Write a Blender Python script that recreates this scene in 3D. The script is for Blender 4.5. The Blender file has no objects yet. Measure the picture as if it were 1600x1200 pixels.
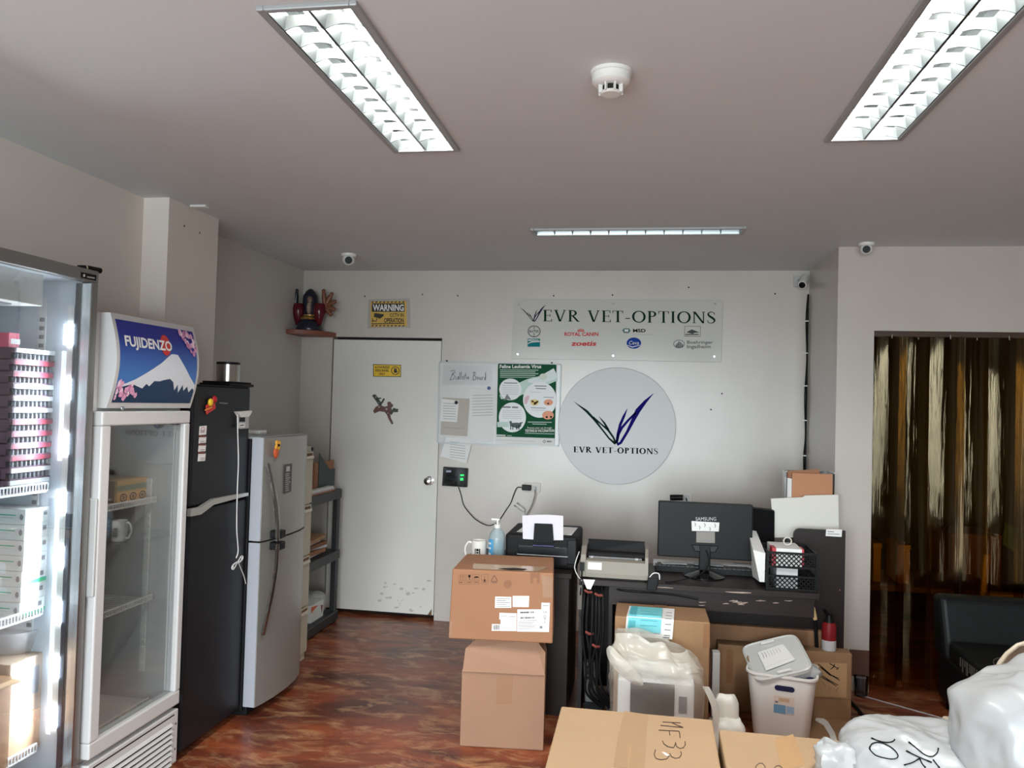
import bpy, bmesh, math, random
from mathutils import Vector, Matrix, noise
from mathutils.bvhtree import BVHTree
random.seed(7)
S = bpy.context.scene
COL = S.collection
PI = math.pi
R = math.radians

# ------------------------------------------------------------------ camera
YAW, PITCH, ROLL, FPX = 0.1617418, 0.0259141, 0.0277151, 1240.0
EYE = Vector((0, 0, 1.65))
def _axes():
    cy, sy = math.cos(YAW), math.sin(YAW)
    f = Vector((-sy*math.cos(PITCH), cy*math.cos(PITCH), math.sin(PITCH)))
    r = Vector((cy, sy, 0)); u = r.cross(f)
    return r*math.cos(ROLL)+u*math.sin(ROLL), u*math.cos(ROLL)-r*math.sin(ROLL), f
CR, CU, CF = _axes()
cam = bpy.data.objects.new('camera', bpy.data.cameras.new('camera'))
COL.objects.link(cam)
cam.matrix_world = Matrix(((CR.x, CU.x, -CF.x, EYE.x), (CR.y, CU.y, -CF.y, EYE.y), (CR.z, CU.z, -CF.z, EYE.z), (0, 0, 0, 1)))
cam.data.sensor_width = 36; cam.data.lens = FPX/1600*36; cam.data.clip_start = 0.02
S.camera = cam

# ------------------------------------------------------------------ world, exposure
w = bpy.data.worlds.new('world'); S.world = w; w.use_nodes = True
WN = w.node_tree; bg = WN.nodes['Background']
# bright overcast sky above the horizon, duller street below it
_tc = WN.nodes.new('ShaderNodeTexCoord'); _sp = WN.nodes.new('ShaderNodeSeparateXYZ'); _mr = WN.nodes.new('ShaderNodeMapRange')
_mr.inputs['From Min'].default_value = -0.06; _mr.inputs['From Max'].default_value = 0.08
_mx = WN.nodes.new('ShaderNodeMix'); _mx.data_type = 'RGBA'
_mx.inputs['A'].default_value = (10.6, 10.9, 11.1, 1); _mx.inputs['B'].default_value = (24.0, 24.5, 25.0, 1)
WN.links.new(_tc.outputs['Generated'], _sp.inputs[0]); WN.links.new(_sp.outputs[2], _mr.inputs[0])
WN.links.new(_mr.outputs[0], _mx.inputs['Factor']); WN.links.new(_mx.outputs['Result'], bg.inputs[0]); bg.inputs[1].default_value = 1.0
S.view_settings.view_transform = 'Standard'; S.view_settings.look = 'None'
S.view_settings.gamma = 1; S.view_settings.use_curve_mapping = False
S.view_settings.exposure = 0.30
S.cycles.use_denoising = True
S.cycles.max_bounces = 10; S.cycles.transparent_max_bounces = 24
S.cycles.sample_clamp_indirect = 6
S.cycles.caustics_reflective = False; S.cycles.caustics_refractive = False
TROFFER_W = 42.0

# daylight portals in the shopfront openings behind the camera
WIN = [(-2.5, -0.9), (-0.8, 0.8), (1.2, 2.0)]
WZ0, WZ1, YF = 0.10, 2.5, -2.8
for a, b in WIN:
    ld = bpy.data.lights.new('window_portal', 'AREA'); ld.shape = 'RECTANGLE'; ld.size = b-a; ld.size_y = WZ1-WZ0
    ld.cycles.is_portal = True
    lo = bpy.data.objects.new('window_portal', ld); COL.objects.link(lo)
    lo.location = ((a+b)/2, YF-0.05, (WZ0+WZ1)/2); lo.rotation_euler = (R(90), 0, 0)

# ------------------------------------------------------------------ helpers
def at(x, y, X=None, Y=None, Z=None):
    """the point of a plane of the place that the photograph shows at (x, y)"""
    d = CR*((x-800)/FPX) - CU*((y-600)/FPX) + CF
    if X is not None: t = (X-EYE.x)/d.x
    elif Y is not None: t = (Y-EYE.y)/d.y
    else: t = (Z-EYE.z)/d.z
    return EYE + d*t

def lin(c):
    return tuple(((v/255)/12.92 if v/255 <= 0.04045 else ((v/255+0.055)/1.055)**2.4) for v in c[:3]) + (1,)

MATS = {}
def mat(name, col, rough=0.5, metal=0.0, var=0.0, scale=8.0, bump=0.0, col2=None, emit=0.0, spec=0.5, stretch=None, coat=0.0, alpha=1.0, transm=0.0):
    if name in MATS: return MATS[name]
    m = bpy.data.materials.new(name); m.use_nodes = True; MATS[name] = m
    nt = m.node_tree; b = nt.nodes['Principled BSDF']
    b.inputs['Base Color'].default_value = lin(col); b.inputs['Roughness'].default_value = rough
    b.inputs['Metallic'].default_value = metal; b.inputs['Specular IOR Level'].default_value = spec
    b.inputs['Coat Weight'].default_value = coat; b.inputs['Alpha'].default_value = alpha
    b.inputs['Transmission Weight'].default_value = transm
    if emit: b.inputs['Emission Color'].default_value = lin(col); b.inputs['Emission Strength'].default_value = emit
    if var or bump or col2:
        tc = nt.nodes.new('ShaderNodeTexCoord'); mp = nt.nodes.new('ShaderNodeMapping')
        nt.links.new(tc.outputs['Object'], mp.inputs[0])
        if stretch: mp.inputs['Scale'].default_value = stretch
        n = nt.nodes.new('ShaderNodeTexNoise'); n.inputs['Scale'].default_value = scale; n.inputs['Detail'].default_value = 6
        nt.links.new(mp.outputs[0], n.inputs[0])
        if var or col2:
            r = nt.nodes.new('ShaderNodeValToRGB')
            c2 = lin(col2) if col2 else tuple(v*(1-var) for v in lin(col)[:3]) + (1,)
            r.color_ramp.elements[0].color = c2; r.color_ramp.elements[1].color = lin(col)
            r.color_ramp.elements[0].position = 0.32; r.color_ramp.elements[1].position = 0.66
            nt.links.new(n.outputs[0], r.inputs[0]); nt.links.new(r.outputs[0], b.inputs['Base Color'])
        if bump:
            bp = nt.nodes.new('ShaderNodeBump'); bp.inputs['Strength'].default_value = bump; bp.inputs['Distance'].default_value = 0.01
            nt.links.new(n.outputs[0], bp.inputs['Height']); nt.links.new(bp.outputs[0], b.inputs['Normal'])
    return m

def mat_glass(name, tint, gloss_rough=0.02, fac=1.0, ior=1.45):
    m = bpy.data.materials.new(name); m.use_nodes = True; MATS[name] = m
    nt = m.node_tree; nt.nodes.clear()
    o = nt.nodes.new('ShaderNodeOutputMaterial'); mx = nt.nodes.new('ShaderNodeMixShader')
    t = nt.nodes.new('ShaderNodeBsdfTransparent'); g = nt.nodes.new('ShaderNodeBsdfGlossy')
    t.inputs[0].default_value = lin(tint); g.inputs['Roughness'].default_value = gloss_rough
    f = nt.nodes.new('ShaderNodeFresnel'); f.inputs[0].default_value = ior
    ma = nt.nodes.new('ShaderNodeMath'); ma.operation = 'MULTIPLY'; ma.inputs[1].default_value = fac; ma.use_clamp = True
    nt.links.new(f.outputs[0], ma.inputs[0]); nt.links.new(ma.outputs[0], mx.inputs[0])
    nt.links.new(t.outputs[0], mx.inputs[1]); nt.links.new(g.outputs[0], mx.inputs[2]); nt.links.new(mx.outputs[0], o.inputs[0])
    return m

def mat_film(name, col, clear=0.3, rough=0.3, crease=0.0, cscale=9.0):
    """thin translucent plastic film"""
    m = bpy.data.materials.new(name); m.use_nodes = True; MATS[name] = m
    nt = m.node_tree; nt.nodes.clear()
    o = nt.nodes.new('ShaderNodeOutputMaterial')
    t = nt.nodes.new('ShaderNodeBsdfTransparent'); tl = nt.nodes.new('ShaderNodeBsdfTranslucent'); p = nt.nodes.new('ShaderNodeBsdfPrincipled')
    p.inputs['Base Color'].default_value = lin(col); p.inputs['Roughness'].default_value = rough; tl.inputs[0].default_value = lin(col)
    if crease:
        tc = nt.nodes.new('ShaderNodeTexCoord'); nz = nt.nodes.new('ShaderNodeTexNoise'); nz.noise_type = 'RIDGED_MULTIFRACTAL'; nz.inputs['Scale'].default_value = cscale
        nz.inputs['Detail'].default_value = 3; nz.inputs['Distortion'].default_value = 1.2
        bp = nt.nodes.new('ShaderNodeBump'); bp.inputs['Strength'].default_value = crease; bp.inputs['Distance'].default_value = .012
        nt.links.new(tc.outputs['Object'], nz.inputs[0]); nt.links.new(nz.outputs[0], bp.inputs['Height']); nt.links.new(bp.outputs[0], p.inputs['Normal']); nt.links.new(bp.outputs[0], tl.inputs['Normal'])
    a = nt.nodes.new('ShaderNodeMixShader'); a.inputs[0].default_value = 0.3
    nt.links.new(p.outputs[0], a.inputs[1]); nt.links.new(tl.outputs[0], a.inputs[2])
    b = nt.nodes.new('ShaderNodeMixShader'); b.inputs[0].default_value = clear
    nt.links.new(a.outputs[0], b.inputs[1]); nt.links.new(t.outputs[0], b.inputs[2]); nt.links.new(b.outputs[0], o.inputs[0])
    return m

ORG = {}
class MB:
    def __init__(s): s.v = []; s.f = []; s.mi = []; s.sm = []; s.mats = []
    def _m(s, m):
        if m not in s.mats: s.mats.append(m)
        return s.mats.index(m)
    def add(s, vs, fs, m, smooth=False):
        o = len(s.v); i = s._m(m)
        s.v += [Vector(v) for v in vs]
        for f in fs: s.f.append([k+o for k in f]); s.mi.append(i); s.sm.append(smooth)
        return s
    def hexa(s, p, m):
        return s.add(p, [(0, 3, 2, 1), (4, 5, 6, 7), (0, 1, 5, 4), (1, 2, 6, 5), (2, 3, 7, 6), (3, 0, 4, 7)], m)
    def box(s, x0, x1, y0, y1, z0, z1, m):
        return s.hexa([(x0, y0, z0), (x1, y0, z0), (x1, y1, z0), (x0, y1, z0), (x0, y0, z1), (x1, y0, z1), (x1, y1, z1), (x0, y1, z1)], m)
    def obox(s, c, ax, ay, az, m):
        c, ax, ay, az = Vector(c), Vector(ax), Vector(ay), Vector(az)
        return s.hexa([c-ax-ay-az, c+ax-ay-az, c+ax+ay-az, c-ax+ay-az, c-ax-ay+az, c+ax-ay+az, c+ax+ay+az, c-ax+ay+az], m)
    def poly(s, pts, m): return s.add(pts, [list(range(len(pts)))], m)
    def prism(s, pts, ext, m, smooth=False):
        n = len(pts); ext = Vector(ext); pts = [Vector(p) for p in pts]
        fs = [list(range(n))[::-1], list(range(n, 2*n))]
        s.add(pts+[p+ext for p in pts], fs, m)
        o = len(s.v)-2*n; i = s._m(m)
        for k in range(n): s.f.append([o+k, o+(k+1) % n, o+n+(k+1) % n, o+n+k]); s.mi.append(i); s.sm.append(smooth)
        return s
    def tube(s, path, r, m, seg=8, caps=True):
        path = [Vector(p) for p in path]; n = len(path); rs = r if isinstance(r, (list, tuple)) else [r]*n
        vs = []; up = None
        for i, p in enumerate(path):
            t = (path[min(i+1, n-1)]-path[max(i-1, 0)]).normalized()
            if up is None or abs(t.dot(up)) > 0.98: up = Vector((0, 0, 1)) if abs(t.z) < 0.9 else Vector((1, 0, 0))
            a = t.cross(up).normalized(); b = a.cross(t).normalized(); up = b
            for k in range(seg): vs.append(p+a*rs[i]*math.cos(2*PI*k/seg)+b*rs[i]*math.sin(2*PI*k/seg))
        fs = [[i*seg+k, i*seg+(k+1) % seg, (i+1)*seg+(k+1) % seg, (i+1)*seg+k] for i in range(n-1) for k in range(seg)]
        s.add(vs, fs, m, True)
        if caps:
            o = len(s.v)-len(vs); i = s._m(m)
            for base in (0, (n-1)*seg): s.f.append([o+base+k for k in range(seg)]); s.mi.append(i); s.sm.append(False)
        return s
    def lathe(s, prof, base, m, seg=24, axis='Z', a0=0, a1=2*PI):
        base = Vector(base); full = abs(a1-a0-2*PI) < 1e-6; n = seg if full else seg+1
        def pt(r, h, a):
            c, d = r*math.cos(a), r*math.sin(a)
            return base+(Vector((c, d, h)) if axis == 'Z' else Vector((c, h, d)) if axis == 'Y' else Vector((h, c, d)))
        vs = [pt(r, h, a0+(a1-a0)*k/seg) for r, h in prof for k in range(n)]
        fs = [[i*n+k, i*n+(k+1) % n, (i+1)*n+(k+1) % n, (i+1)*n+k] for i in range(len(prof)-1) for k in range(seg)]
        s.add(vs, fs, m, True)
        return s
    def ell(s, c, rad, m, seg=16, rings=10):
        prof = [(math.sin(PI*i/rings), -math.cos(PI*i/rings)) for i in range(rings+1)]
        c = Vector(c)
        vs = [c+Vector((rad[0]*r*math.cos(2*PI*k/seg), rad[1]*r*math.sin(2*PI*k/seg), rad[2]*h)) for r, h in prof for k in range(seg)]
        fs = [[i*seg+k, i*seg+(k+1) % seg, (i+1)*seg+(k+1) % seg, (i+1)*seg+k] for i in range(rings) for k in range(seg)]
        return s.add(vs, fs, m, True)
    def disc(s, fn, cx, cy, rx, ry, m, seg=28, a0=0, a1=2*PI):
        return s.poly([fn(cx+rx*math.cos(a0+(a1-a0)*k/seg), cy+ry*math.sin(a0+(a1-a0)*k/seg)) for k in range(seg if abs(a1-a0-2*PI) < 1e-6 else seg+1)], m)
    def ring(s, fn, cx, cy, rx, ry, tx, ty, m, seg=28, a0=0, a1=2*PI):
        A = [a0+(a1-a0)*k/seg for k in range(seg+1)]
        vs = [fn(cx+rx*math.cos(a), cy+ry*math.sin(a)) for a in A]+[fn(cx+(rx-tx)*math.cos(a), cy+(ry-ty)*math.sin(a)) for a in A]
        return s.add(vs, [[k, k+1, seg+2+k, seg+1+k] for k in range(seg)], m)
    def rib(s, fn, pts, m):
        """flat ribbon in a 2-D frame: pts of (x, y, width)"""
        n = len(pts); L = []; Q = []
        for i, p in enumerate(pts):
            a, b = pts[max(i-1, 0)], pts[min(i+1, n-1)]
            dx, dy = b[0]-a[0], b[1]-a[1]; l = math.hypot(dx, dy) or 1
            nx, ny = -dy/l*p[2]/2, dx/l*p[2]/2
            L.append(fn(p[0]+nx, p[1]+ny)); Q.append(fn(p[0]-nx, p[1]-ny))
        return s.add(L+Q, [[i, i+1, n+i+1, n+i] for i in range(n-1)], m)
    def line(s, fn, pts, w, m): return s.rib(fn, [(x, y, w) for x, y in pts], m)
    def rect(s, fn, x0, y0, x1, y1, m): return s.poly([fn(x0, y0), fn(x1, y0), fn(x1, y1), fn(x0, y1)], m)
    def text(s, t, fn, x0, y0, x1, y1, m, bold=0.0, shear=0.0):
        """lettering fitted to the frame rectangle x0..x1, y0 (baseline)..y1 (cap line)"""
        cu = bpy.data.curves.new('lettering', 'FONT'); cu.body = t; cu.offset = bold; cu.resolution_u = 3; cu.shear = shear
        ob = bpy.data.objects.new('lettering', cu)
        me = bpy.data.meshes.new_from_object(ob)
        if len(me.vertices):
            xs = [v.co.x for v in me.vertices]; ys = [v.co.y for v in me.vertices]
            a, b = min(xs), max(xs); lo, hi = 0.0, max(ys)
            vs = [fn(x0+(v.co.x-a)/(b-a)*(x1-x0), y0+(v.co.y-lo)/(hi-lo)*(y1-y0)) for v in me.vertices]
            s.add(vs, [list(p.vertices) for p in me.polygons], m)
        bpy.data.meshes.remove(me); bpy.data.objects.remove(ob); bpy.data.curves.remove(cu)
        return s
    def build(s, name, parent=None, bevel=0.0, seg=2, loc=None, solid=0.0, recalc=True, subsurf=0):
        if parent is None and loc is None:
            lo = [min(v[i] for v in s.v) for i in range(3)]; hi = [max(v[i] for v in s.v) for i in range(3)]
            loc = Vector(((lo[0]+hi[0])/2, (lo[1]+hi[1])/2, lo[2]))
        org = ORG[parent.name] if parent else Vector(loc)
        me = bpy.data.meshes.new(name)
        me.from_pydata([v-org for v in s.v], [], s.f)
        for m in s.mats: me.materials.append(m)
        me.polygons.foreach_set('material_index', s.mi); me.polygons.foreach_set('use_smooth', s.sm)
        if recalc:
            bm = bmesh.new(); bm.from_mesh(me); bmesh.ops.recalc_face_normals(bm, faces=bm.faces); bm.to_mesh(me); bm.free()
        if any(s.sm): me.set_sharp_from_angle(angle=R(45))
        o = bpy.data.objects.new(name, me); COL.objects.link(o)
        if parent: o.parent = parent
        else: o.location = org
        ORG[o.name] = org
        if solid: md = o.modifiers.new('solid', 'SOLIDIFY'); md.thickness = solid; md.offset = 0
        if bevel:
            md = o.modifiers.new('bevel', 'BEVEL'); md.width = bevel; md.segments = seg; md.limit_method = 'ANGLE'; md.angle_limit = R(40)
        if subsurf: md = o.modifiers.new('subsurf', 'SUBSURF'); md.levels = subsurf; md.render_levels = subsurf
        return o

def tag(o, label, cat, group=None, kind=None):
    o['label'] = label; o['category'] = cat
    if group: o['group'] = group
    if kind: o['kind'] = kind
    return o
def thing(name, label, cat, base, group=None):
    o = bpy.data.objects.new(name, None); COL.objects.link(o); o.location = Vector(base); o.empty_display_size = 0.05
    ORG[o.name] = Vector(base)
    return tag(o, label, cat, group)
def struct(o): o['kind'] = 'structure'; return o
def lab(o, label): o['label'] = label; return o
def pxY(Y, x0=0, y0=0, s=1.0): return lambda x, y: at(x0+x/s, y0+y/s, Y=Y)
def pxX(X, x0=0, y0=0, s=1.0): return lambda x, y: at(x0+x/s, y0+y/s, X=X)
def pxZ(Z, x0=0, y0=0, s=1.0): return lambda x, y: at(x0+x/s, y0+y/s, Z=Z)
def frame(o, rr, uu):
    o, rr, uu = Vector(o), Vector(rr), Vector(uu)
    return lambda x, y: o+rr*x+uu*y
def curve(pts, n=8):
    """Catmull-Rom through the points"""
    P = [Vector(p) for p in pts]; out = []
    for i in range(len(P)-1):
        a, b, c, d = P[max(i-1, 0)], P[i], P[i+1], P[min(i+2, len(P)-1)]
        for k in range(n):
            t = k/n
            out.append(0.5*((2*b)+(c-a)*t+(2*a-5*b+4*c-d)*t*t+(3*b-a-3*c+d)*t**3))
    return out+[P[-1]]
def blob(mb, c, rad, m, e=0.75, amp=0.02, freq=6, seed=0, flat=None, seg=40, rings=24, ridged=False, crease=0.0, cfreq=8.0):
    c = Vector(c); vs = []
    sg = lambda v, p: math.copysign(abs(v)**p, v)
    for i in range(rings+1):
        th = -PI/2+PI*i/rings
        for k in range(seg):
            ph = 2*PI*k/seg
            d = Vector((sg(math.cos(th), e)*sg(math.cos(ph), e), sg(math.cos(th), e)*sg(math.sin(ph), e), sg(math.sin(th), e)))
            p = Vector((d.x*rad[0], d.y*rad[1], d.z*rad[2]))
            q = p*freq+Vector((seed*3.1, seed*1.7, seed))
            n = noise.noise(q)+0.5*noise.noise(q*2.1)
            if ridged: n = (0.5-abs(noise.noise(q)))*1.2+0.6*(0.3-abs(noise.noise(q*2.3)))
            if crease:
                r_ = p+Vector((seed, 2.3*seed, -seed)); wv = Vector((noise.noise(r_*cfreq*.5), noise.noise(r_*cfreq*.5+Vector((9, 0, 0))), 0))*.12
                n += crease/amp*((.3-abs(noise.noise((r_+wv)*cfreq)))*1.6+(.3-abs(noise.noise((r_+wv)*cfreq*2.3)))*.6)
            p = p+d.normalized()*amp*n
            p += c
            if flat is not None and p.z < flat: p.z = flat
            vs.append(p)
    fs = [[i*seg+k, i*seg+(k+1) % seg, (i+1)*seg+(k+1) % seg, (i+1)*seg+k] for i in range(rings) for k in range(seg)]
    return mb.add(vs, fs, m, True)

# serif capitals, cap height 1
GW = {'E': .62, 'V': .80, 'R': .74, 'T': .68, 'O': .88, 'P': .62, 'I': .34, 'N': .84, 'S': .56, '-': .38, ' ': .34}
def serif(mb, t, fn, x0, y0, x1, y1, m, fat=0.13, thin=0.055, gap=0.09):
    total = sum(GW[c] for c in t)+gap*(len(t)-1); k = (x1-x0)/total; x = 0.0
    for c in t:
        w_ = GW[c]; g = lambda a, b, x=x: fn(x0+(x+a)*k, y0+b*(y1-y0))
        bar = lambda a, b, cc, d: mb.rect(g, a, b, cc, d, m)
        sl = 0.045
        def stem(a, top=True, bot=True, wd=fat):
            bar(a-wd/2, 0, a+wd/2, 1)
            if bot: bar(a-wd/2-.07, 0, a+wd/2+.07, sl)
            if top: bar(a-wd/2-.07, 1-sl, a+wd/2+.07, 1)
        def diag(ax, ay, bx, by, wd): mb.poly([g(ax-wd/2, ay), g(ax+wd/2, ay), g(bx+wd/2, by), g(bx-wd/2, by)], m)
        if c == 'I': stem(w_/2)
        if c == 'E':
            stem(.16); bar(.1, 0, w_-.02, sl); bar(.1, 1-sl, w_-.04, 1); bar(.1, .49, .48, .49+sl)
            bar(w_-.07, 0, w_-.02, .2); bar(w_-.09, .8, w_-.04, 1); bar(.45, .41, .49, .62)
        if c == 'T':
            stem(w_/2, top=False); bar(0, 1-sl, w_, 1); bar(0, .78, .05, 1); bar(w_-.05, .78, w_, 1)
        if c == 'V':
            diag(w_/2, 0, .12, 1, fat); diag(w_/2+.02, 0, w_-.1, 1, thin); bar(0, 1-sl, .27, 1); bar(w_-.22, 1-sl, w_, 1)
        if c == 'N':
            stem(.12, bot=True, wd=thin); stem(w_-.12, bot=False, wd=thin); diag(w_-.13, 0, .13, 1, fat*1.05)
        if c == 'O': mb.ring(g, w_/2, .5, w_/2, .52, fat*1.05, thin, m, 32)
        if c in 'PR':
            stem(.16); mb.ring(g, .3, .745, .29, .255, fat, thin, m, 16, -PI/2, PI/2)
            bar(.16, 1-thin, .3, 1); bar(.16, .49, .3, .49+thin)
            if c == 'R': diag(w_-.06, 0, .33, .5, fat*1.1); bar(w_-.15, 0, w_+.04, sl)
        if c == 'S':
            mb.rib(g, [(.5, .76, .05), (.47, .9, .05), (.36, .98, .06), (.22, .98, .07), (.1, .88, .1), (.09, .74, .13), (.2, .6, .16), (.36, .47, .17), (.48, .34, .15), (.5, .2, .11), (.4, .06, .08), (.26, .01, .06), (.12, .05, .05), (.06, .16, .05), (.05, .27, .04)], m)
        if c == '-': bar(.05, .30, w_-.03, .38)
        x += w_+gap
    return mb
LEAF_G = [[(220, 345, 2), (340, 435, 24), (410, 510, 22), (480, 600, 16), (550, 690, 16), (610, 742, 22)],
          [(400, 490, 16), (480, 560, 14), (540, 610, 20), (590, 680, 18), (615, 740, 20)], [(455, 485, 3), (505, 545, 18), (545, 612, 20)]]
LEAF_B = [[(968, 268, 2), (890, 345, 30), (820, 430, 48), (775, 520, 36), (720, 630, 26), (660, 730, 26), (625, 750, 24)],
          [(800, 450, 20), (730, 520, 22), (670, 590, 24), (640, 650, 22), (622, 735, 20)], [(722, 410, 3), (690, 480, 24), (655, 560, 26), (630, 650, 20), (618, 735, 18)]]

# ------------------------------------------------------------------ materials
M_wall = mat('wall_paint', (198, 190, 182), rough=0.29, var=0.07, scale=2.5, spec=0.7, bump=.05)
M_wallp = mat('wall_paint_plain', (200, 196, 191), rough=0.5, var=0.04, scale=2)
M_wall_lit = mat('wall_paint_lit', (226, 217, 209), rough=0.5, var=0.03, scale=2)  # lighter colour stands in for stronger daylight on left wall and column
M_ceil = mat('ceiling_paint', (214, 217, 219), rough=0.75, var=0.03, scale=1.5)
M_dark = mat('dark_void', (14, 12, 11), rough=0.8)
M_blk = mat('black_plastic', (14, 15, 17), rough=0.42, spec=.2)
M_blk2 = mat('matte_black', (18, 18, 20), rough=0.6, spec=.2)
M_white = mat('white_plastic', (226, 226, 222), rough=0.35)
M_paper = mat('paper', (228, 228, 226), rough=0.7)
M_paperg = mat('paper_grey', (196, 196, 198), rough=0.7)
M_alu = mat('aluminium', (196, 198, 200), rough=0.25, metal=1.0)
M_alud = mat('aluminium_frame', (164, 167, 168), rough=0.4, metal=0.25)
M_chrome = mat('chrome', (205, 205, 205), rough=0.12, metal=1.0)
M_ink = mat('black_ink', (18, 18, 20), rough=0.8, spec=.1)
M_greyink = mat('grey_ink', (120, 120, 124), rough=0.6)
M_card = mat('cardboard', (178, 138, 102), rough=0.75, var=0.10, scale=5, bump=0.05)
M_card2 = mat('cardboard_pale', (158, 131, 100), rough=0.75, var=0.07, scale=4, bump=0.05)
M_card3 = mat('cardboard_dull', (150, 116, 84), rough=0.8, var=0.12, scale=6, bump=0.05)
M_cardin = mat('cardboard_inner', (120, 88, 60), rough=0.8)
M_tape = mat('packing_tape', (140, 102, 72), rough=0.3)
M_cleartape = mat('clear_tape', (176, 148, 118), rough=0.15)
M_glass = mat_glass('fridge_glass', (249, 251, 251), 0.01, 0.42)
M_glassw = mat_glass('shop_glass', (240, 245, 246), 0.01, 1.0)
M_clear = mat_glass('clear_plastic', (225, 228, 230), 0.08, 1.6)
M_desk = mat('desk_laminate', (36, 28, 26), rough=0.45, spec=.3, var=0.15, scale=10, stretch=(1, 1, 6))
M_gridgrey = mat('fridge_plastic', (176, 177, 176), rough=0.4)
M_fuji = mat('fridge_grey_white', (198, 198, 198), rough=0.38)
M_green = mat('print_green', (18, 80, 50), rough=0.6, spec=.12)

# ------------------------------------------------------------------ room dimensions
YB, YR, H = 5.892, 5.05, 2.662
XL, XREC, XCOL, XRET, XR = -2.55, -2.65, -2.407, 1.163, 4.2
YBR = 8.4          # far wall of the room behind the strip curtain

def floor_mat():
    m = bpy.data.materials.new('stained_concrete'); m.use_nodes = True; nt = m.node_tree; b = nt.nodes['Principled BSDF']
    tc = nt.nodes.new('ShaderNodeTexCoord'); mp = nt.nodes.new('ShaderNodeMapping'); mp.inputs['Scale'].default_value = (0.85, 1.9, 1)
    n1 = nt.nodes.new('ShaderNodeTexNoise'); n1.inputs['Scale'].default_value = 1.7; n1.inputs['Detail'].default_value = 9; n1.inputs['Roughness'].default_value = 0.62; n1.inputs['Distortion'].default_value = 0.9
    n2 = nt.nodes.new('ShaderNodeTexNoise'); n2.inputs['Scale'].default_value = 5.5; n2.inputs['Detail'].default_value = 8; n2.inputs['Roughness'].default_value = 0.7; n2.inputs['Distortion'].default_value = 0.6
    r1 = nt.nodes.new('ShaderNodeValToRGB'); cr = r1.color_ramp
    for p, c in ((0.30, (62, 32, 25)), (0.44, (104, 52, 37)), (0.56, (134, 66, 41)), (0.70, (164, 88, 52))):
        e = cr.elements.new(p); e.color = lin(c)
    cr.elements.remove(cr.elements[0]); cr.elements.remove(cr.elements[-1])
    r2 = nt.nodes.new('ShaderNodeValToRGB'); r2.color_ramp.elements[0].position = 0.49; r2.color_ramp.elements[1].position = 0.68
    mx = nt.nodes.new('ShaderNodeMix'); mx.data_type = 'RGBA'; mx.inputs['B'].default_value = lin((196, 150, 106))
    ml = nt.nodes.new('ShaderNodeMath'); ml.operation = 'MULTIPLY'; ml.inputs[1].default_value = 0.72
    L = nt.links.new
    L(tc.outputs['Object'], mp.inputs[0]); L(mp.outputs[0], n1.inputs[0]); L(mp.outputs[0], n2.inputs[0])
    L(n1.outputs[0], r1.inputs[0]); L(n2.outputs[0], r2.inputs[0]); L(r2.outputs[0], ml.inputs[0]); L(ml.outputs[0], mx.inputs['Factor'])
    L(r1.outputs[0], mx.inputs['A']); L(mx.outputs['Result'], b.inputs['Base Color'])
    b.inputs['Roughness'].default_value = 0.3; b.inputs['Specular IOR Level'].default_value = 0.4
    return m

# ------------------------------------------------------------------ shell
struct(MB().box(-2.9, XR+.2, YF-.2, YBR+.2, -0.1, 0, floor_mat()).build('floor', loc=(0, 0, 0)))
TROFF = [(-1.008, -0.735, 1.89, 3.06), (0.646, 0.919, 1.89, 3.06), (-0.65, 0.55, 4.478, 4.645)]
HOLES = [(a+.018, b-.018, c+.018, d-.018) for a, b, c, d in TROFF]
xs = sorted({-2.9, XR+.2, *[h[0] for h in HOLES], *[h[1] for h in HOLES]}); ys = sorted({YF-.2, YBR+.2, *[h[2] for h in HOLES], *[h[3] for h in HOLES]})
mb = MB()
for i in range(len(xs)-1):
    for j in range(len(ys)-1):
        cx, cy = (xs[i]+xs[i+1])/2, (ys[j]+ys[j+1])/2
        if not any(h[0] < cx < h[1] and h[2] < cy < h[3] for h in HOLES): mb.box(xs[i], xs[i+1], ys[j], ys[j+1], H, H+.1, M_ceil)
struct(mb.build('ceiling', loc=(0, 0, H)))
struct(MB().box(-2.9, XR+.2, YF-.2, YBR+.2, H+.2, H+.25, M_ceil).build('roof', loc=(0, 0, H+.2)))
DX0, DX1, DZ1 = -2.392, -1.512, 2.142
mb = MB()
mb.box(-2.8, DX0, YB, YB+.12, 0, H, M_wall); mb.box(DX1, XRET+.1, YB, YB+.12, 0, H, M_wall); mb.box(DX0, DX1, YB, YB+.12, DZ1, H, M_wall)
for x, y in ((570, 463), (660, 460), (715, 462), (865, 462), (957, 461), (1076, 449), (1111, 640), (1211, 459), (1128, 615)):   # old screw holes
    p = at(x, y, Y=YB-.0006); mb.lathe([(0, 0), (.006, 0)], p, M_ink, 8, 'Y')
struct(mb.build('wall_back', loc=(0, YB, 0)))
mb = MB().box(XL-.12, XL, YF, 3.70, 0, H, M_wall_lit)
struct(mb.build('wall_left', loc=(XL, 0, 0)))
mb = MB().box(XREC-.1, XCOL, 3.70, 4.18, 0, H, M_wall_lit)
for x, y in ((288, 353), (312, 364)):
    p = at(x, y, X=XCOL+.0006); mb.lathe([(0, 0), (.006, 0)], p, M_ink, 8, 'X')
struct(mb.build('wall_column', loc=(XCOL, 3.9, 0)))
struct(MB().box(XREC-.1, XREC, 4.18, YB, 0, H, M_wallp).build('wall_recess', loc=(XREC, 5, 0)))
OX0, OX1, OZ = 1.374, 2.95, 2.155
mb = MB().box(XRET, XRET+.1, YR+.1, YB+.12, 0, H, M_wall)
struct(mb.build('wall_return', loc=(XRET, 5.4, 0)))
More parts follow.
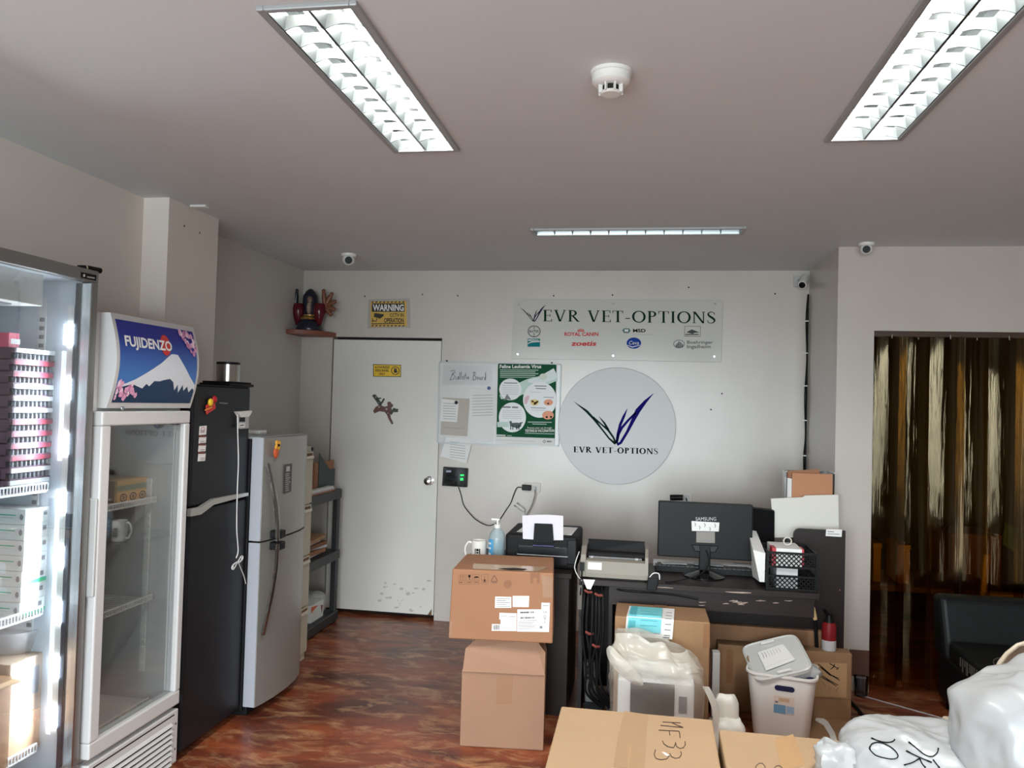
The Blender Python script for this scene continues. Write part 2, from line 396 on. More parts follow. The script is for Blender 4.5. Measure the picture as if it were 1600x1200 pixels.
mb = MB(); mb.box(XRET, OX0, YR, YR+.1, 0, H, M_wall); mb.box(OX0, OX1, YR, YR+.1, OZ, H, M_wall); mb.box(OX1, XR, YR, YR+.1, 0, H, M_wall)
struct(mb.build('wall_right_front', loc=(2, YR, 0)))
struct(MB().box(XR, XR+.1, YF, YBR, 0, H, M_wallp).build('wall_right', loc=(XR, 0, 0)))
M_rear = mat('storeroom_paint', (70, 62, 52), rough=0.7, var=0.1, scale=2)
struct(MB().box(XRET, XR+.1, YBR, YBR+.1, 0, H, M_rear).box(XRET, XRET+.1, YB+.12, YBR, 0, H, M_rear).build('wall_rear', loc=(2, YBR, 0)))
M_shopf = mat('shopfront_paint', (168, 164, 158), rough=0.6)
mb = MB(); ex = [-2.7]+[v for a in WIN for v in a]+[XR+.1]
for i in range(0, len(ex), 2): mb.box(ex[i], ex[i+1], YF-.1, YF, WZ0, WZ1, M_shopf)
mb.box(-2.7, XR+.1, YF-.1, YF, 0, WZ0, M_shopf); mb.box(-2.7, XR+.1, YF-.1, YF, WZ1, H, M_shopf)
struct(mb.build('wall_front', loc=(0, YF, 0)))
for i, (a, b) in enumerate(WIN):
    wf = struct(MB().box(a, b, YF-.09, YF-.02, WZ0, WZ0+.05, M_alud).box(a, b, YF-.09, YF-.02, WZ1-.05, WZ1, M_alud)
                .box(a, a+.05, YF-.09, YF-.02, WZ0+.05, WZ1-.05, M_alud).box(b-.05, b, YF-.09, YF-.02, WZ0+.05, WZ1-.05, M_alud).build('window_%d' % (i+1), loc=(a, YF, WZ0)))
    MB().box(a+.05, b-.05, YF-.06, YF-.054, WZ0+.05, WZ1-.05, M_glassw).build('pane', wf)
mb = MB().box(XRET+.1, OX0, YR-.004, YR+.05, 0.09, 0.245, mat('brown_base', (96, 62, 48), rough=0.6, var=.15))
struct(mb.build('baseboard_right', loc=(1.3, YR, .1)))

# door with its dark gap
dr = struct(MB().box(DX0, DX1, YB+.10, YB+.115, 0, DZ1, M_dark).build('door_1', loc=((DX0+DX1)/2, YB, 0)))
M_door = mat('door_paint', (218, 215, 209), rough=0.42, var=0.05, scale=2.2)
mb = MB().box(DX0+.008, DX1-.006, YB+.006, YB+.045, 0.035, DZ1-.02, M_door)
mb.build('door_leaf', dr, bevel=.003)
M_scuff = mat('scuff', (184, 181, 172), rough=.8)
kp = at(671, 751, Y=YB)
mb = MB().lathe([(0, 0), (.034, 0), (.034, -.006), (.014, -.012), (.012, -.034), (.024, -.042), (.031, -.056), (.027, -.07), (.012, -.076), (0, -.077)], kp+Vector((0, .006, 0)), M_chrome, 20, 'Y')
lab(mb.build('door_knob', dr), 'round chrome door knob')
fn = pxY(YB+.0052)
mb = MB()
for k in range(26):
    x, y = random.uniform(590, 672), random.uniform(905, 955); q = random.uniform(1, 4)
    mb.disc(fn, x, y, q, q*random.uniform(.3, .9), M_scuff, 7)
mb.poly([fn(668, 961), fn(674.5, 951), fn(674.5, 961)], mat('door_bare', (110, 80, 60), rough=.8))
mb.build('scuff_marks', dr)

# ------------------------------------------------------------------ ceiling lights
M_tube = mat('lamp_tube', (255, 255, 250), emit=4.0)
M_tubeoff = mat('lamp_tube_off', (236, 236, 232), rough=.3)
M_blade = mat('louver_blade', (120, 124, 124), rough=0.35, metal=.8)
M_refl = mat('reflector', (140, 145, 146), rough=0.28, metal=1.0)
def troffer(name, label, x0, x1, y0, y1, cells, lamps, on, along='Y'):
    t = thing(name, label, 'ceiling light', ((x0+x1)/2, (y0+y1)/2, H), 'recessed ceiling lights')
    f = .02
    mb = MB(); z0, z1 = H-.012, H+.002
    mb.box(x0, x0+f, y0, y1, z0, z1, M_alud); mb.box(x1-f, x1, y0, y1, z0, z1, M_alud)
    mb.box(x0+f, x1-f, y0, y0+f, z0, z1, M_alud); mb.box(x0+f, x1-f, y1-f, y1, z0, z1, M_alud)
    mb.build('frame', t, bevel=.003)
    a, b, c, d = x0+f, x1-f, y0+f, y1-f
    mb = MB(); top = H+.085
    mb.poly([(a, c, top), (b, c, top), (b, d, top), (a, d, top)], M_refl)
    for p, q in (((a, c), (b, c)), ((b, c), (b, d)), ((b, d), (a, d)), ((a, d), (a, c))): mb.poly([(p[0], p[1], H-.002), (q[0], q[1], H-.002), (q[0], q[1], top), (p[0], p[1], top)], M_refl)
    mb.build('housing', t)
    L = (lambda u, v, z: Vector((u, v, z))) if along == 'Y' else (lambda u, v, z: Vector((v, u, z)))
    u0, u1, v0, v1 = (a, b, c, d) if along == 'Y' else (c, d, a, b)
    mb = MB(); W = (u1-u0)/lamps
    for i in range(lamps+1):       # long parabolic rails, V section
        u = u0+W*i; g = .012
        lo, hi = max(u0, u-.004), min(u1, u+.004)
        A, B = max(u0, u-g), min(u1, u+g)
        mb.hexa([L(lo, v0, H-.008), L(hi, v0, H-.008), L(hi, v1, H-.008), L(lo, v1, H-.008), L(A, v0, H+.035), L(B, v0, H+.035), L(B, v1, H+.035), L(A, v1, H+.035)], M_refl)
    for j in range(cells+1):       # curved cross blades
        v = v0+(v1-v0)*j/cells
        for i in range(lamps):
            ua, ub = u0+W*i+.004, u0+W*(i+1)-.004; n = 8; vs = []
            for k in range(n+1):
                s = k/n; u = ua+(ub-ua)*s; sag = .012*math.sin(PI*s)
                for dv, z in ((-.002, H-.008+sag), (.002, H-.008+sag), (.009, H+.03), (-.009, H+.03)): vs.append(L(u, min(max(v+dv, v0), v1), z))
            fs = [[k*4+e, k*4+(e+1) % 4, k*4+4+(e+1) % 4, k*4+4+e] for k in range(n) for e in range(4)]
            mb.add(vs, fs, M_blade, True)
    mb.build('louver', t)
    for i in range(lamps):
        u = u0+W*(i+.5)
        MB().tube([L(u, v0+.03, H+.058), L(u, v1-.03, H+.058)], .013, M_tube if on else M_tubeoff, 12).build('tube', t)
    if on:
        for i in range(lamps):
            ld = bpy.data.lights.new('lamp_light', 'AREA'); ld.shape = 'RECTANGLE'; ld.size = .03; ld.size_y = (y1-y0)-.10
            ld.energy = TROFFER_W/lamps; ld.color = (1.0, 0.97, 0.92)
            lo = bpy.data.objects.new('lamp_light', ld); COL.objects.link(lo); lo.parent = t; lo.location = (u0+W*(i+.5)-(x0+x1)/2, 0, .042)
    return t
troffer('ceiling_light', 'lit twin-tube louvred ceiling light nearer the fridges', *TROFF[0], 11, 2, True)
troffer('ceiling_light', 'lit twin-tube louvred ceiling light on the strip curtain side', *TROFF[1], 11, 2, True)
troffer('ceiling_light', 'unlit narrow single-tube ceiling light above the acrylic sign', *TROFF[2], 11, 1, False, 'X')

# smoke detector
p = at(955, 112, Z=H)
t = thing('smoke_detector', 'white round smoke detector on the ceiling between the lit lights', 'smoke detector', p)
MB().lathe([(.0, 0), (.062, 0), (.062, -.010), (.058, -.012), (.057, -.034), (.048, -.042), (.036, -.044), (0, -.044)], p, M_white, 36).build('body', t)
mb = MB().lathe([(.0, -.062), (.030, -.062), (.032, -.066), (.028, -.070), (0, -.070)], p, M_white, 24)
mb.lathe([(.024, -.044), (.024, -.062)], p, M_dark, 20)
for k in range(8):
    a = 2*PI*k/8+.39; d = Vector((math.cos(a), math.sin(a), 0)); n = Vector((-d.y, d.x, 0))
    mb.obox(p+d*.033+Vector((0, 0, -.054)), d*.006, n*.002, (0, 0, .013), M_white)
mb.build('vent_cage', t)

# dome cameras, cctv
def dome(label, px, py, zc=H, s=1.0):
    p = at(px, py, Z=zc); t = thing('dome_camera', label, 'security camera', p, 'dome cameras on the ceiling')
    MB().lathe([(0, 0), (.052*s, 0), (.052*s, -.012*s), (.046*s, -.020*s), (0, -.020*s)], p, M_white, 24).build('base', t)
    mb = MB(); mb.ell(p+Vector((0, 0, -.040*s)), (.042*s, .042*s, .040*s), M_white, 20, 12); mb.build('housing', t)
    d = Vector((-p.x, -p.y, -.5)).normalized(); c = p+Vector((0, 0, -.045*s))
    MB().tube([c+d*.030*s, c+d*.046*s], [.026*s, .024*s], M_blk, 16).build('lens', t)
dome('small white dome camera on the ceiling above the corner shelf', 545, 397)
dome('white dome camera on the ceiling in front of the doorway wall', 1354, 380, H, .85)
p = at(1250, 441, Y=YB)
t = thing('bullet_camera', 'grey bullet camera in the corner above the hanging cable', 'security camera', p)
MB().box(p.x-.045, p.x+.005, YB-.012, YB, p.z-.035, p.z+.045, M_gridgrey).build('bracket', t, bevel=.004)
MB().tube([p+Vector((-.01, -.01, .01)), p+Vector((.01, -.05, .02)), p+Vector((.02, -.07, .0))], .012, M_gridgrey, 8).build('arm', t)
MB().tube([p+Vector((.03, -.03, .03)), p+Vector((-.005, -.11, -.035))], [.026, .03], M_white, 14).tube([p+Vector((-.005, -.11, -.035)), p+Vector((-.008, -.117, -.041))], .022, M_blk, 14).build('housing', t)
# corner cable with clips
cab = [(1264, 460), (1262, 500), (1264, 560), (1262, 620), (1262, 680), (1259, 715), (1261, 760)]
pts = [at(x, y, Y=YB-.012) for x, y in cab]
for q in pts: q.x = min(q.x, XRET-.009)
t = thing('cable', 'black cable clipped down the corner behind the brown folders', 'cable', pts[-1])
MB().tube(curve(pts), .006, M_blk2, 6).tube(curve([q+Vector((-.011 if i % 2 else -.002, 0, 0)) for i, q in enumerate(pts)]), .004, M_blk2, 6).build('cord', t)
for y in (502, 552, 603, 657, 712):
    q = at(1262, y, Y=YB-.004)
    MB().box(XRET-.032, XRET-.003, YB-.02, YB, q.z-.004, q.z+.004, M_white).build('clip', t)
p = at(312, 321, Z=H)
tag(MB().box(p.x-.045, p.x+.045, p.y-.02, p.y+.02, H-.012, H, M_white).build('ceiling_plate', bevel=.003), 'small white plastic plate on the ceiling by the column', 'cover plate')

# ------------------------------------------------------------------ lit tall display fridge, far left
M_led = mat('led', (225, 238, 255), emit=40.0)
M_inner = mat('fridge_inner', (206, 214, 222), rough=.3)
M_steel = mat('steel_frame', (150, 150, 148), rough=.38, metal=.8)
def wire_shelf(x0, x1, y0, y1, z, parent, m, lip=.028):
    mb = MB(); n = int((y1-y0)/.028)
    for k in range(n+1):
        y = y0+(y1-y0)*k/n; mb.box(x0, x1, y-.0022, y+.0022, z-.004, z, m)
    for x in (x0, (x0+x1)/2, x1-.006): mb.box(x, x+.006, y0, y1, z-.009, z-.004, m)
    mb.box(x1, x1+.006, y0, y1, z-.004, z, m); mb.box(x1, x1+.006, y0, y1, z+lip-.006, z+lip, m)
    for k in range(n*2+1):
        y = y0+(y1-y0)*k/(2*n); mb.box(x1+.001, x1+.005, y-.0018, y+.0018, z, z+lip-.006, m)
    return mb.build('wire_shelf', parent)
FX, FB = -1.99, -2.53
zk = lambda z: 1.65+(z-1.65)*1.17
FY0, FY1, FZ = 1.70, 2.641, zk(2.034)
t = thing('display_fridge', 'tall lit glass-door fridge full of vial trays at the far left', 'fridge', ((FX+FB)/2, (FY0+FY1)/2, 0))
mb = MB(); th = .04; xb = FX-.045
mb.box(FB, FB+th, FY0, FY1, .08, FZ, M_inner); mb.box(FB, xb, FY0, FY0+th, .08, FZ, M_inner); mb.box(FB, xb, FY1-.03, FY1, .08, FZ, M_inner)
mb.box(FB, xb, FY0+th, FY1-.03, FZ-.04, FZ, M_inner); mb.box(FB, xb, FY0+th, FY1-.03, .19, .25, M_inner); mb.box(FB, xb+.03, FY0, FY1, 0.03, .19, M_steel)
mb.build('cabinet', t, bevel=.004)
DZ0 = zk(.455)
mb = MB(); sw = .036
mb.box(xb+.004, FX, FY0, FY1, FZ-.045, FZ, M_steel); mb.box(xb+.004, FX, FY0, FY1, DZ0, DZ0+.05, M_steel)
mb.box(xb+.004, FX, FY1-sw, FY1, DZ0+.05, FZ-.045, M_steel); mb.box(xb+.004, FX, FY0, FY0+sw, DZ0+.05, FZ-.045, M_steel)
dd = mb.build('door', t, bevel=.004)
mb = MB(); mb.box(FX-.016, FX-.010, FY0+sw, FY1-sw, DZ0+.05, FZ-.045, M_glass); mb.build('glass', dd)
mb = MB(); mb.box(FX-.03, FX+.003, FY1-sw-.008, FY1-sw-.001, DZ0+.05, FZ-.05, M_alu); mb.box(xb-.012, xb+.003, FY1-.046, FY1-.032, DZ0+.03, FZ-.05, mat('gasket', (44, 52, 64), rough=.5)); mb.build('door_seal', dd)
fn = pxX(FX+.0015)
mb = MB().poly([fn(127, 425), fn(151, 430), fn(150, 439), fn(127, 434)], M_blk); mb.rect(pxX(FX+.0022), 130, 428.5, 133, 432.5, M_white); mb.line(pxX(FX+.0022), [(136, 432.6), (148, 434.6)], 2.2, M_gridgrey)
lab(mb.build('badge', dd), 'small black badge at the top corner of the door')
mb = MB(); mb.box(FB+.1, xb-.05, FY0+.05, FY1-.16, FZ-.15, FZ-.04, M_white)
mb.box(xb-.19, xb-.10, FY1-.36, FY1-.24, FZ-.156, FZ-.15, M_greyink)
mb.build('evaporator_box', t, bevel=.005)
# led strip with lamp groups
mb = MB(); lx, ly = FX-.072, FY1-.046
mb.box(lx-.012, lx+.012, ly, ly+.02, zk(.60), zk(1.92), M_white)
ldz = [zk(v) for v in (1.83, 1.66, 1.49, 1.31, 1.14, .97, .80, .65)]
for z in ldz:
    for k in (-2, -1, 0, 1, 2): mb.box(lx-.013, lx+.013, ly-.006, ly, z+k*.016-.006, z+k*.016+.006, M_led)
lab(mb.build('led_strip', t), 'vertical strip of bright white lamps')
for z in (1.6, 1.1, .62):
    ld = bpy.data.lights.new('led_light', 'AREA'); ld.shape = 'RECTANGLE'; ld.size = .02; ld.size_y = .4; ld.energy = 4.0; ld.color = (.86, .94, 1.0)
    lo = bpy.data.objects.new('led_light', ld); COL.objects.link(lo); lo.parent = t
    lo.location = Vector((lx, ly-.012, z))-ORG[t.name]; lo.rotation_euler = (R(-90), 0, 0)
mb = MB()
for k in range(50): mb.box(FX-.21, FX-.19, FY1-.0345, FY1-.031, .34+.032*k, .355+.032*k, M_greyink)
mb.box(FX-.215, FX-.185, FY1-.034, FY1-.030, .32, 2.0, M_white); mb.build('shelf_rail', t)
M_acr = mat('shelf_wire', (222, 226, 230), rough=.3)
sx0, sx1 = FB+.06, FX-.13
SZ = [at(40, y, X=sx1).z-.012 for y in (764, 961, 1176)]
for z in SZ: wire_shelf(sx0, sx1, FY0+.045, FY1-.06, z, t, M_acr)
ORD = ['top', 'second', 'third', 'fourth', 'fifth', 'sixth', 'seventh', 'eighth', 'ninth', 'tenth', 'eleventh', 'bottom']
M_red = mat('label_red', (150, 52, 74), rough=.4); M_vial = mat('vial_dark', (116, 120, 128), rough=.2); M_purple = mat('tray_side', (92, 62, 82), rough=.5)
M_lid = mat('tray_lid', (222, 226, 226), rough=.3); M_cl2 = mat('tray_clear', (196, 204, 208), rough=.15)
cols = ['W', 'R', 'R', 'W', 'W', 'W', 'R', 'R', 'R', 'R', 'W', 'W']
bx0, bx1 = sx1-.26, sx1-.012; by0, by1 = at(20, 640, X=bx1).y, at(83, 640, X=bx1).y
zt = SZ[0]+.002; hh = (at(50, 545, X=sx1).z-zt)/12
for i in range(12):
    z = zt+hh*(11-i); sh = random.uniform(-.004, .004)
    n = 'white-topped' if cols[i] == 'W' else 'red-banded'
    p = 'at the top of' if i == 0 else 'at the bottom of' if i == 11 else ORD[i]+' from the top in'
    b = thing('vial_tray', f'{n} tray of small vials {p} the tall lit fridge stack', 'vial tray', ((bx0+bx1)/2, (by0+by1)/2, z), 'trays of vials stacked in the lit fridge')
    lm = M_lid if cols[i] == 'W' else M_red
    MB().box(bx0, bx1, by0+sh, by1+sh, z, z+hh*.12, M_purple).box(bx0, bx1-.02, by0+sh, by0+sh+.004, z, z+hh*.9, M_purple).box(bx0, bx1, by1+sh-.003, by1+sh, z, z+hh*.6, M_cl2).build('tray', b)
    MB().box(bx0, bx1+.001, by0+sh+.004, by1+sh-.003, z+hh*.62, z+hh*.99, lm).box(bx0, bx1, by0+sh-.001, by0+sh+.004, z+hh*.62, z+hh*.99, M_purple).build('lid', b)
    v0 = MB().lathe([(.0068, z+hh*.12), (.0068, z+hh*.48), (.004, z+hh*.56), (.0055, z+hh*.6), (0, z+hh*.61)], (bx1-.009, by0+sh+.014, 0), M_vial, 8).build('vial', b)
    for k in range(1, 9):
        v1 = v0.copy(); COL.objects.link(v1); v1.parent = b; v1.location = (0, (by1-by0-.028)*k/8, 0)
z = zt+hh*12
tag(MB().box(bx1-.13, bx1-.01, by0-.02, at(34, 530, X=bx1).y, z, z+.05, mat('pink_carton', (206, 84, 110), rough=.45)).box(bx1-.0099, bx1-.0094, by0-.01, by0+.03, z+.012, z+.03, M_lid).build('carton', bevel=.002),
    'small pink carton on top of the vial tray stack', 'carton')
y0 = at(84, 640, X=bx1).y+.004; y1 = at(111, 640, X=bx1).y
mb = MB(); z0 = 1.4
mb.hexa([(bx1-.05, y0, zt+.001), (bx1-.025, y0, zt+.001), (bx1+.0, y1-.02, zt+.001), (bx1-.03, y1-.02, zt+.001), (bx1-.06, y0-.0, 1.66), (bx1-.05, y0-.0, 1.66), (bx1-.02, y1-.005, 1.63), (bx1-.035, y1-.005, 1.63)], mat('kraft_brown', (128, 108, 92), rough=.7))
tag(mb.build('paper_pouch', bevel=.003), 'brown paper pouch standing beside the vial tray stack', 'pouch')
# white-green boxes on second shelf
gy0, gy1 = at(35, 880, X=bx1).y, at(74, 880, X=bx1).y
M_mint = mat('print_mint', (52, 176, 128), rough=.4); M_wbox = mat('white_carton', (218, 222, 218), rough=.5); M_wbox2 = mat('white_carton_side', (188, 202, 196), rough=.5)
zz = SZ[1]+.002; h7 = (at(74, 790, X=bx1).z-zz-.002)/7
for i in range(7):
    z = zz+h7*(6-i); s = random.uniform(-.006, .006)
    p = ['topmost', 'second from the top', 'third from the top', 'middle', 'third from the bottom', 'second from the bottom', 'lowest'][i]
    b = thing('medicine_box', f'white and green medicine box, {p} of the stack in the lit fridge', 'box', ((bx0+bx1)/2, (gy0+gy1)/2, z), 'white medicine boxes in the lit fridge')
    mb = MB().box(bx0, bx1, gy0+s, gy1+s, z, z+h7*.985, M_wbox)
    f2 = lambda a, c, s=s, z=z: Vector((bx1+.0004, gy0+s+a*(gy1-gy0), z+c*h7))
    if i in (4, 6): mb.rect(f2, .12, .04, 1, .3, M_mint)
    mb.line(f2, [(.15, .7), (.6, .7)], .05, M_greyink); mb.line(f2, [(.15, .55), (.45, .55)], .04, M_greyink); mb.rect(f2, .72, .45, .86, .75, M_greyink)
    f3 = lambda a, c, s=s, z=z: Vector((bx0+a*(bx1-bx0), gy0+s-.0004, z+c*h7))
    mb.line(f3, [(.2, .6), (.85, .6)], .07, M_mint); mb.line(f3, [(.3, .4), (.8, .42)], .05, M_wbox2); mb.disc(f3, .94, .5, .03, .2, M_greyink, 10)
    mb.build('carton', b, bevel=.0015)
# tub and cartons below
cy1 = at(78, 1060, X=bx1).y; cy0 = at(14, 1060, X=bx1).y; ct = at(40, 1030, X=bx1).z; cm = at(40, 1115, X=bx1).z
M_cf = mat('carton_cold', (168, 150, 132), rough=.7, var=.08)
tag(MB().box(bx0, bx1, cy0+.005, cy1-.005, cm, ct, M_cf).rect(lambda a, c: Vector((bx1+.0005, cy0+a*(cy1-cy0), cm+c*(ct-cm))), .45, .3, .72, .8, M_greyink).build('carton', bevel=.002), 'brown carton under the clear tub in the lit fridge', 'carton')
mb = MB().box(bx0, bx1, cy0-.01, cy1-.01, SZ[2]+.002, cm-.001, mat('carton_tan', (196, 160, 130), rough=.7))
fp = lambda a, c: Vector((bx1+.0006, a, c))
for k in range(4): mb.ring(fp, cy0+.07+.03*k, SZ[2]+.11, .011, .017, .003, .003, mat('print_pink', (206, 120, 96), rough=.6), 4)
tag(mb.build('carton', bevel=.002), 'tan carton on the bottom shelf of the lit fridge', 'carton')
tag(MB().box(bx0+.02, bx1+.02, cy0-.14, cy0-.012, SZ[2]+.002, ct-.03, M_cardin).hexa([(bx1-.10, cy0-.14, ct-.03), (bx1+.05, cy0-.14, ct-.045), (bx1+.05, cy0-.0, ct-.05), (bx1-.10, cy0-.01, ct-.03), (bx1-.10, cy0-.14, ct-.026), (bx1+.05, cy0-.14, ct-.041), (bx1+.05, cy0-.0, ct-.046), (bx1-.10, cy0-.01, ct-.026)], M_card2).build('carton'), 'open brown carton at the left edge of the lit fridge', 'carton')
bc = Vector((bx1-.11, at(28, 1010, X=bx1-.1).y, ct+.001))
b = thing('plastic_tub', 'clear plastic tub with a lid on the cartons in the lit fridge', 'tub', bc)
M_tub = mat_film('tub_plastic', (214, 218, 222), .5, .12)
MB().lathe([(0, 0), (.062, 0), (.066, .004), (.086, .075)], bc, M_tub, 28).build('bowl', b)
MB().lathe([(.090, .072), (.091, .080), (.080, .080), (.076, .074), (0, .074)], bc, M_tub, 28).build('lid', b)
# marker lying on top
a, c = Vector((FX-.05, at(122, 412, X=FX-.05).y, FZ+.011)), Vector((FX-.03, at(157, 417, X=FX-.03).y, FZ+.011))
t = thing('marker_pen', 'black marker pen lying on the tall lit fridge', 'marker', (a+c)/2-Vector((0, 0, .011)))
d = (c-a)
MB().tube([a+d*.0, a+d*.3], [.005, .010], M_blk, 10).build('cap', t)
MB().tube([a+d*.3, a+d*.36], .0105, mat('beige', (196, 186, 150), rough=.5), 10).build('band', t)
MB().tube([a+d*.36, a+d*1.0], .011, M_blk, 10).build('barrel', t)

# ------------------------------------------------------------------ display fridge with mountain header
GX = -1.965
yA, yB = at(158, 900, X=GX).y, at(293, 850, X=GX).y
yA = at(161, 640, X=GX).y; yB = at(298, 642, X=GX).y
GB = -2.53
zd0, zd1 = at(283, 1097, X=GX).z, at(298, 642, X=GX).z
zh0, zh1 = zd1+.012, at(308, 512, X=GX).z
t = thing('display_fridge', 'glass-door display fridge with a blue snowy mountain header', 'fridge', ((GX+GB)/2, (yA+yB)/2, 0))
xb = GX-.05; tk = .035
M_gin = mat('fridge_liner', (196, 198, 196), rough=.45)
mb = MB().box(GB, GB+tk, yA, yB, .03, zh1, M_fuji).box(GB+tk, xb, yA, yA+tk, .06, zd1, M_fuji).box(GB+tk, xb, yB-tk, yB, .06, zd1, M_fuji)
mb.box(GB+tk, xb, yA, yB, zd1, zh1, M_fuji).box(GB+tk, xb, yA+tk, yB-tk, zd0-.04, zd0+.02, M_gin).box(GB+tk, GB+tk+.004, yA+tk, yB-tk, zd0, zd1, M_gin)
mb.box(GB, xb+.01, yA+.01, yB-.01, .02, zd0-.02, M_fuji)
mb.build('cabinet', t, bevel=.005)
# header: bowed light box
hy0, hy1 = at(179, 500, X=GX).y-.012, yB+.012
def hx(v): return GX-.01+.035*math.sin(PI*min(max(v, 0), 1))
HZ = lambda v: zh0+(zh1-zh0)*v
mb = MB(); n = 10
prof = [Vector((xb-.02, hy0-.0, zh0))]+[Vector((hx(k/n), hy0, HZ(k/n))) for k in range(n+1)]+[Vector((xb-.02, hy0, zh1))]
mb.prism(prof, (0, hy1-hy0, 0), M_fuji)
hd = mb.build('header_box', t)
def hm(u, v, o=.0015): return Vector((hx(.05+.9*v)+o, hy0+.018+(hy1-hy0-.036)*u, HZ(.06+.88*v)))
def sky_mat():
    m = bpy.data.materials.new('printed_sky'); m.use_nodes = True; nt = m.node_tree; b = nt.nodes['Principled BSDF']; b.inputs['Roughness'].default_value = .28
    tc = nt.nodes.new('ShaderNodeTexCoord'); sp = nt.nodes.new('ShaderNodeSeparateXYZ'); mr = nt.nodes.new('ShaderNodeMapRange')
    mr.inputs['From Min'].default_value = zh0; mr.inputs['From Max'].default_value = zh1
    r = nt.nodes.new('ShaderNodeValToRGB'); e = r.color_ramp.elements; e[0].color = lin((70, 128, 196)); e[0].position = .25; e[1].color = lin((38, 46, 140)); e[1].position = .8
    nt.links.new(tc.outputs['Object'], sp.inputs[0]); nt.links.new(sp.outputs[2], mr.inputs[0]); nt.links.new(mr.outputs[0], r.inputs[0]); nt.links.new(r.outputs[0], b.inputs['Base Color'])
    return m
mb = MB()
def hpoly(pts, m, o, sub=10):
    """fill a polygon given as top and bottom outlines [(u, v_low, v_high)], following the bowed face"""
    vs, fs = [], []
    for u, a, c in pts:
        for k in range(sub+1): vs.append(hm(u, a+(c-a)*k/sub, o))
    for i in range(len(pts)-1):
        for k in range(sub): fs.append([i*(sub+1)+k, (i+1)*(sub+1)+k, (i+1)*(sub+1)+k+1, i*(sub+1)+k+1])
    mb.add(vs, fs, m, True)
hpoly([(0, 0, 1), (1, 0, 1)], sky_mat(), .0012, 12)
M_mtn = mat('print_navy', (30, 58, 92), rough=.3); M_snow = mat('print_snow', (222, 228, 236), rough=.3)
mtop = [(0, .20), (.1, .235), (.2, .29), (.35, .40), (.5, .52), (.58, .60), (.63, .645), (.67, .65), (.72, .645), (.8, .52), (.9, .37), (1, .25)]
def top(u):
    for (a, b), (c, d) in zip(mtop, mtop[1:]):
        if a <= u <= c: return b+(d-b)*(u-a)/(c-a)
jag = [(0, .16), (.18, .22), (.22, .20), (.3, .17), (.34, .23), (.38, .20), (.43, .27), (.5, .27), (.55, .29), (.63, .31), (.68, .27), (.72, .16), (.75, .24), (.78, .13), (.82, .24), (.85, .16), (.89, .22), (.93, .14), (.97, .20), (1, .17)]
def jg(u):
    for (a, b), (c, d) in zip(jag, jag[1:]):
        if a <= u <= c: return b+(d-b)*(u-a)/(c-a)
us = sorted({k/60 for k in range(61)} | {a for a, _ in jag} | {a for a, _ in mtop})
hpoly([(u, 0, min(jg(u)+.01, top(u))) for u in us], M_mtn, .0022, 5)
hpoly([(u, min(jg(u), top(u)-.004), top(u)) for u in us], M_snow, .0020, 8)
fnh = lambda u, v: hm(u, v, .0034)
mb.disc(lambda u, v: hm(u, v, .0028), .563, .755, .066, .135, mat('print_red', (206, 58, 50), rough=.3), 30)
mb.text('FUJIDENZO', fnh, .06, .69, .645, .815, mat('print_white', (240, 240, 240), rough=.3), bold=.03)
M_bl = [mat('blossom_a', (232, 172, 204), rough=.4), mat('blossom_b', (206, 130, 178), rough=.4), mat('blossom_c', (246, 218, 232), rough=.4)]
for k in range(60):
    if k < 34: u = random.uniform(.79, .99); v = random.uniform(.97-.42*((u-.76)/.24), .985)
    else: u = abs(random.gauss(.1, .08)); v = random.uniform(.04, .24)
    u = min(max(u, .012), .985); v = min(v, .97); q = random.uniform(.012, .028); mq = random.choice(M_bl); o = .0036+k*.00002
    for a in range(5): mb.disc(lambda x, y, o=o: hm(min(max(x, .0), 1.0), min(max(y, 0), 1), o), u+q*.5*math.cos(a*1.257), v+q*1.0*math.sin(a*1.257), q*.42, q*.8, mq, 8)
lab(mb.build('header_print', hd), 'printed panel with a snowy mountain, blossoms and white lettering')
# door
sw = .052
mb = MB().box(xb+.004, GX, yA, yB, zd1-.055, zd1, M_fuji).box(xb+.004, GX, yA, yB, zd0, zd0+.06, M_fuji).box(xb+.004, GX, yA, yA+sw, zd0+.06, zd1-.055, M_fuji).box(xb+.004, GX, yB-sw*.75, yB, zd0+.06, zd1-.055, M_fuji)
dd = mb.build('door', t, bevel=.006)
MB().box(GX-.028, GX-.022, yA+sw, yB-sw*.75, zd0+.06, zd1-.055, M_glass).build('glass', dd)
p = at(191, 636, X=GX)
lab(MB().lathe([(0, .004), (.007, .004), (.008, 0)], (GX, p.y, p.z-.004), M_chrome, 14, 'X').build('lock', dd), 'round door lock')
fo = lambda a, c: Vector((GX-.0205, at(277, 660, X=GX-.02).y+a, at(277, 660, X=GX-.02).z+c))
lab(MB().disc(fo, 0, 0, .028, .014, mat('oval_blue', (52, 56, 78), rough=.4), 24).ring(lambda a, c: fo(a, c)+Vector((.0004, 0, 0)), 0, 0, .028, .014, .003, .003, M_gridgrey, 24).build('oval_sticker', dd), 'small dark oval sticker')
MB().box(GX-.05, GX-.002, yA-.012, yA-.0005, .9, 1.26, M_gridgrey).build('grip', dd, bevel=.004)
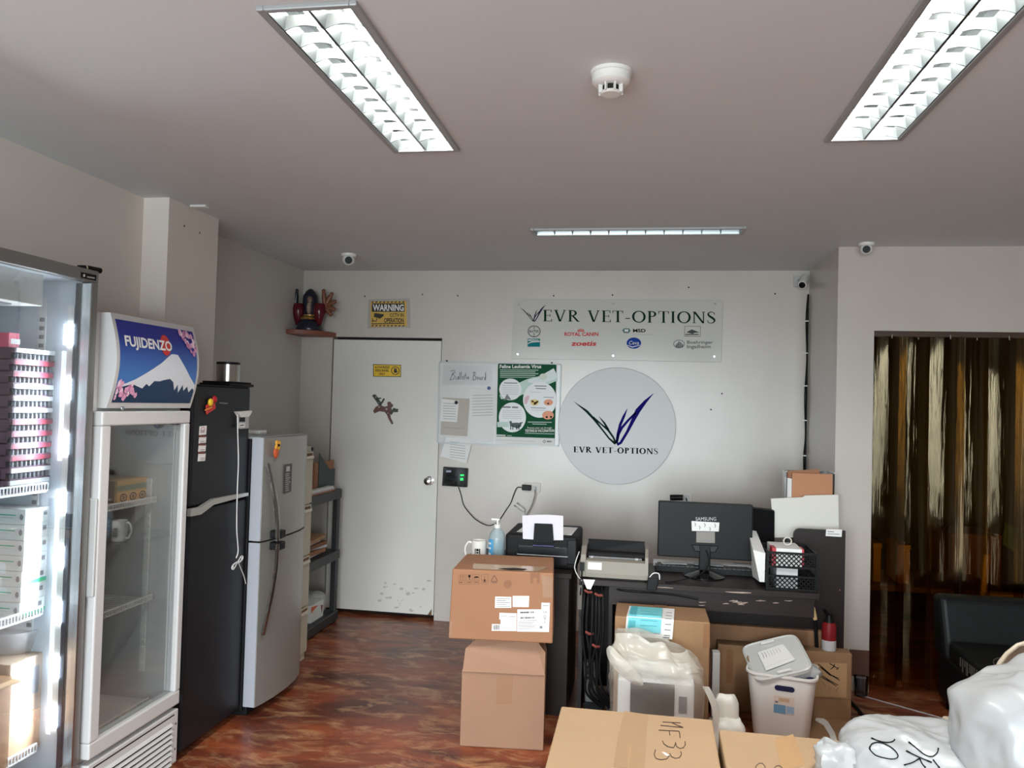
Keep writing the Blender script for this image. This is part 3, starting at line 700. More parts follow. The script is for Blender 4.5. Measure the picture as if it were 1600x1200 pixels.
# grille
gz1 = zd0-.022
mb = MB().box(xb-.02, GX-.004, yA+.006, yB, .05, gz1, M_fuji)
mb.build('base_panel', t, bevel=.004)
gr = MB(); k = 0; z = gz1-.045
while z > .06:
    gr.hexa([(GX-.004, yA+.07, z-.012), (GX+.006, yA+.07, z-.012), (GX+.006, yB-.05, z-.012), (GX-.004, yB-.05, z-.012), (GX-.004, yA+.07, z), (GX-.002, yA+.07, z), (GX-.002, yB-.05, z), (GX-.004, yB-.05, z)], M_fuji)
    gr.box(GX-.0042, GX-.0035, yA+.07, yB-.05, z-.024, z-.012, M_dark); z -= .024
gr.box(GX-.0042, GX-.0035, yA+.03, yB-.03, gz1-.02, gz1-.014, M_dark)
gr.build('grille', t)
mb = MB()
for z in (gz1-.06, gz1-.17): mb.lathe([(0, .0015), (.005, .001)], (GX-.004, yB-.018, z), M_dark, 10, 'X')
mb.build('screws', t)
# shelves and rails
ry = yB-tk-.006
for x in (GX-.16, GX-.42):
    mb = MB().box(x-.012, x+.012, ry-.004, ry+.004, zd0+.14, 1.28, M_white)
    for k in range(25): mb.box(x-.004, x+.012, ry-.0085, ry-.004, zd0+.17+.032*k, zd0+.184+.032*k, M_white)
    mb.build('shelf_rail', t)
gsx = GX-.12
szs = [at(262, 779, X=gsx).z, at(255, 928, X=gsx).z, at(246, 1088, X=gsx).z]
for z in szs: wire_shelf(GB+.06, gsx, yA+tk+.004, yB-tk-.016, z, t, M_white, .022)
q0, q1 = at(183, 760, X=gsx-.05), at(232, 760, X=gsx-.05)
M_ybox = mat('yellow_carton', (196, 152, 84), rough=.5)
b = thing('carton', 'brown and yellow carton with three round marks on the fridge shelf', 'carton', (gsx-.15, (q0.y+q1.y)/2, szs[0]+.001))
z0, z1 = szs[0]+.001, at(232, 745, X=gsx-.05).z
mb = MB().box(gsx-.25, gsx-.05, q0.y, q1.y, z0, z1, M_ybox)
fb = lambda a, c: Vector((gsx-.0495, q0.y+a*(q1.y-q0.y), z0+c*(z1-z0)))
mb.rect(fb, 0, .56, 1, .78, mat('carton_green', (120, 128, 96), rough=.5)); mb.rect(fb, .0, 0, 1, .5, mat('carton_orange', (222, 164, 96), rough=.5))
fb2 = lambda a, c: fb(a, c)+Vector((.0005, 0, 0))
for k in range(3): mb.ring(fb2, .2+.3*k, .27, .11, .17, .03, .05, M_ink, 18); mb.disc(fb2, .2+.3*k, .27, .05, .08, M_cardin, 14)
mb.build('printed_box', b)
MB().box(gsx-.25, gsx-.06, q0.y-.002, q0.y-.0005, z0, z1, M_cardin).build('side_panel', b)

# ------------------------------------------------------------------ black fridge
BX, BBK = -2.005, -2.40
by0, by1 = 3.325, 3.858; bz = 1.704
M_bf = mat('black_fridge_door', (23, 25, 30), rough=.42, spec=.35)
t = thing('refrigerator', 'tall black two-door fridge with stickers and a hanging white cord', 'fridge', ((BX+BBK)/2, (by0+by1)/2, 0))
MB().box(BBK, BX-.06, by0+.005, by1-.005, .03, bz-.012, M_bf).box(BBK+.02, BX-.08, by0+.03, by1-.03, 0, .03, M_blk2).build('cabinet', t, bevel=.006)
zs = at(388, 775, X=BX).z
MB().box(BX-.056, BX, by0, by1, zs+.008, bz-.006, M_bf).build('freezer_door', t, bevel=.012, seg=3)
lo = MB().box(BX-.056, BX, by0, by1, .045, zs-.010, M_bf).build('fridge_door', t, bevel=.012, seg=3)
MB().box(BBK, BX-.004, by0+.002, by1-.002, bz-.006, bz, M_blk).build('top_panel', t, bevel=.002)
hp = [at(296, 801, X=BX+.012), at(312, 798, X=BX+.014), at(332, 784, X=BX+.016), at(362, 777, X=BX+.016), at(386, 772, X=BX+.012)]
mb = MB(); hw = [.017, .017, .014, .011, .008]
for a, b_, u, v in zip(hp, hp[1:], hw, hw[1:]):
    mb.hexa([a+Vector((-.012, 0, -u)), a+Vector((.008, 0, -u)), b_+Vector((.008, 0, -v)), b_+Vector((-.012, 0, -v)), a+Vector((-.012, 0, u)), a+Vector((.008, 0, u)), b_+Vector((.008, 0, v)), b_+Vector((-.012, 0, v))], mat('handle_silver', (196, 196, 192), rough=.3, metal=.6))
lab(mb.build('handle', t), 'bent silver handle between the two doors')
fn = pxX(BX+.0008)
mb = MB().line(fn, [(343, 629.5), (356, 630.5)], 2, M_greyink); mb.build('badge', t)
tops = [(666, 680), (683, 693), (696, 706), (709, 721)]
for i, (a, b_) in enumerate(tops):
    lb = ['highest', 'second', 'third', 'lowest'][i]
    mb = MB().hexa([fn(310.5-i*.6, b_), fn(322-i*.6, b_-1), fn(323-i*.6, a-1), fn(311.5-i*.6, a)]+[v+Vector((.0008, 0, 0)) for v in (fn(310.5-i*.6, b_), fn(322-i*.6, b_-1), fn(323-i*.6, a-1), fn(311.5-i*.6, a))], M_paper)
    f2 = pxX(BX+.0022)
    if i: mb.rect(f2, 311-i*.6, a+.2, 322.5-i*.6, a-3, mat('sticker_maroon', (110, 58, 52), rough=.5))
    else: mb.ring(f2, 317, 671, 3, 4, 1, 1, mat('sticker_pink', (206, 140, 140), rough=.5), 16)
    for k in range(2): mb.line(f2, [(313, a+7+2.5*k), (320, a+6.6+2.5*k)], .9, M_greyink)
    tag(mb.build('sticker'), f'small white sticker, {lb} of the column of four on the black fridge', 'sticker', 'column of stickers on the black fridge')
c = at(328, 632, X=BX+.003)
m_ = thing('fridge_magnet', 'red and yellow fruit-like magnet on the black fridge', 'magnet', c)
MB().obox(c+Vector((.004, 0, -.012)), (.004, 0, 0), (0, .038, .014), (0, -.004, .022), mat('magnet_red', (196, 44, 38), rough=.4)).build('plate', m_, bevel=.004)
MB().ell(c+Vector((.010, -.012, .010)), (.010, .019, .019), mat('magnet_yellow', (236, 196, 46), rough=.4), 14, 8).build('yellow_ball', m_)
MB().ell(c+Vector((.010, .022, .024)), (.010, .018, .018), mat('magnet_crimson', (176, 26, 40), rough=.4), 14, 8).build('red_ball', m_)
mb = MB().line(pxX(BX+.0125), [(320, 641), (332, 636)], 1.6, mat('magnet_yellow2', (230, 170, 60), rough=.4)); mb.build('lettering', m_)
# thermometer with its cord
c = at(377, 657, X=BX+.003)
m_ = thing('thermometer', 'small digital thermometer hung on the black fridge with its white cord', 'thermometer', c)
fb = pxX(BX+.001)
mb = MB().prism([fb(365, 643), fb(388, 641.5), fb(387, 645), fb(383, 651), fb(371, 652)], (.022, 0, 0), M_white)
mb.build('hook_shelf', m_)
mb = MB().prism([fb(372, 651), fb(384.5, 650), fb(384, 669), fb(371.5, 670)], (.016, 0, 0), M_gridgrey).rect(pxX(BX+.018), 374, 652, 383, 659, M_blk).rect(pxX(BX+.018), 373, 661, 383, 668, M_paper)
mb.line(pxX(BX+.0185), [(375, 665), (381, 664)], 1.2, M_ink); mb.build('display', m_)
cp = [(371, 648), (371.5, 680), (372.5, 720), (371, 760), (370, 800), (370, 830), (372, 860), (369, 872)]
mb = MB().tube(curve([at(x, y, X=BX+.022) for x, y in cp]), .0028, M_white, 6)
k0 = at(371, 879, X=BX+.024)
for s, e in ((-1, .9), (1, 1.0)):
    for r_ in (.028, .022): mb.tube([k0+Vector((.003*math.sin(2*a), s*(r_-r_*math.cos(a))*.95, -s*-.35*(r_-r_*math.cos(a))+.4*r_*math.sin(a))) for a in [2*PI*q/16 for q in range(17)]], .0028, M_white, 6)
mb.tube(curve([at(x, y, X=BX+.020) for x, y in ((373, 880), (377, 890), (381, 900), (384, 912))]), .002, M_white, 6)
mb.build('cord', m_)
# canister on a tray on the black fridge
c = at(356, 594, X=-2.12); c.z = bz
tag(MB().box(c.x-.09, c.x+.08, c.y-.12, c.y+.13, bz, bz+.014, M_blk).box(c.x-.08, c.x+.07, c.y-.11, c.y+.12, bz+.014, bz+.024, M_blk2).build('serving_tray', bevel=.004), 'black tray on top of the black fridge', 'tray')
t = thing('canister', 'shiny stainless steel canister on the black fridge tray', 'canister', c+Vector((0, 0, .0245)))
b0 = c+Vector((0, 0, .0245)); hz = at(356, 566, X=-2.12).z-bz-.0245; rr = .058
MB().lathe([(0, 0), (rr, 0), (rr, hz-.01), (0, hz-.01)], b0, mat('brushed_steel', (190, 186, 180), rough=.25, metal=1), 32).build('body', t)
MB().lathe([(rr+.001, hz-.012), (rr+.001, hz), (0, hz)], b0, M_blk, 32).build('rim', t)
sz = 1.441
p = at(400, 674, X=-2.1); p.y = max(p.y, 3.93)
tag(MB().box(-2.2, -2.08, p.y-.0, p.y+.09, sz+.012, sz+.026, M_white).box(-2.2, -2.08, p.y, p.y+.09, sz+.005, sz+.012, M_paperg).build('folded_cloth', bevel=.003), 'small folded white cloth on the silver fridge', 'cloth')

# ------------------------------------------------------------------ silver fridge
sy0, sy1 = 3.866, 4.463
M_sil = mat('silver_door', (162, 160, 155), rough=.36, metal=.5)
M_sils = mat('silver_side', (176, 180, 190), rough=.4, metal=.2)
t = thing('refrigerator', 'silver two-door fridge with curved handles and an orange magnet', 'fridge', (-2.16, (sy0+sy1)/2, 0))
MB().box(-2.395, -1.997, sy0, sy1, .03, sz-.01, M_blk2).box(-2.36, -1.98, sy0+.02, sy1-.02, 0, .05, M_blk2).build('cabinet', t, bevel=.006)  # cabinet coloured black to paint in the shadowed gap beside the black fridge
arc = [(sy0, -1.925), (sy0+.06, -1.913), (sy0+.16, -1.900), (sy0+.29, -1.894), (sy0+.43, -1.901), (sy0+.53, -1.921), (sy1-.012, -1.944), (sy1, -1.965)]
def sdoor(name, z0, z1):
    pts = [Vector((-1.99, sy0, z0))]+[Vector((x, y, z0)) for y, x in arc]+[Vector((-1.99, sy1, z0))]
    mb = MB().prism(pts, (0, 0, z1-z0), M_sil, True)
    mb.box(-1.99, -1.930, sy0-.0015, sy0, z0, z1, M_sils)
    return mb.build(name, t)
zs = at(405.5, 848, X=-1.925).z
sdoor('freezer_door', zs+.005, sz); sdoor('fridge_door', .055, zs-.005)
MB().box(-2.39, -1.95, sy0+.01, sy1-.02, sz-.008, sz+.004, M_alud).build('top_panel', t, bevel=.002)
hp = [(418.7, 724, -1.902), (424.5, 748, -1.880), (430.5, 780, -1.858), (433.5, 812, -1.847), (433.8, 845, -1.842)]
mk = mat('handle_chrome', (150, 146, 140), rough=.2, metal=.95)
def grip(pts, w0):
    mb = MB(); L = []
    for x, y, xx in pts: L.append(at(x, y, X=xx))
    L = curve(L, 5)
    n = len(L); sec = [(-.006, -w0), (.003, -w0), (.008, -w0*.5), (.009, 0), (.008, w0*.5), (.003, w0), (-.006, w0)]; q = len(sec)
    vs = [p+Vector((dx, dy*(1-.35*abs(2*i/(n-1)-1)), 0)) for i, p in enumerate(L) for dx, dy in sec]
    mb.add(vs, [[i*q+k, i*q+(k+1) % q, (i+1)*q+(k+1) % q, (i+1)*q+k] for i in range(n-1) for k in range(q)]+[list(range(q)), [(n-1)*q+k for k in range(q)]], mk, True)
    return mb, L
mb, L1 = grip(hp, .019); lab(mb.build('handle', t), 'curved chrome handle of the freezer door')
hp2 = [(433.5, 850, -1.842), (432, 885, -1.849), (426.5, 920, -1.866), (418, 960, -1.888), (411, 992, -1.906)]
mb, L2 = grip(hp2, .016); lab(mb.build('handle', t), 'curved chrome handle of the lower door')
for L_, zz in ((L1, zs+.03), (L2, zs-.03)): MB().box(-1.910, L_[-1 if L_ is L1 else 0].x-.006, sy0+.07, sy0+.13, zz-.02, zz+.02, M_blk).build('handle_mount', t, bevel=.004)
fn = pxX(-1.8935)
mb = MB().poly([fn(444.5, 726), fn(456.5, 724), fn(455, 768), fn(443.5, 772)], mat('label_grey', (74, 72, 70), rough=.5)); f2 = pxX(-1.8928)
for k in range(9): mb.line(f2, [(446, 741+3.2*k), (454+random.uniform(-3, 0), 740+3.2*k)], 1.2, M_gridgrey)
mb.poly([f2(447.5, 729), f2(453, 728), f2(453, 736), f2(447, 737)], M_gridgrey)
lab(mb.build('energy_label', t), 'dark printed label on the freezer door')
c = at(430, 702, X=-1.899)
m_ = thing('fridge_magnet', 'orange and yellow flower-like magnet on the silver fridge', 'magnet', c)
MB().ell(c+Vector((.006, 0, -.016)), (.010, .026, .032), mat('magnet_orange', (200, 92, 50), rough=.45), 14, 10).build('plate', m_)
mb = MB()
for k in range(4): mb.ell(c+Vector((.014, .020*math.cos(k*PI/2+.6), .022+.016*math.sin(k*PI/2+.6))), (.007, .014, .014), mat('magnet_gold', (226, 164, 60), rough=.45), 10, 8)
mb.ell(c+Vector((.02, 0, .022)), (.006, .007, .007), M_blk, 8, 6); mb.build('flower', m_)

# ------------------------------------------------------------------ filing cabinet
CX = -2.055
cy0, cy1 = 4.475, 4.815; cz = at(491, 697, X=CX).z
M_fil = mat('cabinet_cream', (198, 192, 172), rough=.45)
t = thing('filing_cabinet', 'cream four-drawer filing cabinet beside the silver fridge', 'filing cabinet', (-2.33, (cy0+cy1)/2, 0))
MB().box(-2.62, CX-.018, cy0, cy1, 0.0, cz, M_fil).build('cabinet', t, bevel=.003)
ys_ = [704, 786, 864, 941, 1018]; zz = [at(489, y, X=CX).z for y in ys_]; zz[0] = cz-.03; zz[-1] = .05
M_lbl = mat('handle_cream', (226, 220, 202), rough=.3)
for i in range(4):
    d = MB().box(CX-.018, CX, cy0+.008, cy1-.008, zz[i+1]+.006, zz[i]-.004, M_fil).build('drawer', t, bevel=.003)
    MB().box(CX, CX+.014, cy1-.19, cy1-.03, zz[i]-.045, zz[i]-.028, M_lbl).box(CX, CX+.003, cy1-.19, cy1-.03, zz[i]-.028, zz[i]-.012, M_cardin).build('handle', d, bevel=.003)
lab(MB().lathe([(0, .008), (.010, .008), (.011, 0)], (CX, cy1-.035, cz-.016), M_blk, 14, 'X').build('lock', t), 'dark round lock')

# ------------------------------------------------------------------ black plastic shelf rack
RX, RB = -2.195, -2.62
ry0, ry1 = 5.06, 5.69
M_rk = mat('rack_plastic', (38, 40, 42), rough=.5)
t = thing('shelf_rack', 'black plastic shelf rack standing by the white door', 'shelf', ((RX+RB)/2, (ry0+ry1)/2, 0))
rz = [.985, .535, .085]
for z in rz: MB().box(RB, RX, ry0, ry1, z-.07, z, M_rk).build('shelf', t, bevel=.008)
for x in (RX-.03, RB+.03):
    for y in (ry0+.03, ry1-.03):
        MB().box(x-.022, x+.022, y-.022, y+.022, 0, .915, M_rk).build('post', t, bevel=.006)
# magazine file with folders
fz = rz[0]+.0
p0, p1 = at(491, 760, X=-2.25), at(531, 762, X=-2.25)
fy0, fy1 = ry0+.02, ry1-.02
fxa, fxb = -2.36, -2.25
M_dg = mat('file_green', (22, 48, 42), rough=.5)
t = thing('magazine_file', 'dark green magazine file on the top of the shelf rack', 'magazine file', ((fxa+fxb)/2, fy1-.15, fz))
ya, yb = fy1-.30, fy1-.0
pts = [Vector((fxb, ya, fz)), Vector((fxb, yb, fz)), Vector((fxb, yb, fz+.15)), Vector((fxb, yb-.10, fz+.15)), Vector((fxb, ya, fz+.28))]
MB().prism([q-Vector((.004, 0, 0)) for q in pts], (.004, 0, 0), M_dg).prism([Vector((fxa, q.y, q.z)) for q in pts], (.004, 0, 0), M_dg).box(fxa+.004, fxb-.004, yb-.004, yb, fz, fz+.15, M_dg).box(fxa+.004, fxb-.004, ya, yb-.004, fz, fz+.004, M_dg).build('file_box', t)
M_br = mat('folder_brown', (156, 106, 76), rough=.7); M_br2 = mat('folder_brown_dark', (128, 82, 58), rough=.7)
for i, (xo, mm) in enumerate(((-2.262, M_br), (-2.282, M_br2), (-2.302, M_paper), (-2.322, M_br2))):
    tag(MB().box(xo-.007, xo+.007, fy1-.36+.01*i, fy1-.012-.004*i, fz+.006, fz+.215-.006*i, mm).build('folder'), ['brown folder facing out in the dark green magazine file', 'dark brown folder second in the dark green magazine file', 'white folder between brown ones in the dark green magazine file', 'dark brown folder at the back of the dark green magazine file'][i], 'folder', 'folders in the green magazine file')
for i in range(3):
    z = fz+.0005+i*.012
    tag(MB().box(-2.243, -2.20, ry0+.05+.01*i, ry1-.12-.02*i, z, z+.0115, (M_br, M_paperg, M_paper)[i]).build('envelope'), ['brown envelope at the bottom of the pile beside the magazine file', 'grey envelope in the pile beside the magazine file', 'white envelope on top of the pile beside the magazine file'][i], 'envelope', 'envelopes on the rack top')
cols_ = [M_paper, M_br, M_paperg, M_br2, M_paper, M_card]
z = rz[1]
names = ['lowest', 'second', 'third', 'fourth', 'fifth', 'topmost']
for i in range(6):
    a = R(random.uniform(-14, 14)); h_ = .018+.008*(i % 2)
    tag(MB().obox((-2.36+.02*(i % 2), 5.36+.03*random.uniform(-1, 1), z+h_/2+.0005), Vector((math.cos(a), math.sin(a), 0))*.10, Vector((-math.sin(a), math.cos(a), 0))*.15, (0, 0, h_/2-.0006), cols_[i]).build('paper_bundle'), f'bundle of papers, {names[i]} of the pile on the middle rack shelf', 'papers', 'paper bundles on the middle rack shelf')
    z += h_
p = at(492, 965, X=-2.24)
t = thing('carton', 'white carton with an orange corner on the bottom rack shelf', 'carton', (-2.30, 5.40, rz[2]))
yw = at(505, 960, X=-2.235).y
MB().box(-2.38, -2.235, yw-.22, yw, rz[2], rz[2]+.12, M_wbox).build('box', t, bevel=.003)
mb = MB().poly([Vector((-2.2345, yw-.22, rz[2]+.07)), Vector((-2.2345, yw-.10, rz[2]+.10)), Vector((-2.2345, yw-.22, rz[2]+.115))], mat('print_orange', (206, 96, 50), rough=.5))
mb.poly([Vector((-2.2345, yw-.055, rz[2]+.09)), Vector((-2.2345, yw-.01, rz[2]+.08)), Vector((-2.2345, yw-.03, rz[2]+.02))], M_br2); mb.build('print', t)
t = thing('plastic_bag', 'crumpled clear bag behind the carton on the bottom rack shelf', 'plastic bag', (-2.33, yw+.07, rz[2]))
mb = MB(); blob(mb, (-2.34, yw+.065, rz[2]+.07), (.09, .06, .075), mat_film('bag_film', (220, 222, 220), .35), amp=.02, freq=14, seed=4, flat=rz[2]+.001, seg=20, rings=12, ridged=True); mb.build('bag', t)

# ------------------------------------------------------------------ corner shelf and figurine
M_shw = mat('shelf_brown', (128, 74, 58), rough=.5)
zsh = at(474, 513, X=-2.45).z
zsh = at(519, 527, Y=YB-.01).z+.035
c0 = Vector((XREC, YB, zsh-.035)); rad = .285
pts = [c0]+[c0+Vector((rad*math.cos(a), -rad*math.sin(a), 0)) for a in [PI/2*k/14 for k in range(15)]]
tag(MB().prism(pts, (0, 0, .035), M_shw).build('corner_shelf', bevel=.003), 'brown rounded corner shelf left of the warning sign', 'shelf')
c = Vector((XREC+.115, YB-.12, zsh+.001))
t = thing('figurine', 'dark figurine with shiny red sleeves and brown branching arms on the corner shelf', 'figurine', c)
M_nv = mat('figurine_navy', (26, 30, 44), rough=.25); M_rd = mat('figurine_red', (86, 14, 26), rough=.18, spec=.4); M_gd = mat('figurine_gold', (196, 158, 92), rough=.2, metal=.8); M_bn = mat('figurine_brown', (118, 70, 48), rough=.4)
MB().lathe([(0, 0), (.098, 0), (.102, .012), (.094, .035), (.088, .06), (.07, .085), (.055, .10), (0, .10)], c, M_nv, 24).build('base', t)
MB().lathe([(.058, .082), (.074, .086), (.078, .096), (.07, .106), (.05, .108)], c, M_gd, 24).lathe([(.048, .108), (.058, .114), (.058, .122), (.046, .126)], c, M_gd, 24).build('gold_band', t)
MB().lathe([(.052, .10), (.050, .14), (.052, .18), (.060, .22), (.056, .27), (.036, .305), (.012, .325), (0, .327)], c, M_nv, 20).build('hooded_body', t)
MB().ell(c+Vector((.012, -.040, .235)), (.026, .022, .036), mat('figurine_face', (120, 92, 74), rough=.35), 14, 10).ell(c+Vector((.010, -.045, .175)), (.018, .02, .05), mat('figurine_cloth', (150, 128, 116), rough=.5), 12, 8).build('face', t)
for s in (-1, 1):
    mb = MB(); q = c+Vector((s*.085, -.02, .13))
    mb.lathe([(.018, -.085), (.032, -.045), (.046, 0), (.048, .04), (.040, .072), (.034, .08), (.030, .072)], q, M_rd, 18)
    lab(mb.build('sleeve', t), 'shiny red flared sleeve')
    mb = MB(); q = c+Vector((s*.12, .0, .19))
    for a, l in ((60, .11), (95, .12), (25, .09), (-15, .08), (-50, .08)):
        d = Vector((s*math.cos(R(a)), -.1, math.sin(R(a))))
        mb.tube([q, q+d*l*.6, q+d*l], [.018, .020, .012], M_bn if s > 0 else M_nv, 8); mb.ell(q+d*l, (.016, .012, .016), M_bn if s > 0 else M_nv, 8, 6)
    mb.build('branching_arm', t)

# ------------------------------------------------------------------ signs on the back wall and door
M_yel = mat('sign_yellow', (206, 168, 78), rough=.4); M_yel2 = mat('sign_yellow_bright', (226, 186, 40), rough=.4)
M_signblk = mat('sign_black', (34, 30, 28), rough=.5)
def sheet(mb, px, Y, th, m):
    """a thin sheet whose front face has the pixel corners px"""
    f = [at(x, y, Y=Y) for x, y in px]
    return mb.prism(f, (0, th, 0), m)
M_sleeve = mat('sleeve_film', (176, 172, 168), rough=.12)
t = thing('warning_sign', 'yellow and black CCTV warning sign in a clear sleeve above the white door', 'sign', at(606, 512, Y=YB))
sheet(MB(), [(574, 513), (641, 512), (640, 466), (576, 468)], YB-.003, .003, M_sleeve).build('sleeve', t)
Y1 = YB-.0036; f = pxY(Y1); f2 = pxY(Y1-.0006); f3 = pxY(Y1-.0012)
mb = MB().poly([f(579, 511), f(636, 510), f(635, 470), f(579, 471)], M_yel)
mb.rect(f2, 581, 487.2, 632, 474, M_signblk)
mb.text('WARNING', f3, 582.5, 485.5, 631, 475.5, M_paper, bold=.03)
mb.text('CCTV IN', f3, 609, 495, 631, 489.5, M_signblk, bold=.02); mb.text('OPERATION', f3, 600, 504, 631, 497, M_signblk, bold=.03)
for k in range(9):
    mb.poly([f2(580+6*k, 473), f2(583+6*k, 473), f2(584.5+6*k, 471), f2(581.5+6*k, 471)], M_signblk); mb.poly([f2(580+6*k, 510), f2(583+6*k, 510), f2(584.5+6*k, 508), f2(581.5+6*k, 508)], M_signblk)
mb.line(f2, [(580, 506), (632, 505.4)], 1.4, M_signblk)
mb.poly([f2(585, 489), f2(600, 491), f2(599, 494), f2(594, 498), f2(590, 496.5), f2(584, 495)], M_signblk); mb.line(f2, [(582, 497), (582, 504)], 1.2, M_signblk); mb.line(f2, [(582, 501), (588, 502), (589, 497)], 1.4, M_signblk)
mb.build('printed_sign', t)
f = pxY(YB+.0045); f2 = pxY(YB+.0039); f3 = pxY(YB+.0033)
mb = MB(); sheet(mb, [(583, 588.5), (626.5, 589), (626.5, 570), (583, 569)], YB+.0046, .0012, M_signblk)
mb.poly([f2(584, 587.6), f2(625.6, 588), f2(625.6, 570.8), f2(584, 570)], M_yel2)
for s, x0, y0, x1, y1 in (('AUTHORIZED', 585.5, 575.6, 609, 572.2), ('PERSONNEL', 586.5, 580.6, 608, 577.2), ('ONLY', 592, 585.8, 602, 582.4)): mb.text(s, f3, x0, y0, x1, y1, M_signblk, bold=.03)
mb.ring(f3, 617.7, 579, 6.6, 6.8, 1.2, 1.2, M_signblk, 24); mb.rect(f3, 615.5, 582.5, 620, 577.5, M_signblk)
for k in range(4): mb.rect(f3, 615.3+1.2*k, 577.5, 616.2+1.2*k, 574.5+abs(k-1.5)*.5, M_signblk)
mb.line(f3, [(621.3, 580), (619.5, 582)], 1, M_signblk)
tag(mb.build('door_sign'), 'small yellow AUTHORIZED PERSONNEL ONLY sign on the white door', 'sign')
# animal-shaped door ornament
M_or = mat('ornament_brown', (98, 62, 54), rough=.5); M_or2 = mat('ornament_green', (52, 56, 48), rough=.5)
f = pxY(YB-.006, 560, 590, 13.33)
t = thing('door_ornament', 'brown carved animal-shaped ornament hung on the white door', 'ornament', at(602, 640, Y=YB))
mb = MB()
def carved(pts, m, th=.014): mb.prism([f(x, y) for x, y in pts], (0, th-.002, 0), m)
carved([(305, 690), (360, 610), (430, 570), (500, 590), (540, 610), (600, 590), (680, 640), (690, 700), (650, 760), (600, 780), (545, 715), (430, 700), (330, 745)], M_or)
carved([(590, 760), (650, 740), (665, 840), (720, 950), (700, 975), (680, 955), (620, 850)], M_or)
carved([(610, 590), (600, 530), (625, 500), (665, 510), (680, 545), (715, 560), (705, 610), (660, 640)], M_or)
mb.build('body', t)
mb = MB(); carved([(420, 570), (360, 480), (290, 385), (300, 355), (345, 350), (385, 400), (430, 470), (480, 545), (470, 585)], M_or2); carved([(385, 420), (465, 418), (468, 440), (405, 450)], M_or2); carved([(460, 530), (520, 430), (545, 445), (490, 540)], M_or2)
carved([(660, 740), (720, 640), (750, 630), (770, 650), (820, 650), (812, 718), (720, 715), (680, 780)], M_or2); mb.build('limbs', t)
mb = MB()
for x, y, q in ((430, 612, 18), (585, 655, 22), (615, 740, 12), (362, 408, 14), (425, 520, 10)): mb.disc(pxY(YB-.0065, 560, 590, 13.33), x, y, q, q, mat('ornament_dot', (176, 160, 150), rough=.5), 12)
mb.build('spots', t)

# acrylic sign board
M_acb = mat('acrylic_board', (198, 197, 190), rough=.16, spec=.35)
M_dgt = mat('sign_dark_green', (18, 46, 38), rough=0.8, spec=.06); M_navy = mat('sign_navy', (24, 20, 66), rough=0.8, spec=.06)
Y1 = YB-.022
t = thing('sign_board', 'long rectangular acrylic sign board with the company name and supplier logos', 'sign', at(964, 566, Y=YB))
sheet(MB(), [(799, 560), (1127, 566), (1129, 469.5), (803.5, 467)], Y1, .006, M_acb).build('board', t, bevel=.001)
for x, y in ((810.5, 475.5), (958.5, 474), (1117, 474.6), (809, 553.5), (958, 556), (1116, 557)):
    p = at(x, y, Y=Y1); MB().lathe([(0, -.004), (.008, -.004), (.009, 0), (.006, .001), (.006, .021)], p, M_chrome, 14, 'Y').build('standoff', t)
Yp = Y1-.0006; f = pxY(Yp)
mb = MB()
fs = lambda x, y: f(848+(x-848)*1.0, y+(x-848)*.0125)
serif(mb, 'EVR VET-OPTIONS', fs, 848, 502, 1118, 484, M_dgt, fat=.14, thin=.072, gap=.10)
lf = lambda x, y: f(812+(x-220)*(853-812)/748, 476+(y-268)*(502.5-476)/482)
mb.build('company_name', t); mb = MB()
for r_ in LEAF_G: mb.rib(lf, r_, M_dgt)
for r_ in LEAF_B: mb.rib(lf, r_, M_navy)
mb.build('leaf_emblem', t)
mb = MB(); M_lr = mat('logo_red', (206, 62, 62), rough=.7, spec=.1); M_lt = mat('logo_teal', (24, 120, 126), rough=.7, spec=.1); M_lb = mat('logo_blue', (26, 64, 150), rough=.7, spec=.1); M_lg = mat('logo_grey', (84, 86, 92), rough=.7, spec=.1)
g = pxY(Yp, 790, 460, 4.571); g2 = pxY(Yp-.0005, 790, 460, 4.571)
mb.ring(g, 204, 264, 46, 42, 6, 6, M_lg, 28); mb.text('BAYER', g, 170, 272, 239, 255, M_lg, bold=.02)
for k, ch in enumerate('BA ER'):
    if ch != ' ': mb.text(ch, g, 199, 244+15*k, 210, 233+15*k, M_lg, bold=.02)
lab(mb.build('supplier_logo', t), 'grey round logo with a lettered cross'); mb = MB()
mb.rect(g, 157, 316, 246, 374, M_lt); mb.text('MERIAL', g2, 162, 334, 242, 320, M_paper, bold=.02); mb.rib(g2, [(157, 352, 4), (185, 340, 8), (246, 336, 6)], M_paper)
lab(mb.build('supplier_logo', t), 'teal square logo with a white swoosh'); mb = MB()
mb.text('ROYAL CANIN', g, 420, 296, 662, 270, M_lr, bold=.03)
for k in range(5): mb.rect(g, 514+10*k, 262, 520+10*k, 244+abs(k-2)*3, M_lr)
mb.rect(g, 512, 266, 562, 262, M_lr); lab(mb.build('supplier_logo', t), 'red logo with a small crown'); mb = MB(); mb.text('zoetis', g, 466, 366, 648, 334, M_lr, bold=.03, shear=.15)
lab(mb.build('supplier_logo', t), 'red lower-case lettering logo'); mb = MB()
mb.poly([g(832, 258), g(846, 242), g(880, 242), g(894, 258), g(880, 276), g(846, 276)], mat('logo_green', (20, 82, 82), rough=.4)); mb.poly([g2(848, 258), g2(856, 246), g2(862, 254), g2(870, 246), g2(878, 258), g2(870, 270), g2(862, 262), g2(856, 270)], M_paper)
mb.text('MSD', g, 910, 270, 1000, 246, M_ink, bold=.03); mb.line(g, [(908, 284), (1050, 286)], 6, M_gridgrey)
lab(mb.build('supplier_logo', t), 'dark green hexagon logo'); mb = MB()
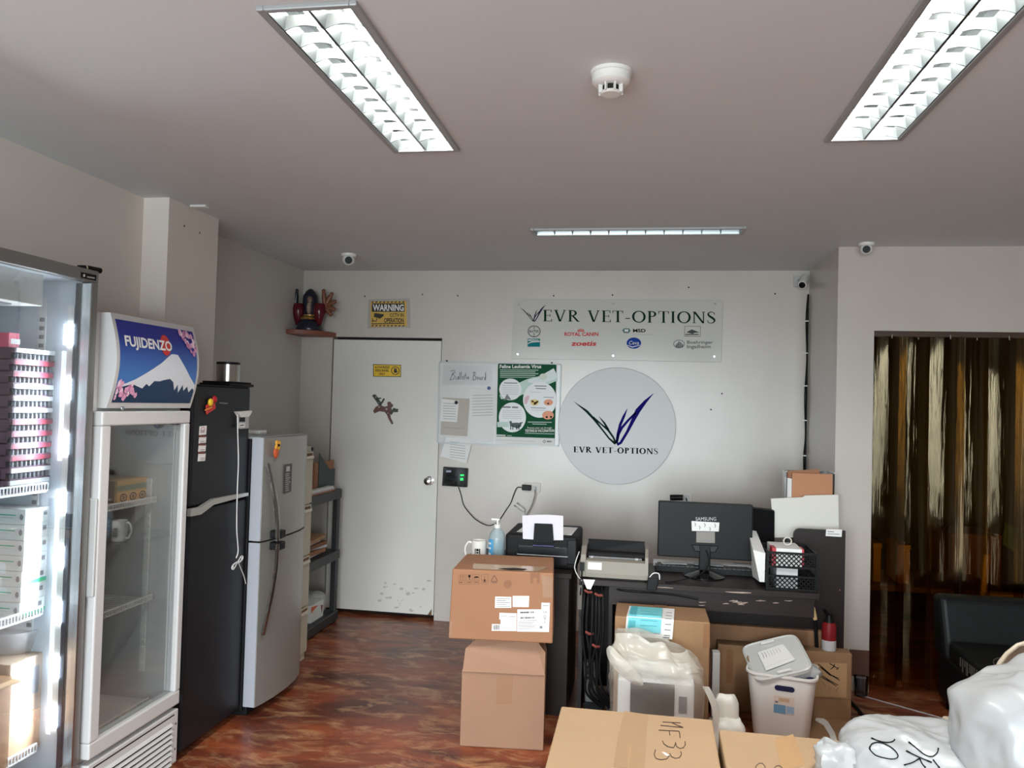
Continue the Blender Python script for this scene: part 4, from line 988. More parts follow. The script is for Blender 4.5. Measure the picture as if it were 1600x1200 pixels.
mb.disc(g, 916, 348, 52, 40, M_lb, 30); mb.text('Ceva', g2, 882, 358, 952, 332, M_paper, shear=.2); mb.rib(g2, [(870, 362, 3), (905, 376, 7), (962, 362, 3)], M_paper)
lab(mb.build('supplier_logo', t), 'blue oval logo'); mb = MB()
mb.poly([g(1278+12, 270), g(1330, 250), g(1386, 272), g(1350, 274), g(1335, 282)], M_signblk); mb.rect(g, 1284, 290, 1380, 282, M_lg)
for a, b_ in (((1280, 228), (1392, 228)), ((1392, 228), (1390, 300)), ((1390, 300), (1278, 298)), ((1278, 298), (1280, 228))): mb.line(g, [a, b_], 3, M_lg)
lab(mb.build('supplier_logo', t), 'grey boxed logo'); mb = MB()
mb.ring(g, 1238, 354, 40, 30, 4, 4, M_lg, 24)
for x, y in ((1214, 358), (1224, 348), (1234, 336), (1246, 342), (1258, 354)): mb.rect(g, x, 380, x+8, y, M_lg)
mb.text('Boehringer', g, 1296, 352, 1480, 330, M_lg, bold=.01); mb.text('Ingelheim', g, 1296, 384, 1464, 360, M_lg, bold=.01)
lab(mb.build('supplier_logo', t), 'grey round logo with two lines of lettering')

# round sign
Y1 = YB-.045; cc = at(963, 665.5, Y=Y1); rw = (at(1055, 665.5, Y=Y1)-at(871, 665.5, Y=Y1)).length/2
t = thing('round_sign', 'large round white sign with green and blue leaves', 'sign', cc)
MB().lathe([(0, 0), (rw-.002, 0), (rw, .002), (rw, .043), (0, .043)], cc, mat('acrylic_white', (196, 196, 197), rough=.28, spec=.3), 72, 'Y').build('disc', t)
g = pxY(Y1-.0008, 860, 570, 6)
mb = MB()
for r_ in LEAF_G: mb.rib(g, r_, M_dgt)
for r_ in LEAF_B: mb.rib(g, r_, mat('leaf_blue', (26, 22, 112), rough=.8, spec=.06))
mb.build('leaf_emblem', t)
mb = MB(); serif(mb, 'EVR VET-OPTIONS', lambda x, y: g(x, y+(x-218)*.024), 218, 820, 1008, 765, M_ink, fat=.21, thin=.10, gap=.11); mb.build('lettering', t)

# whiteboard, papers, poster
M_wb = mat('whiteboard', (208, 208, 206), rough=.25)
Y1 = YB-.014
t = thing('bulletin_board', 'white bulletin board with a handwritten heading beside the white door', 'board', at(780, 692, Y=YB))
sheet(MB(), [(684, 692), (872, 697), (876, 569.5), (687, 566)], Y1, .012, M_wb).build('panel', t)
mb = MB()
for a, b_ in (((684, 692), (872, 697)), ((876, 569.5), (687, 566)), ((684, 692), (687, 566)), ((872, 697), (876, 569.5))):
    p, q = at(*a, Y=Y1), at(*b_, Y=Y1); d = (q-p).normalized(); n = Vector((-d.z, 0, d.x))*.006
    mb.hexa([p-n+Vector((0, -.004, 0)), q-n+Vector((0, -.004, 0)), q-n+Vector((0, .012, 0)), p-n+Vector((0, .012, 0)), p+n+Vector((0, -.004, 0)), q+n+Vector((0, -.004, 0)), q+n+Vector((0, .012, 0)), p+n+Vector((0, .012, 0))], M_alud)
mb.build('frame', t)
for x, y in ((698, 564), (862, 567)): MB().lathe([(0, -.004), (.006, -.003), (.007, .01)], at(x, y, Y=Y1), M_blk, 12, 'Y').build('screw', t)
def paper(name, label, cat, px, Y, m=M_paper, th=.0008, lines=(), ink=mat('faint_print', (158, 158, 162), rough=.7), fnl=None, group=None):
    mb = MB(); sheet(mb, px, Y, th, m)
    ff = pxY(Y-.0004)
    for l in lines: mb.line(ff, l[0], l[1], ink)
    if fnl: fnl(mb, ff)
    return tag(mb.build(name), label, cat, group)
def bb(mb, ff):
    g = pxY(Y1-.0022, 680, 560, 7.06)
    S_ = [[(165, 232), (200, 150)], [(170, 140), (215, 130), (218, 158), (190, 178)], [(190, 178), (215, 190), (205, 228), (160, 238)], [(228, 200), (226, 232), (248, 230), (256, 196)], [(256, 196), (256, 232)], [(274, 150), (266, 232)], [(290, 146), (282, 232)],
          [(300, 214), (318, 208), (312, 194), (300, 206), (304, 230), (322, 226)], [(334, 160), (328, 230)], [(322, 190), (342, 188)], [(350, 200), (348, 230)], [(352, 180), (353, 184)], [(360, 230), (362, 200), (370, 208), (370, 230)],
          [(415, 240), (428, 150)], [(412, 156), (440, 150), (446, 175), (428, 190)], [(428, 190), (450, 200), (444, 232), (418, 240)], [(464, 205), (456, 228), (470, 236), (476, 212), (464, 205)], [(494, 205), (484, 225), (494, 238), (506, 206), (506, 238)], [(516, 238), (518, 208), (530, 204)], [(550, 210), (538, 222), (544, 240), (554, 230), (556, 150), (556, 240)]]
    for s in S_: mb.line(g, s, 5, M_ink)
paper('plastic_sleeve', 'clear sleeve holding the handwritten Bulletin Board heading', 'sleeve', [(691, 601), (769, 602), (768, 571), (693, 570)], Y1-.0012, mat('sleeve_white', (202, 202, 202), rough=.15), .0010, fnl=bb)
paper('paper_sheet', 'beige paper sheet on the lower left of the bulletin board', 'paper', [(688, 679), (730, 682), (734, 623), (691, 621)], Y1-.0014, mat('paper_beige', (186, 178, 168), rough=.7), lines=[([(692, 668), (726, 670)], 1)])
paper('paper_sheet', 'small white note pinned over the beige sheet', 'paper', [(688, 658), (714, 659.5), (717, 626), (690, 623)], Y1-.0030, M_paper, lines=[([(692, 630+4*k), (712, 631+4*k)], .8) for k in range(7)])
paper('paper_sheet', 'white sheet lying under the blue-pinned sheet on the bulletin board', 'paper', [(735, 690), (771, 692), (774, 611), (734, 609)], Y1-.0012, M_paper)
paper('paper_sheet', 'white sheet pinned by the blue magnet on the bulletin board', 'paper', [(745, 671), (783, 661), (779, 608), (733, 606), (734, 634)], Y1-.0042, M_paper, lines=[([(738, 618+4.5*k), (770, 617+4.5*k)], .7) for k in range(8)])
paper('paper_sheet', 'white sheet hanging tilted below the bulletin board', 'paper', [(688, 713), (729, 724), (739, 686), (697, 683)], YB-.004-.0135, M_paper, lines=[([(703, 690+4*k), (727, 693+4*k)], .8) for k in range(7)])
paper('paper_sheet', 'white sheet peeking out behind the tilted sheet below the bulletin board', 'paper', [(687, 704), (728, 714), (738, 688), (694, 684)], YB-.004-.0115, M_paperg)
for x, y, m, l in ((713, 629, M_blk, 'round black magnet on the small white note'), (764, 606.5, mat('magnet_blue', (24, 58, 128), rough=.4), 'round blue magnet on the bulletin board')):
    tag(MB().lathe([(0, -.007), (.012, -.007), (.0135, -.005), (.0135, 0)], at(x, y, Y=Y1-.0044), m, 18, 'Y').build('board_magnet'), l, 'magnet')
# poster
Yp = YB-.0225
f = pxY(Yp-.0006, 770, 560, 8.573); f2 = pxY(Yp-.0012, 770, 560, 8.573); f3 = pxY(Yp-.0018, 770, 560, 8.573); f4 = pxY(Yp-.0024, 770, 560, 8.573)
mb = MB(); sheet(mb, [(773, 692), (866.5, 697), (870, 569), (777, 567.5)], Yp, .001, M_paper)
mb.poly([f(48, 1045), f(830, 1070), f(853, 82), f(70, 68)], M_green)
M_pal = mat('print_pale_green', (170, 196, 184), rough=.35)
mb.rib(f2, [(100, 520, 60), (300, 440, 160), (480, 360, 170), (640, 310, 150), (845, 230, 140)], M_pal); mb.rib(pxY(Yp-.0015, 770, 560, 8.573), [(470, 300, 40), (640, 300, 120), (845, 190, 130)], mat('print_pale', (206, 216, 214), rough=.35))
mb.text('Feline Leukemia Virus', f3, 92, 130, 650, 84, M_paper, bold=.035)
for k in range(5): mb.line(f3, [(95, 155+24*k), (610-40*(k % 2), 158+24*k)], 10 if k < 4 else 8, M_pal)
M_pw = mat('print_white2', (220, 222, 222), rough=.35)
mb.disc(f3, 236, 415, 150, 145, M_pw, 40); mb.disc(f3, 262, 790, 182, 200, M_pw, 44); mb.disc(f3, 630, 555, 225, 240, M_pw, 44); mb.disc(f3, 675, 245, 52, 42, mat('print_cream', (200, 206, 190), rough=.4), 20)
M_pt = mat('print_text', (110, 112, 116), rough=.5)
mb.line(f4, [(150, 328), (330, 332)], 12, M_pt); mb.line(f4, [(560, 368), (720, 372)], 12, M_pt); mb.line(f4, [(575, 402), (712, 406)], 12, M_pt); mb.line(f4, [(125, 650), (240, 654)], 20, M_pt); mb.line(f4, [(258, 654), (340, 657)], 20, M_pt)
for k in range(5): mb.line(f4, [(125, 365+28*k), (345, 367+28*k)], 6, M_gridgrey)
for k in range(5): mb.line(f4, [(130, 695+26*k), (380, 698+26*k)], 6, M_gridgrey)
mb.line(f4, [(500, 450), (640, 456)], 6, M_gridgrey); mb.line(f4, [(680, 520), (815, 524)], 8, M_pt); mb.line(f4, [(510, 660), (710, 668)], 8, M_pt); mb.line(f4, [(515, 690), (690, 696)], 6, M_gridgrey)
M_or_, M_yl_, M_pk_ = mat('print_orange2', (220, 128, 74), rough=.4), mat('print_yellow2', (224, 190, 96), rough=.4), mat('print_pink2', (214, 168, 176), rough=.4)
mb.disc(f4, 745, 590, 62, 42, M_or_, 20); mb.disc(f4, 740, 760, 78, 58, M_or_, 20); mb.disc(f4, 560, 590, 55, 42, M_yl_, 18); mb.rib(f4, [(510, 560, 30), (560, 610, 40), (615, 570, 20)], M_yl_); mb.rib(f4, [(440, 610, 30), (450, 540, 60), (480, 500, 30)], M_pk_)
f5 = pxY(Yp-.003, 770, 560, 8.573)
for x, y, q in ((722, 786, 14), (780, 784, 14), (742, 605, 12)): mb.disc(f5, x, y, q, q, M_ink, 10)
mb.rib(f4, [(235, 840, 30), (245, 885, 50), (330, 900, 80), (360, 890, 60), (385, 860, 14), (405, 858, 10)], mat('print_cat', (44, 66, 60), rough=.5))
for x in (240, 268, 320, 350): mb.rect(f4, x-7, 955, x+7, 890, MATS['print_cat'])
mb.rib(f4, [(150, 560, 10), (195, 510, 70), (240, 550, 10)], M_pt)
mb.rect(f4, 60, 920, 215, 850, M_pal)
mb.text('Protect your cat through', f3, 462, 940, 790, 918, M_paper, bold=.01); mb.text('TESTING & VACCINATION', f3, 430, 985, 825, 950, M_paper, bold=.03)
for k, (a, b_) in enumerate(((470, 790), (530, 720))): mb.line(f3, [(a, 852+26*k), (b_, 856+26*k)], 9, M_pal)
mb.line(f3, [(430, 1002), (825, 1012)], 7, M_pal); mb.line(f3, [(50, 1028), (170, 1032)], 16, M_paper); mb.line(f3, [(190, 1034), (255, 1036)], 8, M_pal)
mb.ring(f2, 690, 1112, 22, 24, 8, 8, M_ink, 4); mb.text('MSD', f2, 725, 1122, 790, 1102, M_ink, bold=.03); mb.line(f2, [(40, 1090), (560, 1112)], 5, M_gridgrey)
tag(mb.build('poster'), 'green and white Feline Leukemia Virus poster over the bulletin board', 'poster')

# time clock, outlets, cords
Y1 = YB-.035
t = thing('time_clock', 'black wall time clock with green display under the bulletin board', 'time clock', at(710, 760, Y=YB))
sheet(MB(), [(690.5, 759), (729, 761.5), (730.5, 732), (692.5, 729.5)], Y1, .034, M_blk).build('case', t, bevel=.003)
f = pxY(Y1-.0006); M_grn = mat('lcd_green', (30, 200, 96), emit=.7)
mb = MB().poly([f(693, 758), f(727.5, 760), f(729, 733), f(694.5, 731)], mat('glossy_black', (10, 10, 12), rough=.08)); f = pxY(Y1-.0012)
mb.rect(f, 697, 738, 705, 735, mat('lcd_grey', (120, 124, 140), emit=.3)); mb.rect(f, 719, 744, 725, 741, M_grn); mb.rect(f, 719, 751, 724, 746.5, M_grn)
for r_ in range(4):
    for c_ in range(4): mb.rect(f, 698+4.4*c_, 757-3.6*r_, 700.5+4.4*c_, 755-3.6*r_, M_blk2)
lab(mb.build('screen', t), 'glossy black screen with green digits')
M_out = mat('outlet_plate', (206, 200, 190), rough=.4)
def outlet(label, px, plug):
    t = thing('wall_outlet', label, 'outlet', at(*px[0], Y=YB))
    sheet(MB(), px, YB-.010, .010, M_out).build('plate', t, bevel=.002); return t
o1 = outlet('wall outlet with a black plug under the round sign', [(817, 768.5), (844, 769.5), (845, 755), (818, 754)], None)
f = pxY(YB-.0105); MB().rect(f, 833, 766, 839, 759.5, M_paperg).build('socket', o1)
t = thing('adapter', 'black power adapter of the time clock plugged in the outlet', 'adapter', at(822, 766, Y=YB-.01))
sheet(MB(), [(815, 766), (829, 767), (829.5, 758.5), (815.5, 757.5)], YB-.05, .039, M_blk).build('plug', t, bevel=.004)
cp = [(815, 762, .04), (808, 762, .04), (803, 772, .02), (798, 786, .012), (790, 798, .012), (782, 810, .02), (774, 818, .03), (762, 821, .03), (745, 813, .03), (732, 800, .02), (724, 788, .012), (720, 772, .012), (716, 761, .02)]
MB().tube(curve([at(x, y, Y=YB-d) for x, y, d in cp]), .0035, M_blk2, 6).build('cord', t)
t = thing('cable', 'pale grey cord dropping from the outlet behind the black printer', 'cord', at(835, 764, Y=YB-.012))
MB().tube(curve([at(x, y, Y=YB-d) for x, y, d in ((835.5, 763, .03), (836, 772, .05), (833, 784, .05), (828, 796, .05), (823, 806, .06), (822, 830, .08))]), .0045, mat('cord_grey', (150, 140, 128), rough=.5), 6).build('cord', t)
MB().lathe([(0, -.03), (.012, -.028), (.013, 0)], at(835.5, 763, Y=YB-.0105), M_paperg, 12, 'Y').build('plug', t)
t = thing('loose_plug', 'white loose plug hanging on the wall above the printer', 'plug', at(815, 794, Y=YB))
a = at(806, 788, Y=YB-.03); b_ = at(819, 798, Y=YB-.03)
MB().tube([a, a*.4+b_*.6], [.008, .016], M_white, 10).tube([a*.4+b_*.6, b_], [.016, .012], M_white, 10).build('body', t)
f = lambda x, y: at(x, y, Y=YB-.03)
MB().tube([f(811, 789), f(808, 785)], .003, M_chrome, 6).tube([f(806, 792), f(803, 789)], .003, M_chrome, 6).build('prongs', t)
MB().tube(curve([f(818, 797), at(821, 806, Y=YB-.05), at(822, 828, Y=YB-.09)]), .003, M_gridgrey, 6).build('cord', t)
o2 = outlet('wall outlet with a black adapter above the large monitor', [(1055, 783), (1081, 785), (1082, 770), (1055.5, 769.5)], None)
MB().rect(pxY(YB-.0105), 1068, 782, 1078, 774, M_paperg).build('socket', o2)
t = thing('adapter', 'black adapter plugged in above the large monitor', 'adapter', at(1056, 782, Y=YB-.01))
a, b_ = at(1047, 777.5, Y=YB-.05), at(1067, 777.5, Y=YB-.05)
MB().tube([a, b_], .021, M_blk, 14).box(a.x+.02, b_.x-.02, YB-.05, YB-.0105, a.z-.012, a.z+.012, M_blk).build('body', t)
MB().tube(curve([at(1072, 778, Y=YB-.02), at(1073, 785, Y=YB-.03), at(1073, 800, Y=YB-.05)]), .004, M_blk2, 6).build('cord', t)

# ------------------------------------------------------------------ desk
DT = .72; DYF = 4.31; DYB = 4.88
dx0, dx1 = at(905, 906, Y=DYF).x, at(1281, 931, Y=DYF).x
PYF = 4.72
px0, px1 = at(1239, 900, Y=PYF).x, at(1320, 900, Y=PYF).x; pz = at(1290, 828, Y=PYF).z
t = thing('desk', 'dark brown worn office desk with a raised rounded end panel', 'desk', ((dx0+dx1)/2, 4.6, 0))
mb = MB().box(dx0, dx1, DYF, DYB, DT-.03, DT, M_desk); mb.build('desk_top', t, bevel=.002)
MB().box(.58, px1-.024, DYB+.001, 5.05, DT-.03, DT, M_desk).build('desk_return', t, bevel=.002)
MB().box(dx0+.022, px0+.05, PYF, PYF+.02, .02, DT-.03, M_desk).build('front_panel', t)
MB().box(dx0+.16, dx1-.02, DYF+.03, DYF+.045, DT-.13, DT-.03, M_desk).build('drawer_rail', t)
rd = .035; P = [(px0, 0), (px1, 0), (px1, pz)]+[(px0+rd-rd*math.sin(a), pz-rd+rd*math.cos(a)) for a in [PI/2*k/8 for k in range(9)]]
MB().prism([Vector((x, PYF-.002, z)) for x, z in P], (0, .022, 0), M_desk).build('end_panel', t)
MB().box(px1-.022, px1, PYF+.02, YB-.2 if False else PYF+.28, 0, pz-.25, M_desk).build('side_panel', t)
MB().box(dx0, dx0+.022, DYF+.05, DYB, 0, DT-.03, M_desk).box(dx0+.16, dx0+.18, DYF+.05, DYB, 0, DT-.03, M_desk).build('leg_panel', t)
M_chip = mat('chipped_edge', (170, 150, 140), rough=.8)
mb = MB(); f = pxY(DYF+.0295); ft = pxY(DYF-.0006)
for k in range(14):
    x, y = random.gauss(1150, 40), random.uniform(937, 946); mb.rib(f, [(x, y, .6), (x+random.uniform(2, 9), y+random.uniform(-1, 1), random.uniform(.8, 2.2)), (x+random.uniform(9, 14), y, .5)], M_chip)
mb.rib(ft, [(1133, 924.5, .5), (1145, 925.5, 1.6), (1160, 926, 2.2), (1174, 926.5, .8)], M_chip); mb.rib(ft, [(1010, 917, .5), (1040, 918, 1.2), (1052, 919, .5)], M_chip)
mb.build('chipped_edge', t)
for x, y in ((1251, 946), (1312, 922)): MB().lathe([(0, -.002), (.005, -.002), (.006, .001)], at(x, y, Y=PYF-.0032), M_chrome, 10, 'Y').build('screw', t)
p = [at(x, y, Y=PYF-.003) for x, y in ((1290, 837.5), (1315, 839), (1316, 827.5), (1291, 826.5))]
lab(MB().prism(p, (0, .0008, 0), M_paper).line(pxY(PYF-.0036), [(1293, 830.5), (1303, 831)], 1.2, M_greyink).line(pxY(PYF-.0036), [(1293, 834), (1312, 835)], 1, M_greyink).build('paper_label', t), 'small white paper label taped on the end panel')
# pedestal for the black printer
ppx = at(886, 1050, Y=4.26).x
t = thing('pedestal', 'dark brown pedestal under the black printer behind stacked boxes', 'cabinet', (-.65, 4.5, 0))
MB().box(-.80, ppx, 4.262, 4.84, 0, .73, M_desk).build('body', t, bevel=.002)
MB().prism([Vector(q) for q in ((-.82, 4.25, .73), (ppx+.01, 4.25, .73), (ppx+.01, 4.86, .73), (-.985, 4.86, .73), (-.985, 4.345, .73))], (0, 0, .025), M_desk).build('top', t, bevel=.002)
PT = .7555
# black printer, its back to the room
t = thing('printer', 'black inkjet printer with white paper standing in its feeder', 'printer', (-.53, 4.5, PT))
qx0, qx1 = at(789, 850, Y=4.36).x, at(902, 850, Y=4.36).x; qz = at(880, 838, Y=4.36).z
MB().box(qx0, qx1, 4.36, 4.78, PT, qz, M_blk2).build('body', t, bevel=.018, seg=3)
MB().box(qx0+.075, qx1-.05, 4.352, 4.372, PT+.02, qz-.06, mat('printer_gloss', (18, 20, 25), rough=.2)).build('rear_panel', t, bevel=.003)
MB().box(qx0+.07, qx1-.05, 4.349, 4.356, PT+.07, PT+.074, M_gridgrey).build('trim_line', t)
MB().box(qx1-.055, qx1-.004, 4.354, 4.37, PT+.03, qz-.02, M_blk).build('side_block', t, bevel=.004)
f = pxY(4.34)
a, b_ = f(834, 850), f(865, 846)
g4 = [f(833, 848), f(865, 848), f(863, 819), f(835, 818)]
MB().prism(g4, (0, .012, 0), M_blk2).box(a.x-.005, b_.x+.005, 4.34, 4.40, a.z-.012, a.z-.004, mat('tray_blue', (30, 36, 80), rough=.3)).build('paper_guide', t, bevel=.002)
mb = MB(); n = 6
pa = [(815.5, 843), (834, 844)]
tag(MB().prism([at(x, y, Y=4.3555) for x, y in ((817, 842), (833, 843), (835, 846), (864, 846), (866, 844), (880, 844), (880, 806), (860, 804.5), (840, 804.5), (816, 805.5))], (0, .003, 0), mat('paper_cool', (214, 210, 220), rough=.6)).build('paper_sheet'), 'upright white paper in the feeder of the black printer', 'paper')
z = qz+.0006
tag(MB().obox((qx0+.215, 4.56, z), (.155, -.01, 0), (.006, .14, 0), (0, 0, .0006), M_paper).build('paper_sheet'), 'white paper lying flat on top of the black printer', 'paper')
MB().tube(curve([at(905, 862, Y=4.40), at(900, 876, Y=4.345), at(898, 888, Y=4.335), at(903, 900, Y=4.33), at(909, 907, Y=4.31)]), .0028, M_white, 6).build('cord', t)
# mug
mp = at(748, 866, Y=4.40); mp.z = PT
t = thing('mug', 'white mug with a dark square print beside the sanitizer bottle', 'mug', mp)
mr = .043; mh = at(748, 844, Y=4.40).z-PT
M_cer = mat('ceramic', (226, 222, 214), rough=.2)
MB().lathe([(0, .0005), (mr-.004, .0005), (mr, .004), (mr, mh), (mr-.004, mh), (mr-.004, .008), (0, .008)], mp, M_cer, 32).build('cup', t)
MB().tube(curve([mp+Vector(q) for q in ((-mr+.004, 0, mh*.85), (-mr-.016, 0, mh*.9), (-mr-.034, 0, mh*.68), (-mr-.034, 0, mh*.42), (-mr-.016, 0, mh*.18), (-mr+.004, 0, mh*.2))], 6), .006, M_cer, 10).build('handle', t)
mb = MB(); vs = []
fm = lambda u, v: mp+Vector(((mr+.0006)*math.sin(u), -(mr+.0006)*math.cos(u), v))
mb.rect(fm, -.35, mh*.22, .02, mh*.68, M_ink); mb.rect(fm, .02, mh*.22, .38, mh*.68, M_ink)
fm2 = lambda u, v: mp+Vector(((mr+.0014)*math.sin(u), -(mr+.0014)*math.cos(u), v))
for k in range(3): mb.line(fm2, [(-.25, mh*(.36+.1*k)), (.0, mh*(.36+.1*k)), (.25, mh*(.36+.1*k))], .004, M_paperg)
mb.build('print', t)
# sanitizer bottle
sp = at(776, 868, Y=4.40); sp.z = PT
t = thing('pump_bottle', 'clear pump bottle of sanitizer with a blue label beside the mug', 'bottle', sp)
sr = .046; sh = at(776, 824, Y=4.40).z-PT
M_bt = mat_film('bottle_plastic', (196, 214, 220), .45, .15)
MB().lathe([(0, .0005), (sr-.004, .0005), (sr, .006), (sr, sh*.72), (sr*.86, sh*.84), (sr*.45, sh*.97), (.017, sh), (.017, sh+.012)], sp, M_bt, 28).build('bottle', t)
MB().lathe([(0, .004), (sr-.005, .004), (sr-.004, sh*.62), (0, sh*.62)], sp, mat_film('gel', (150, 196, 214), .35, .2), 28).build('gel', t)
b0 = sp+Vector((0, 0, sh+.012))
MB().lathe([(.019, -.014), (.019, .006), (.006, .008), (.006, .03), (0, .03)], b0, M_white, 18).box(b0.x-.034, b0.x+.012, b0.y-.008, b0.y+.008, b0.z+.028, b0.z+.038, M_white).build('pump', t)
fm = lambda u, v: sp+Vector(((sr+.001)*math.sin(u), -(sr+.001)*math.cos(u), v)); M_lbb = mat('label_blue', (84, 160, 206), rough=.4)
mb = MB()
for k in range(6): mb.rect(fm, -1.35+.18*k, .02, -1.17+.18*k, sh*.7, M_lbb)
fm2 = lambda u, v: sp+Vector(((sr+.0018)*math.sin(u), -(sr+.0018)*math.cos(u), v))
for v in (.2, .3, .45, .58): mb.line(fm2, [(-1.2, sh*v), (-.9, sh*v), (-.6, sh*v)], .010, M_paper)
mb.build('label', t)
# dot-matrix printer
t = thing('printer', 'beige dot matrix printer with a dark open top on the desk', 'printer', (-.1, 4.5, DT))
tx0, tx1 = at(907, 880, Y=4.35).x, at(1013, 880, Y=4.35).x
M_bei = mat('printer_beige', (136, 130, 119), rough=.5)
zf = at(955, 878, Y=4.36).z; zk = DT+.15
prof = [(4.345, DT+.008), (4.345, DT+.03), (4.365, zf), (4.40, zf+.008), (4.40, zf-.03), (4.56, zf-.03), (4.56, zk-.005), (4.64, zk-.01), (4.64, DT+.008)]
MB().prism([Vector((tx0+.028, y, z)) for y, z in prof], (tx1-tx0-.045, 0, 0), M_bei).build('body', t)
sd = [(4.345, DT+.008), (4.345, DT+.035), (4.37, zf+.03), (4.44, zk+.008), (4.62, zk+.01), (4.64, zk-.02), (4.64, DT+.008)]
MB().prism([Vector((tx0, y, z)) for y, z in sd], (.027, 0, 0), M_bei).build('side_cheek', t)
MB().prism([Vector((tx1-.017, y, z)) for y, z in sd], (.017, 0, 0), M_bei).build('side_cheek', t)
MB().tube([(tx0+.03, 4.47, zf+.014), (tx1-.02, 4.47, zf+.014)], .024, M_blk2, 16).build('platen_roller', t)
MB().tube([(tx0+.04, 4.418, zf+.01), (tx1-.035, 4.418, zf+.01)], .007, mat('rail_grey', (112, 112, 114), rough=.3), 10).box(tx0+.05, tx0+.065, 4.41, 4.43, zf-.02, zf+.016, M_gridgrey).box(tx1-.07, tx1-.055, 4.41, 4.43, zf-.02, zf+.016, M_gridgrey).build('guide_rail', t)
MB().hexa([(tx0+.03, 4.52, zf+.02), (tx1-.02, 4.50, zf+.02), (tx1-.02, 4.56, zf-.0), (tx0+.03, 4.56, zf), (tx0+.03, 4.515, zk+.035), (tx1-.02, 4.515, zk+.035), (tx1-.02, 4.525, zk+.035), (tx0+.03, 4.525, zk+.035)], M_blk2).build('tear_cover', t)
f = lambda a, c: Vector((tx0+.03+a, 4.345+.02*((c-.03)/(zf-DT-.03))-.0012, DT+c))
MB().rect(f, .01, zf-DT-.045, .085, zf-DT-.008, M_paper).build('paper_label', t)
MB().box(tx0-.002, tx0+.022, 4.335, 4.347, DT+.04, DT+.085, M_blk).tube(curve([(tx0+.01, 4.335, DT+.04), (tx0+.01, 4.315, DT-.01), (tx0+.008, 4.29, DT-.08)]), .004, M_blk2, 6).build('cable_plug', t)
MB().box(tx0+.05, tx1-.02, 4.35, 4.62, DT+.0005, DT+.008, M_blk).build('feet', t)
# monitor, seen from behind
mx0, mx1 = at(1028, 830, Y=4.56).x, at(1176, 830, Y=4.56).x; mz0, mz1 = at(1100, 873, Y=4.56).z, at(1100, 786, Y=4.56).z
t = thing('monitor', 'large black monitor seen from behind with silver tape on its back', 'monitor', ((mx0+mx1)/2, 4.6, DT))
mb = MB(); mb.hexa([(mx0+.03, 4.56, mz0+.03), (mx1-.03, 4.56, mz0+.03), (mx1, 4.60, mz0), (mx0, 4.60, mz0), (mx0+.03, 4.56, mz1-.03), (mx1-.03, 4.56, mz1-.03), (mx1, 4.60, mz1), (mx0, 4.60, mz1)], M_blk)
mb = MB().box(mx0, mx1, 4.56, 4.61, mz0, mz1, M_blk)
mb.build('housing', t, bevel=.006)
MB().box(mx0+.01, mx1-.01, 4.61, 4.613, mz0+.01, mz1-.01, mat('screen', (12, 12, 14), rough=.1)).build('screen', t)
mb = MB().text('SAMSUNG', pxY(4.5592), 1087, 813.5, 1119, 808, mat('logo_silver', (176, 176, 178), rough=.35)); mb.build('logo', t)
f = pxY(4.5590); f2 = pxY(4.5584)
M_sl = mat('silver_tape', (214, 214, 212), rough=.3)
mb = MB().poly([f(1081, 829.5), f(1123, 830.5), f(1124, 816.5), f(1080.5, 814)], M_sl)
for x, y in ((1085, 819), (1092, 824), (1100, 820), (1108, 826), (1116, 821)): mb.rib(f2, [(x, y-3, .6), (x+2, y, 1.5), (x+1, y+4, .6)], M_greyink)
mb.poly([f(1088, 847.5), f(1117, 848.5), f(1117, 831), f(1088, 830.5)], mat('label_taupe', (128, 124, 116), rough=.5)); mb.line(f2, [(1089, 844.5), (1116, 845.3)], 2, M_greyink)
lab(mb.build('back_label', t), 'silver tape and a grey label')
mcx = at(1101, 880, Y=4.56).x
MB().lathe([(0, .001), (.115, .001), (.115, .008), (.06, .022), (.028, .034), (.022, .06)], (mcx, 4.58, DT), mat('gloss_black', (14, 14, 16), rough=.08), 36).build('base', t)
MB().box(mcx-.03, mcx+.03, 4.545, 4.60, DT+.04, mz0+.075, M_blk).hexa([(mcx-.055, 4.545, mz0+.04), (mcx+.055, 4.545, mz0+.04), (mcx+.055, 4.56, mz0+.04), (mcx-.055, 4.56, mz0+.04), (mcx-.075, 4.55, mz0+.075), (mcx+.075, 4.55, mz0+.075), (mcx+.075, 4.56, mz0+.075), (mcx-.075, 4.56, mz0+.075)], M_blk).build('neck', t, bevel=.004)
MB().tube(curve([(mcx+.005, 4.54, mz0+.05), (mcx+.02, 4.50, DT+.09), (mcx-.03, 4.46, DT+.035), (mcx-.14, 4.40, DT+.008), (mcx-.22, 4.34, DT+.006)]), .0035, M_blk2, 6).build('cable', t)
# keyboard
kx0, kx1 = at(1024, 890, Y=4.67).x, at(1176, 890, Y=4.67).x
t = thing('keyboard', 'black keyboard on the desk behind the large monitor', 'keyboard', ((kx0+kx1)/2, 4.72, DT))
MB().hexa([(kx0, 4.64, DT+.0008), (kx1, 4.64, DT+.0008), (kx1, 4.79, DT+.0008), (kx0, 4.79, DT+.0008), (kx0, 4.64, DT+.032), (kx1, 4.64, DT+.032), (kx1, 4.79, DT+.018), (kx0, 4.79, DT+.018)], M_blk).build('case', t, bevel=.003)
mb = MB()
for r_ in range(5):
    for k in range(20):
        x = kx0+.012+(kx1-kx0-.024)*k/20; y = 4.648+.027*r_; z = DT+.032-.0025*r_
        mb.box(x, x+(kx1-kx0-.024)/20-.003, y, y+.022, z-.002, z+.007, MATS.get('key_grey') or mat('key_grey', (52, 52, 54), rough=.5))
k_ = mb.build('keys', t)
tag(MB().box(kx0-.01, kx1+.02, 4.80, 4.86, DT+.0005, DT+.03, M_paper).build('paper_stack'), 'long stack of white papers behind the keyboard', 'papers')
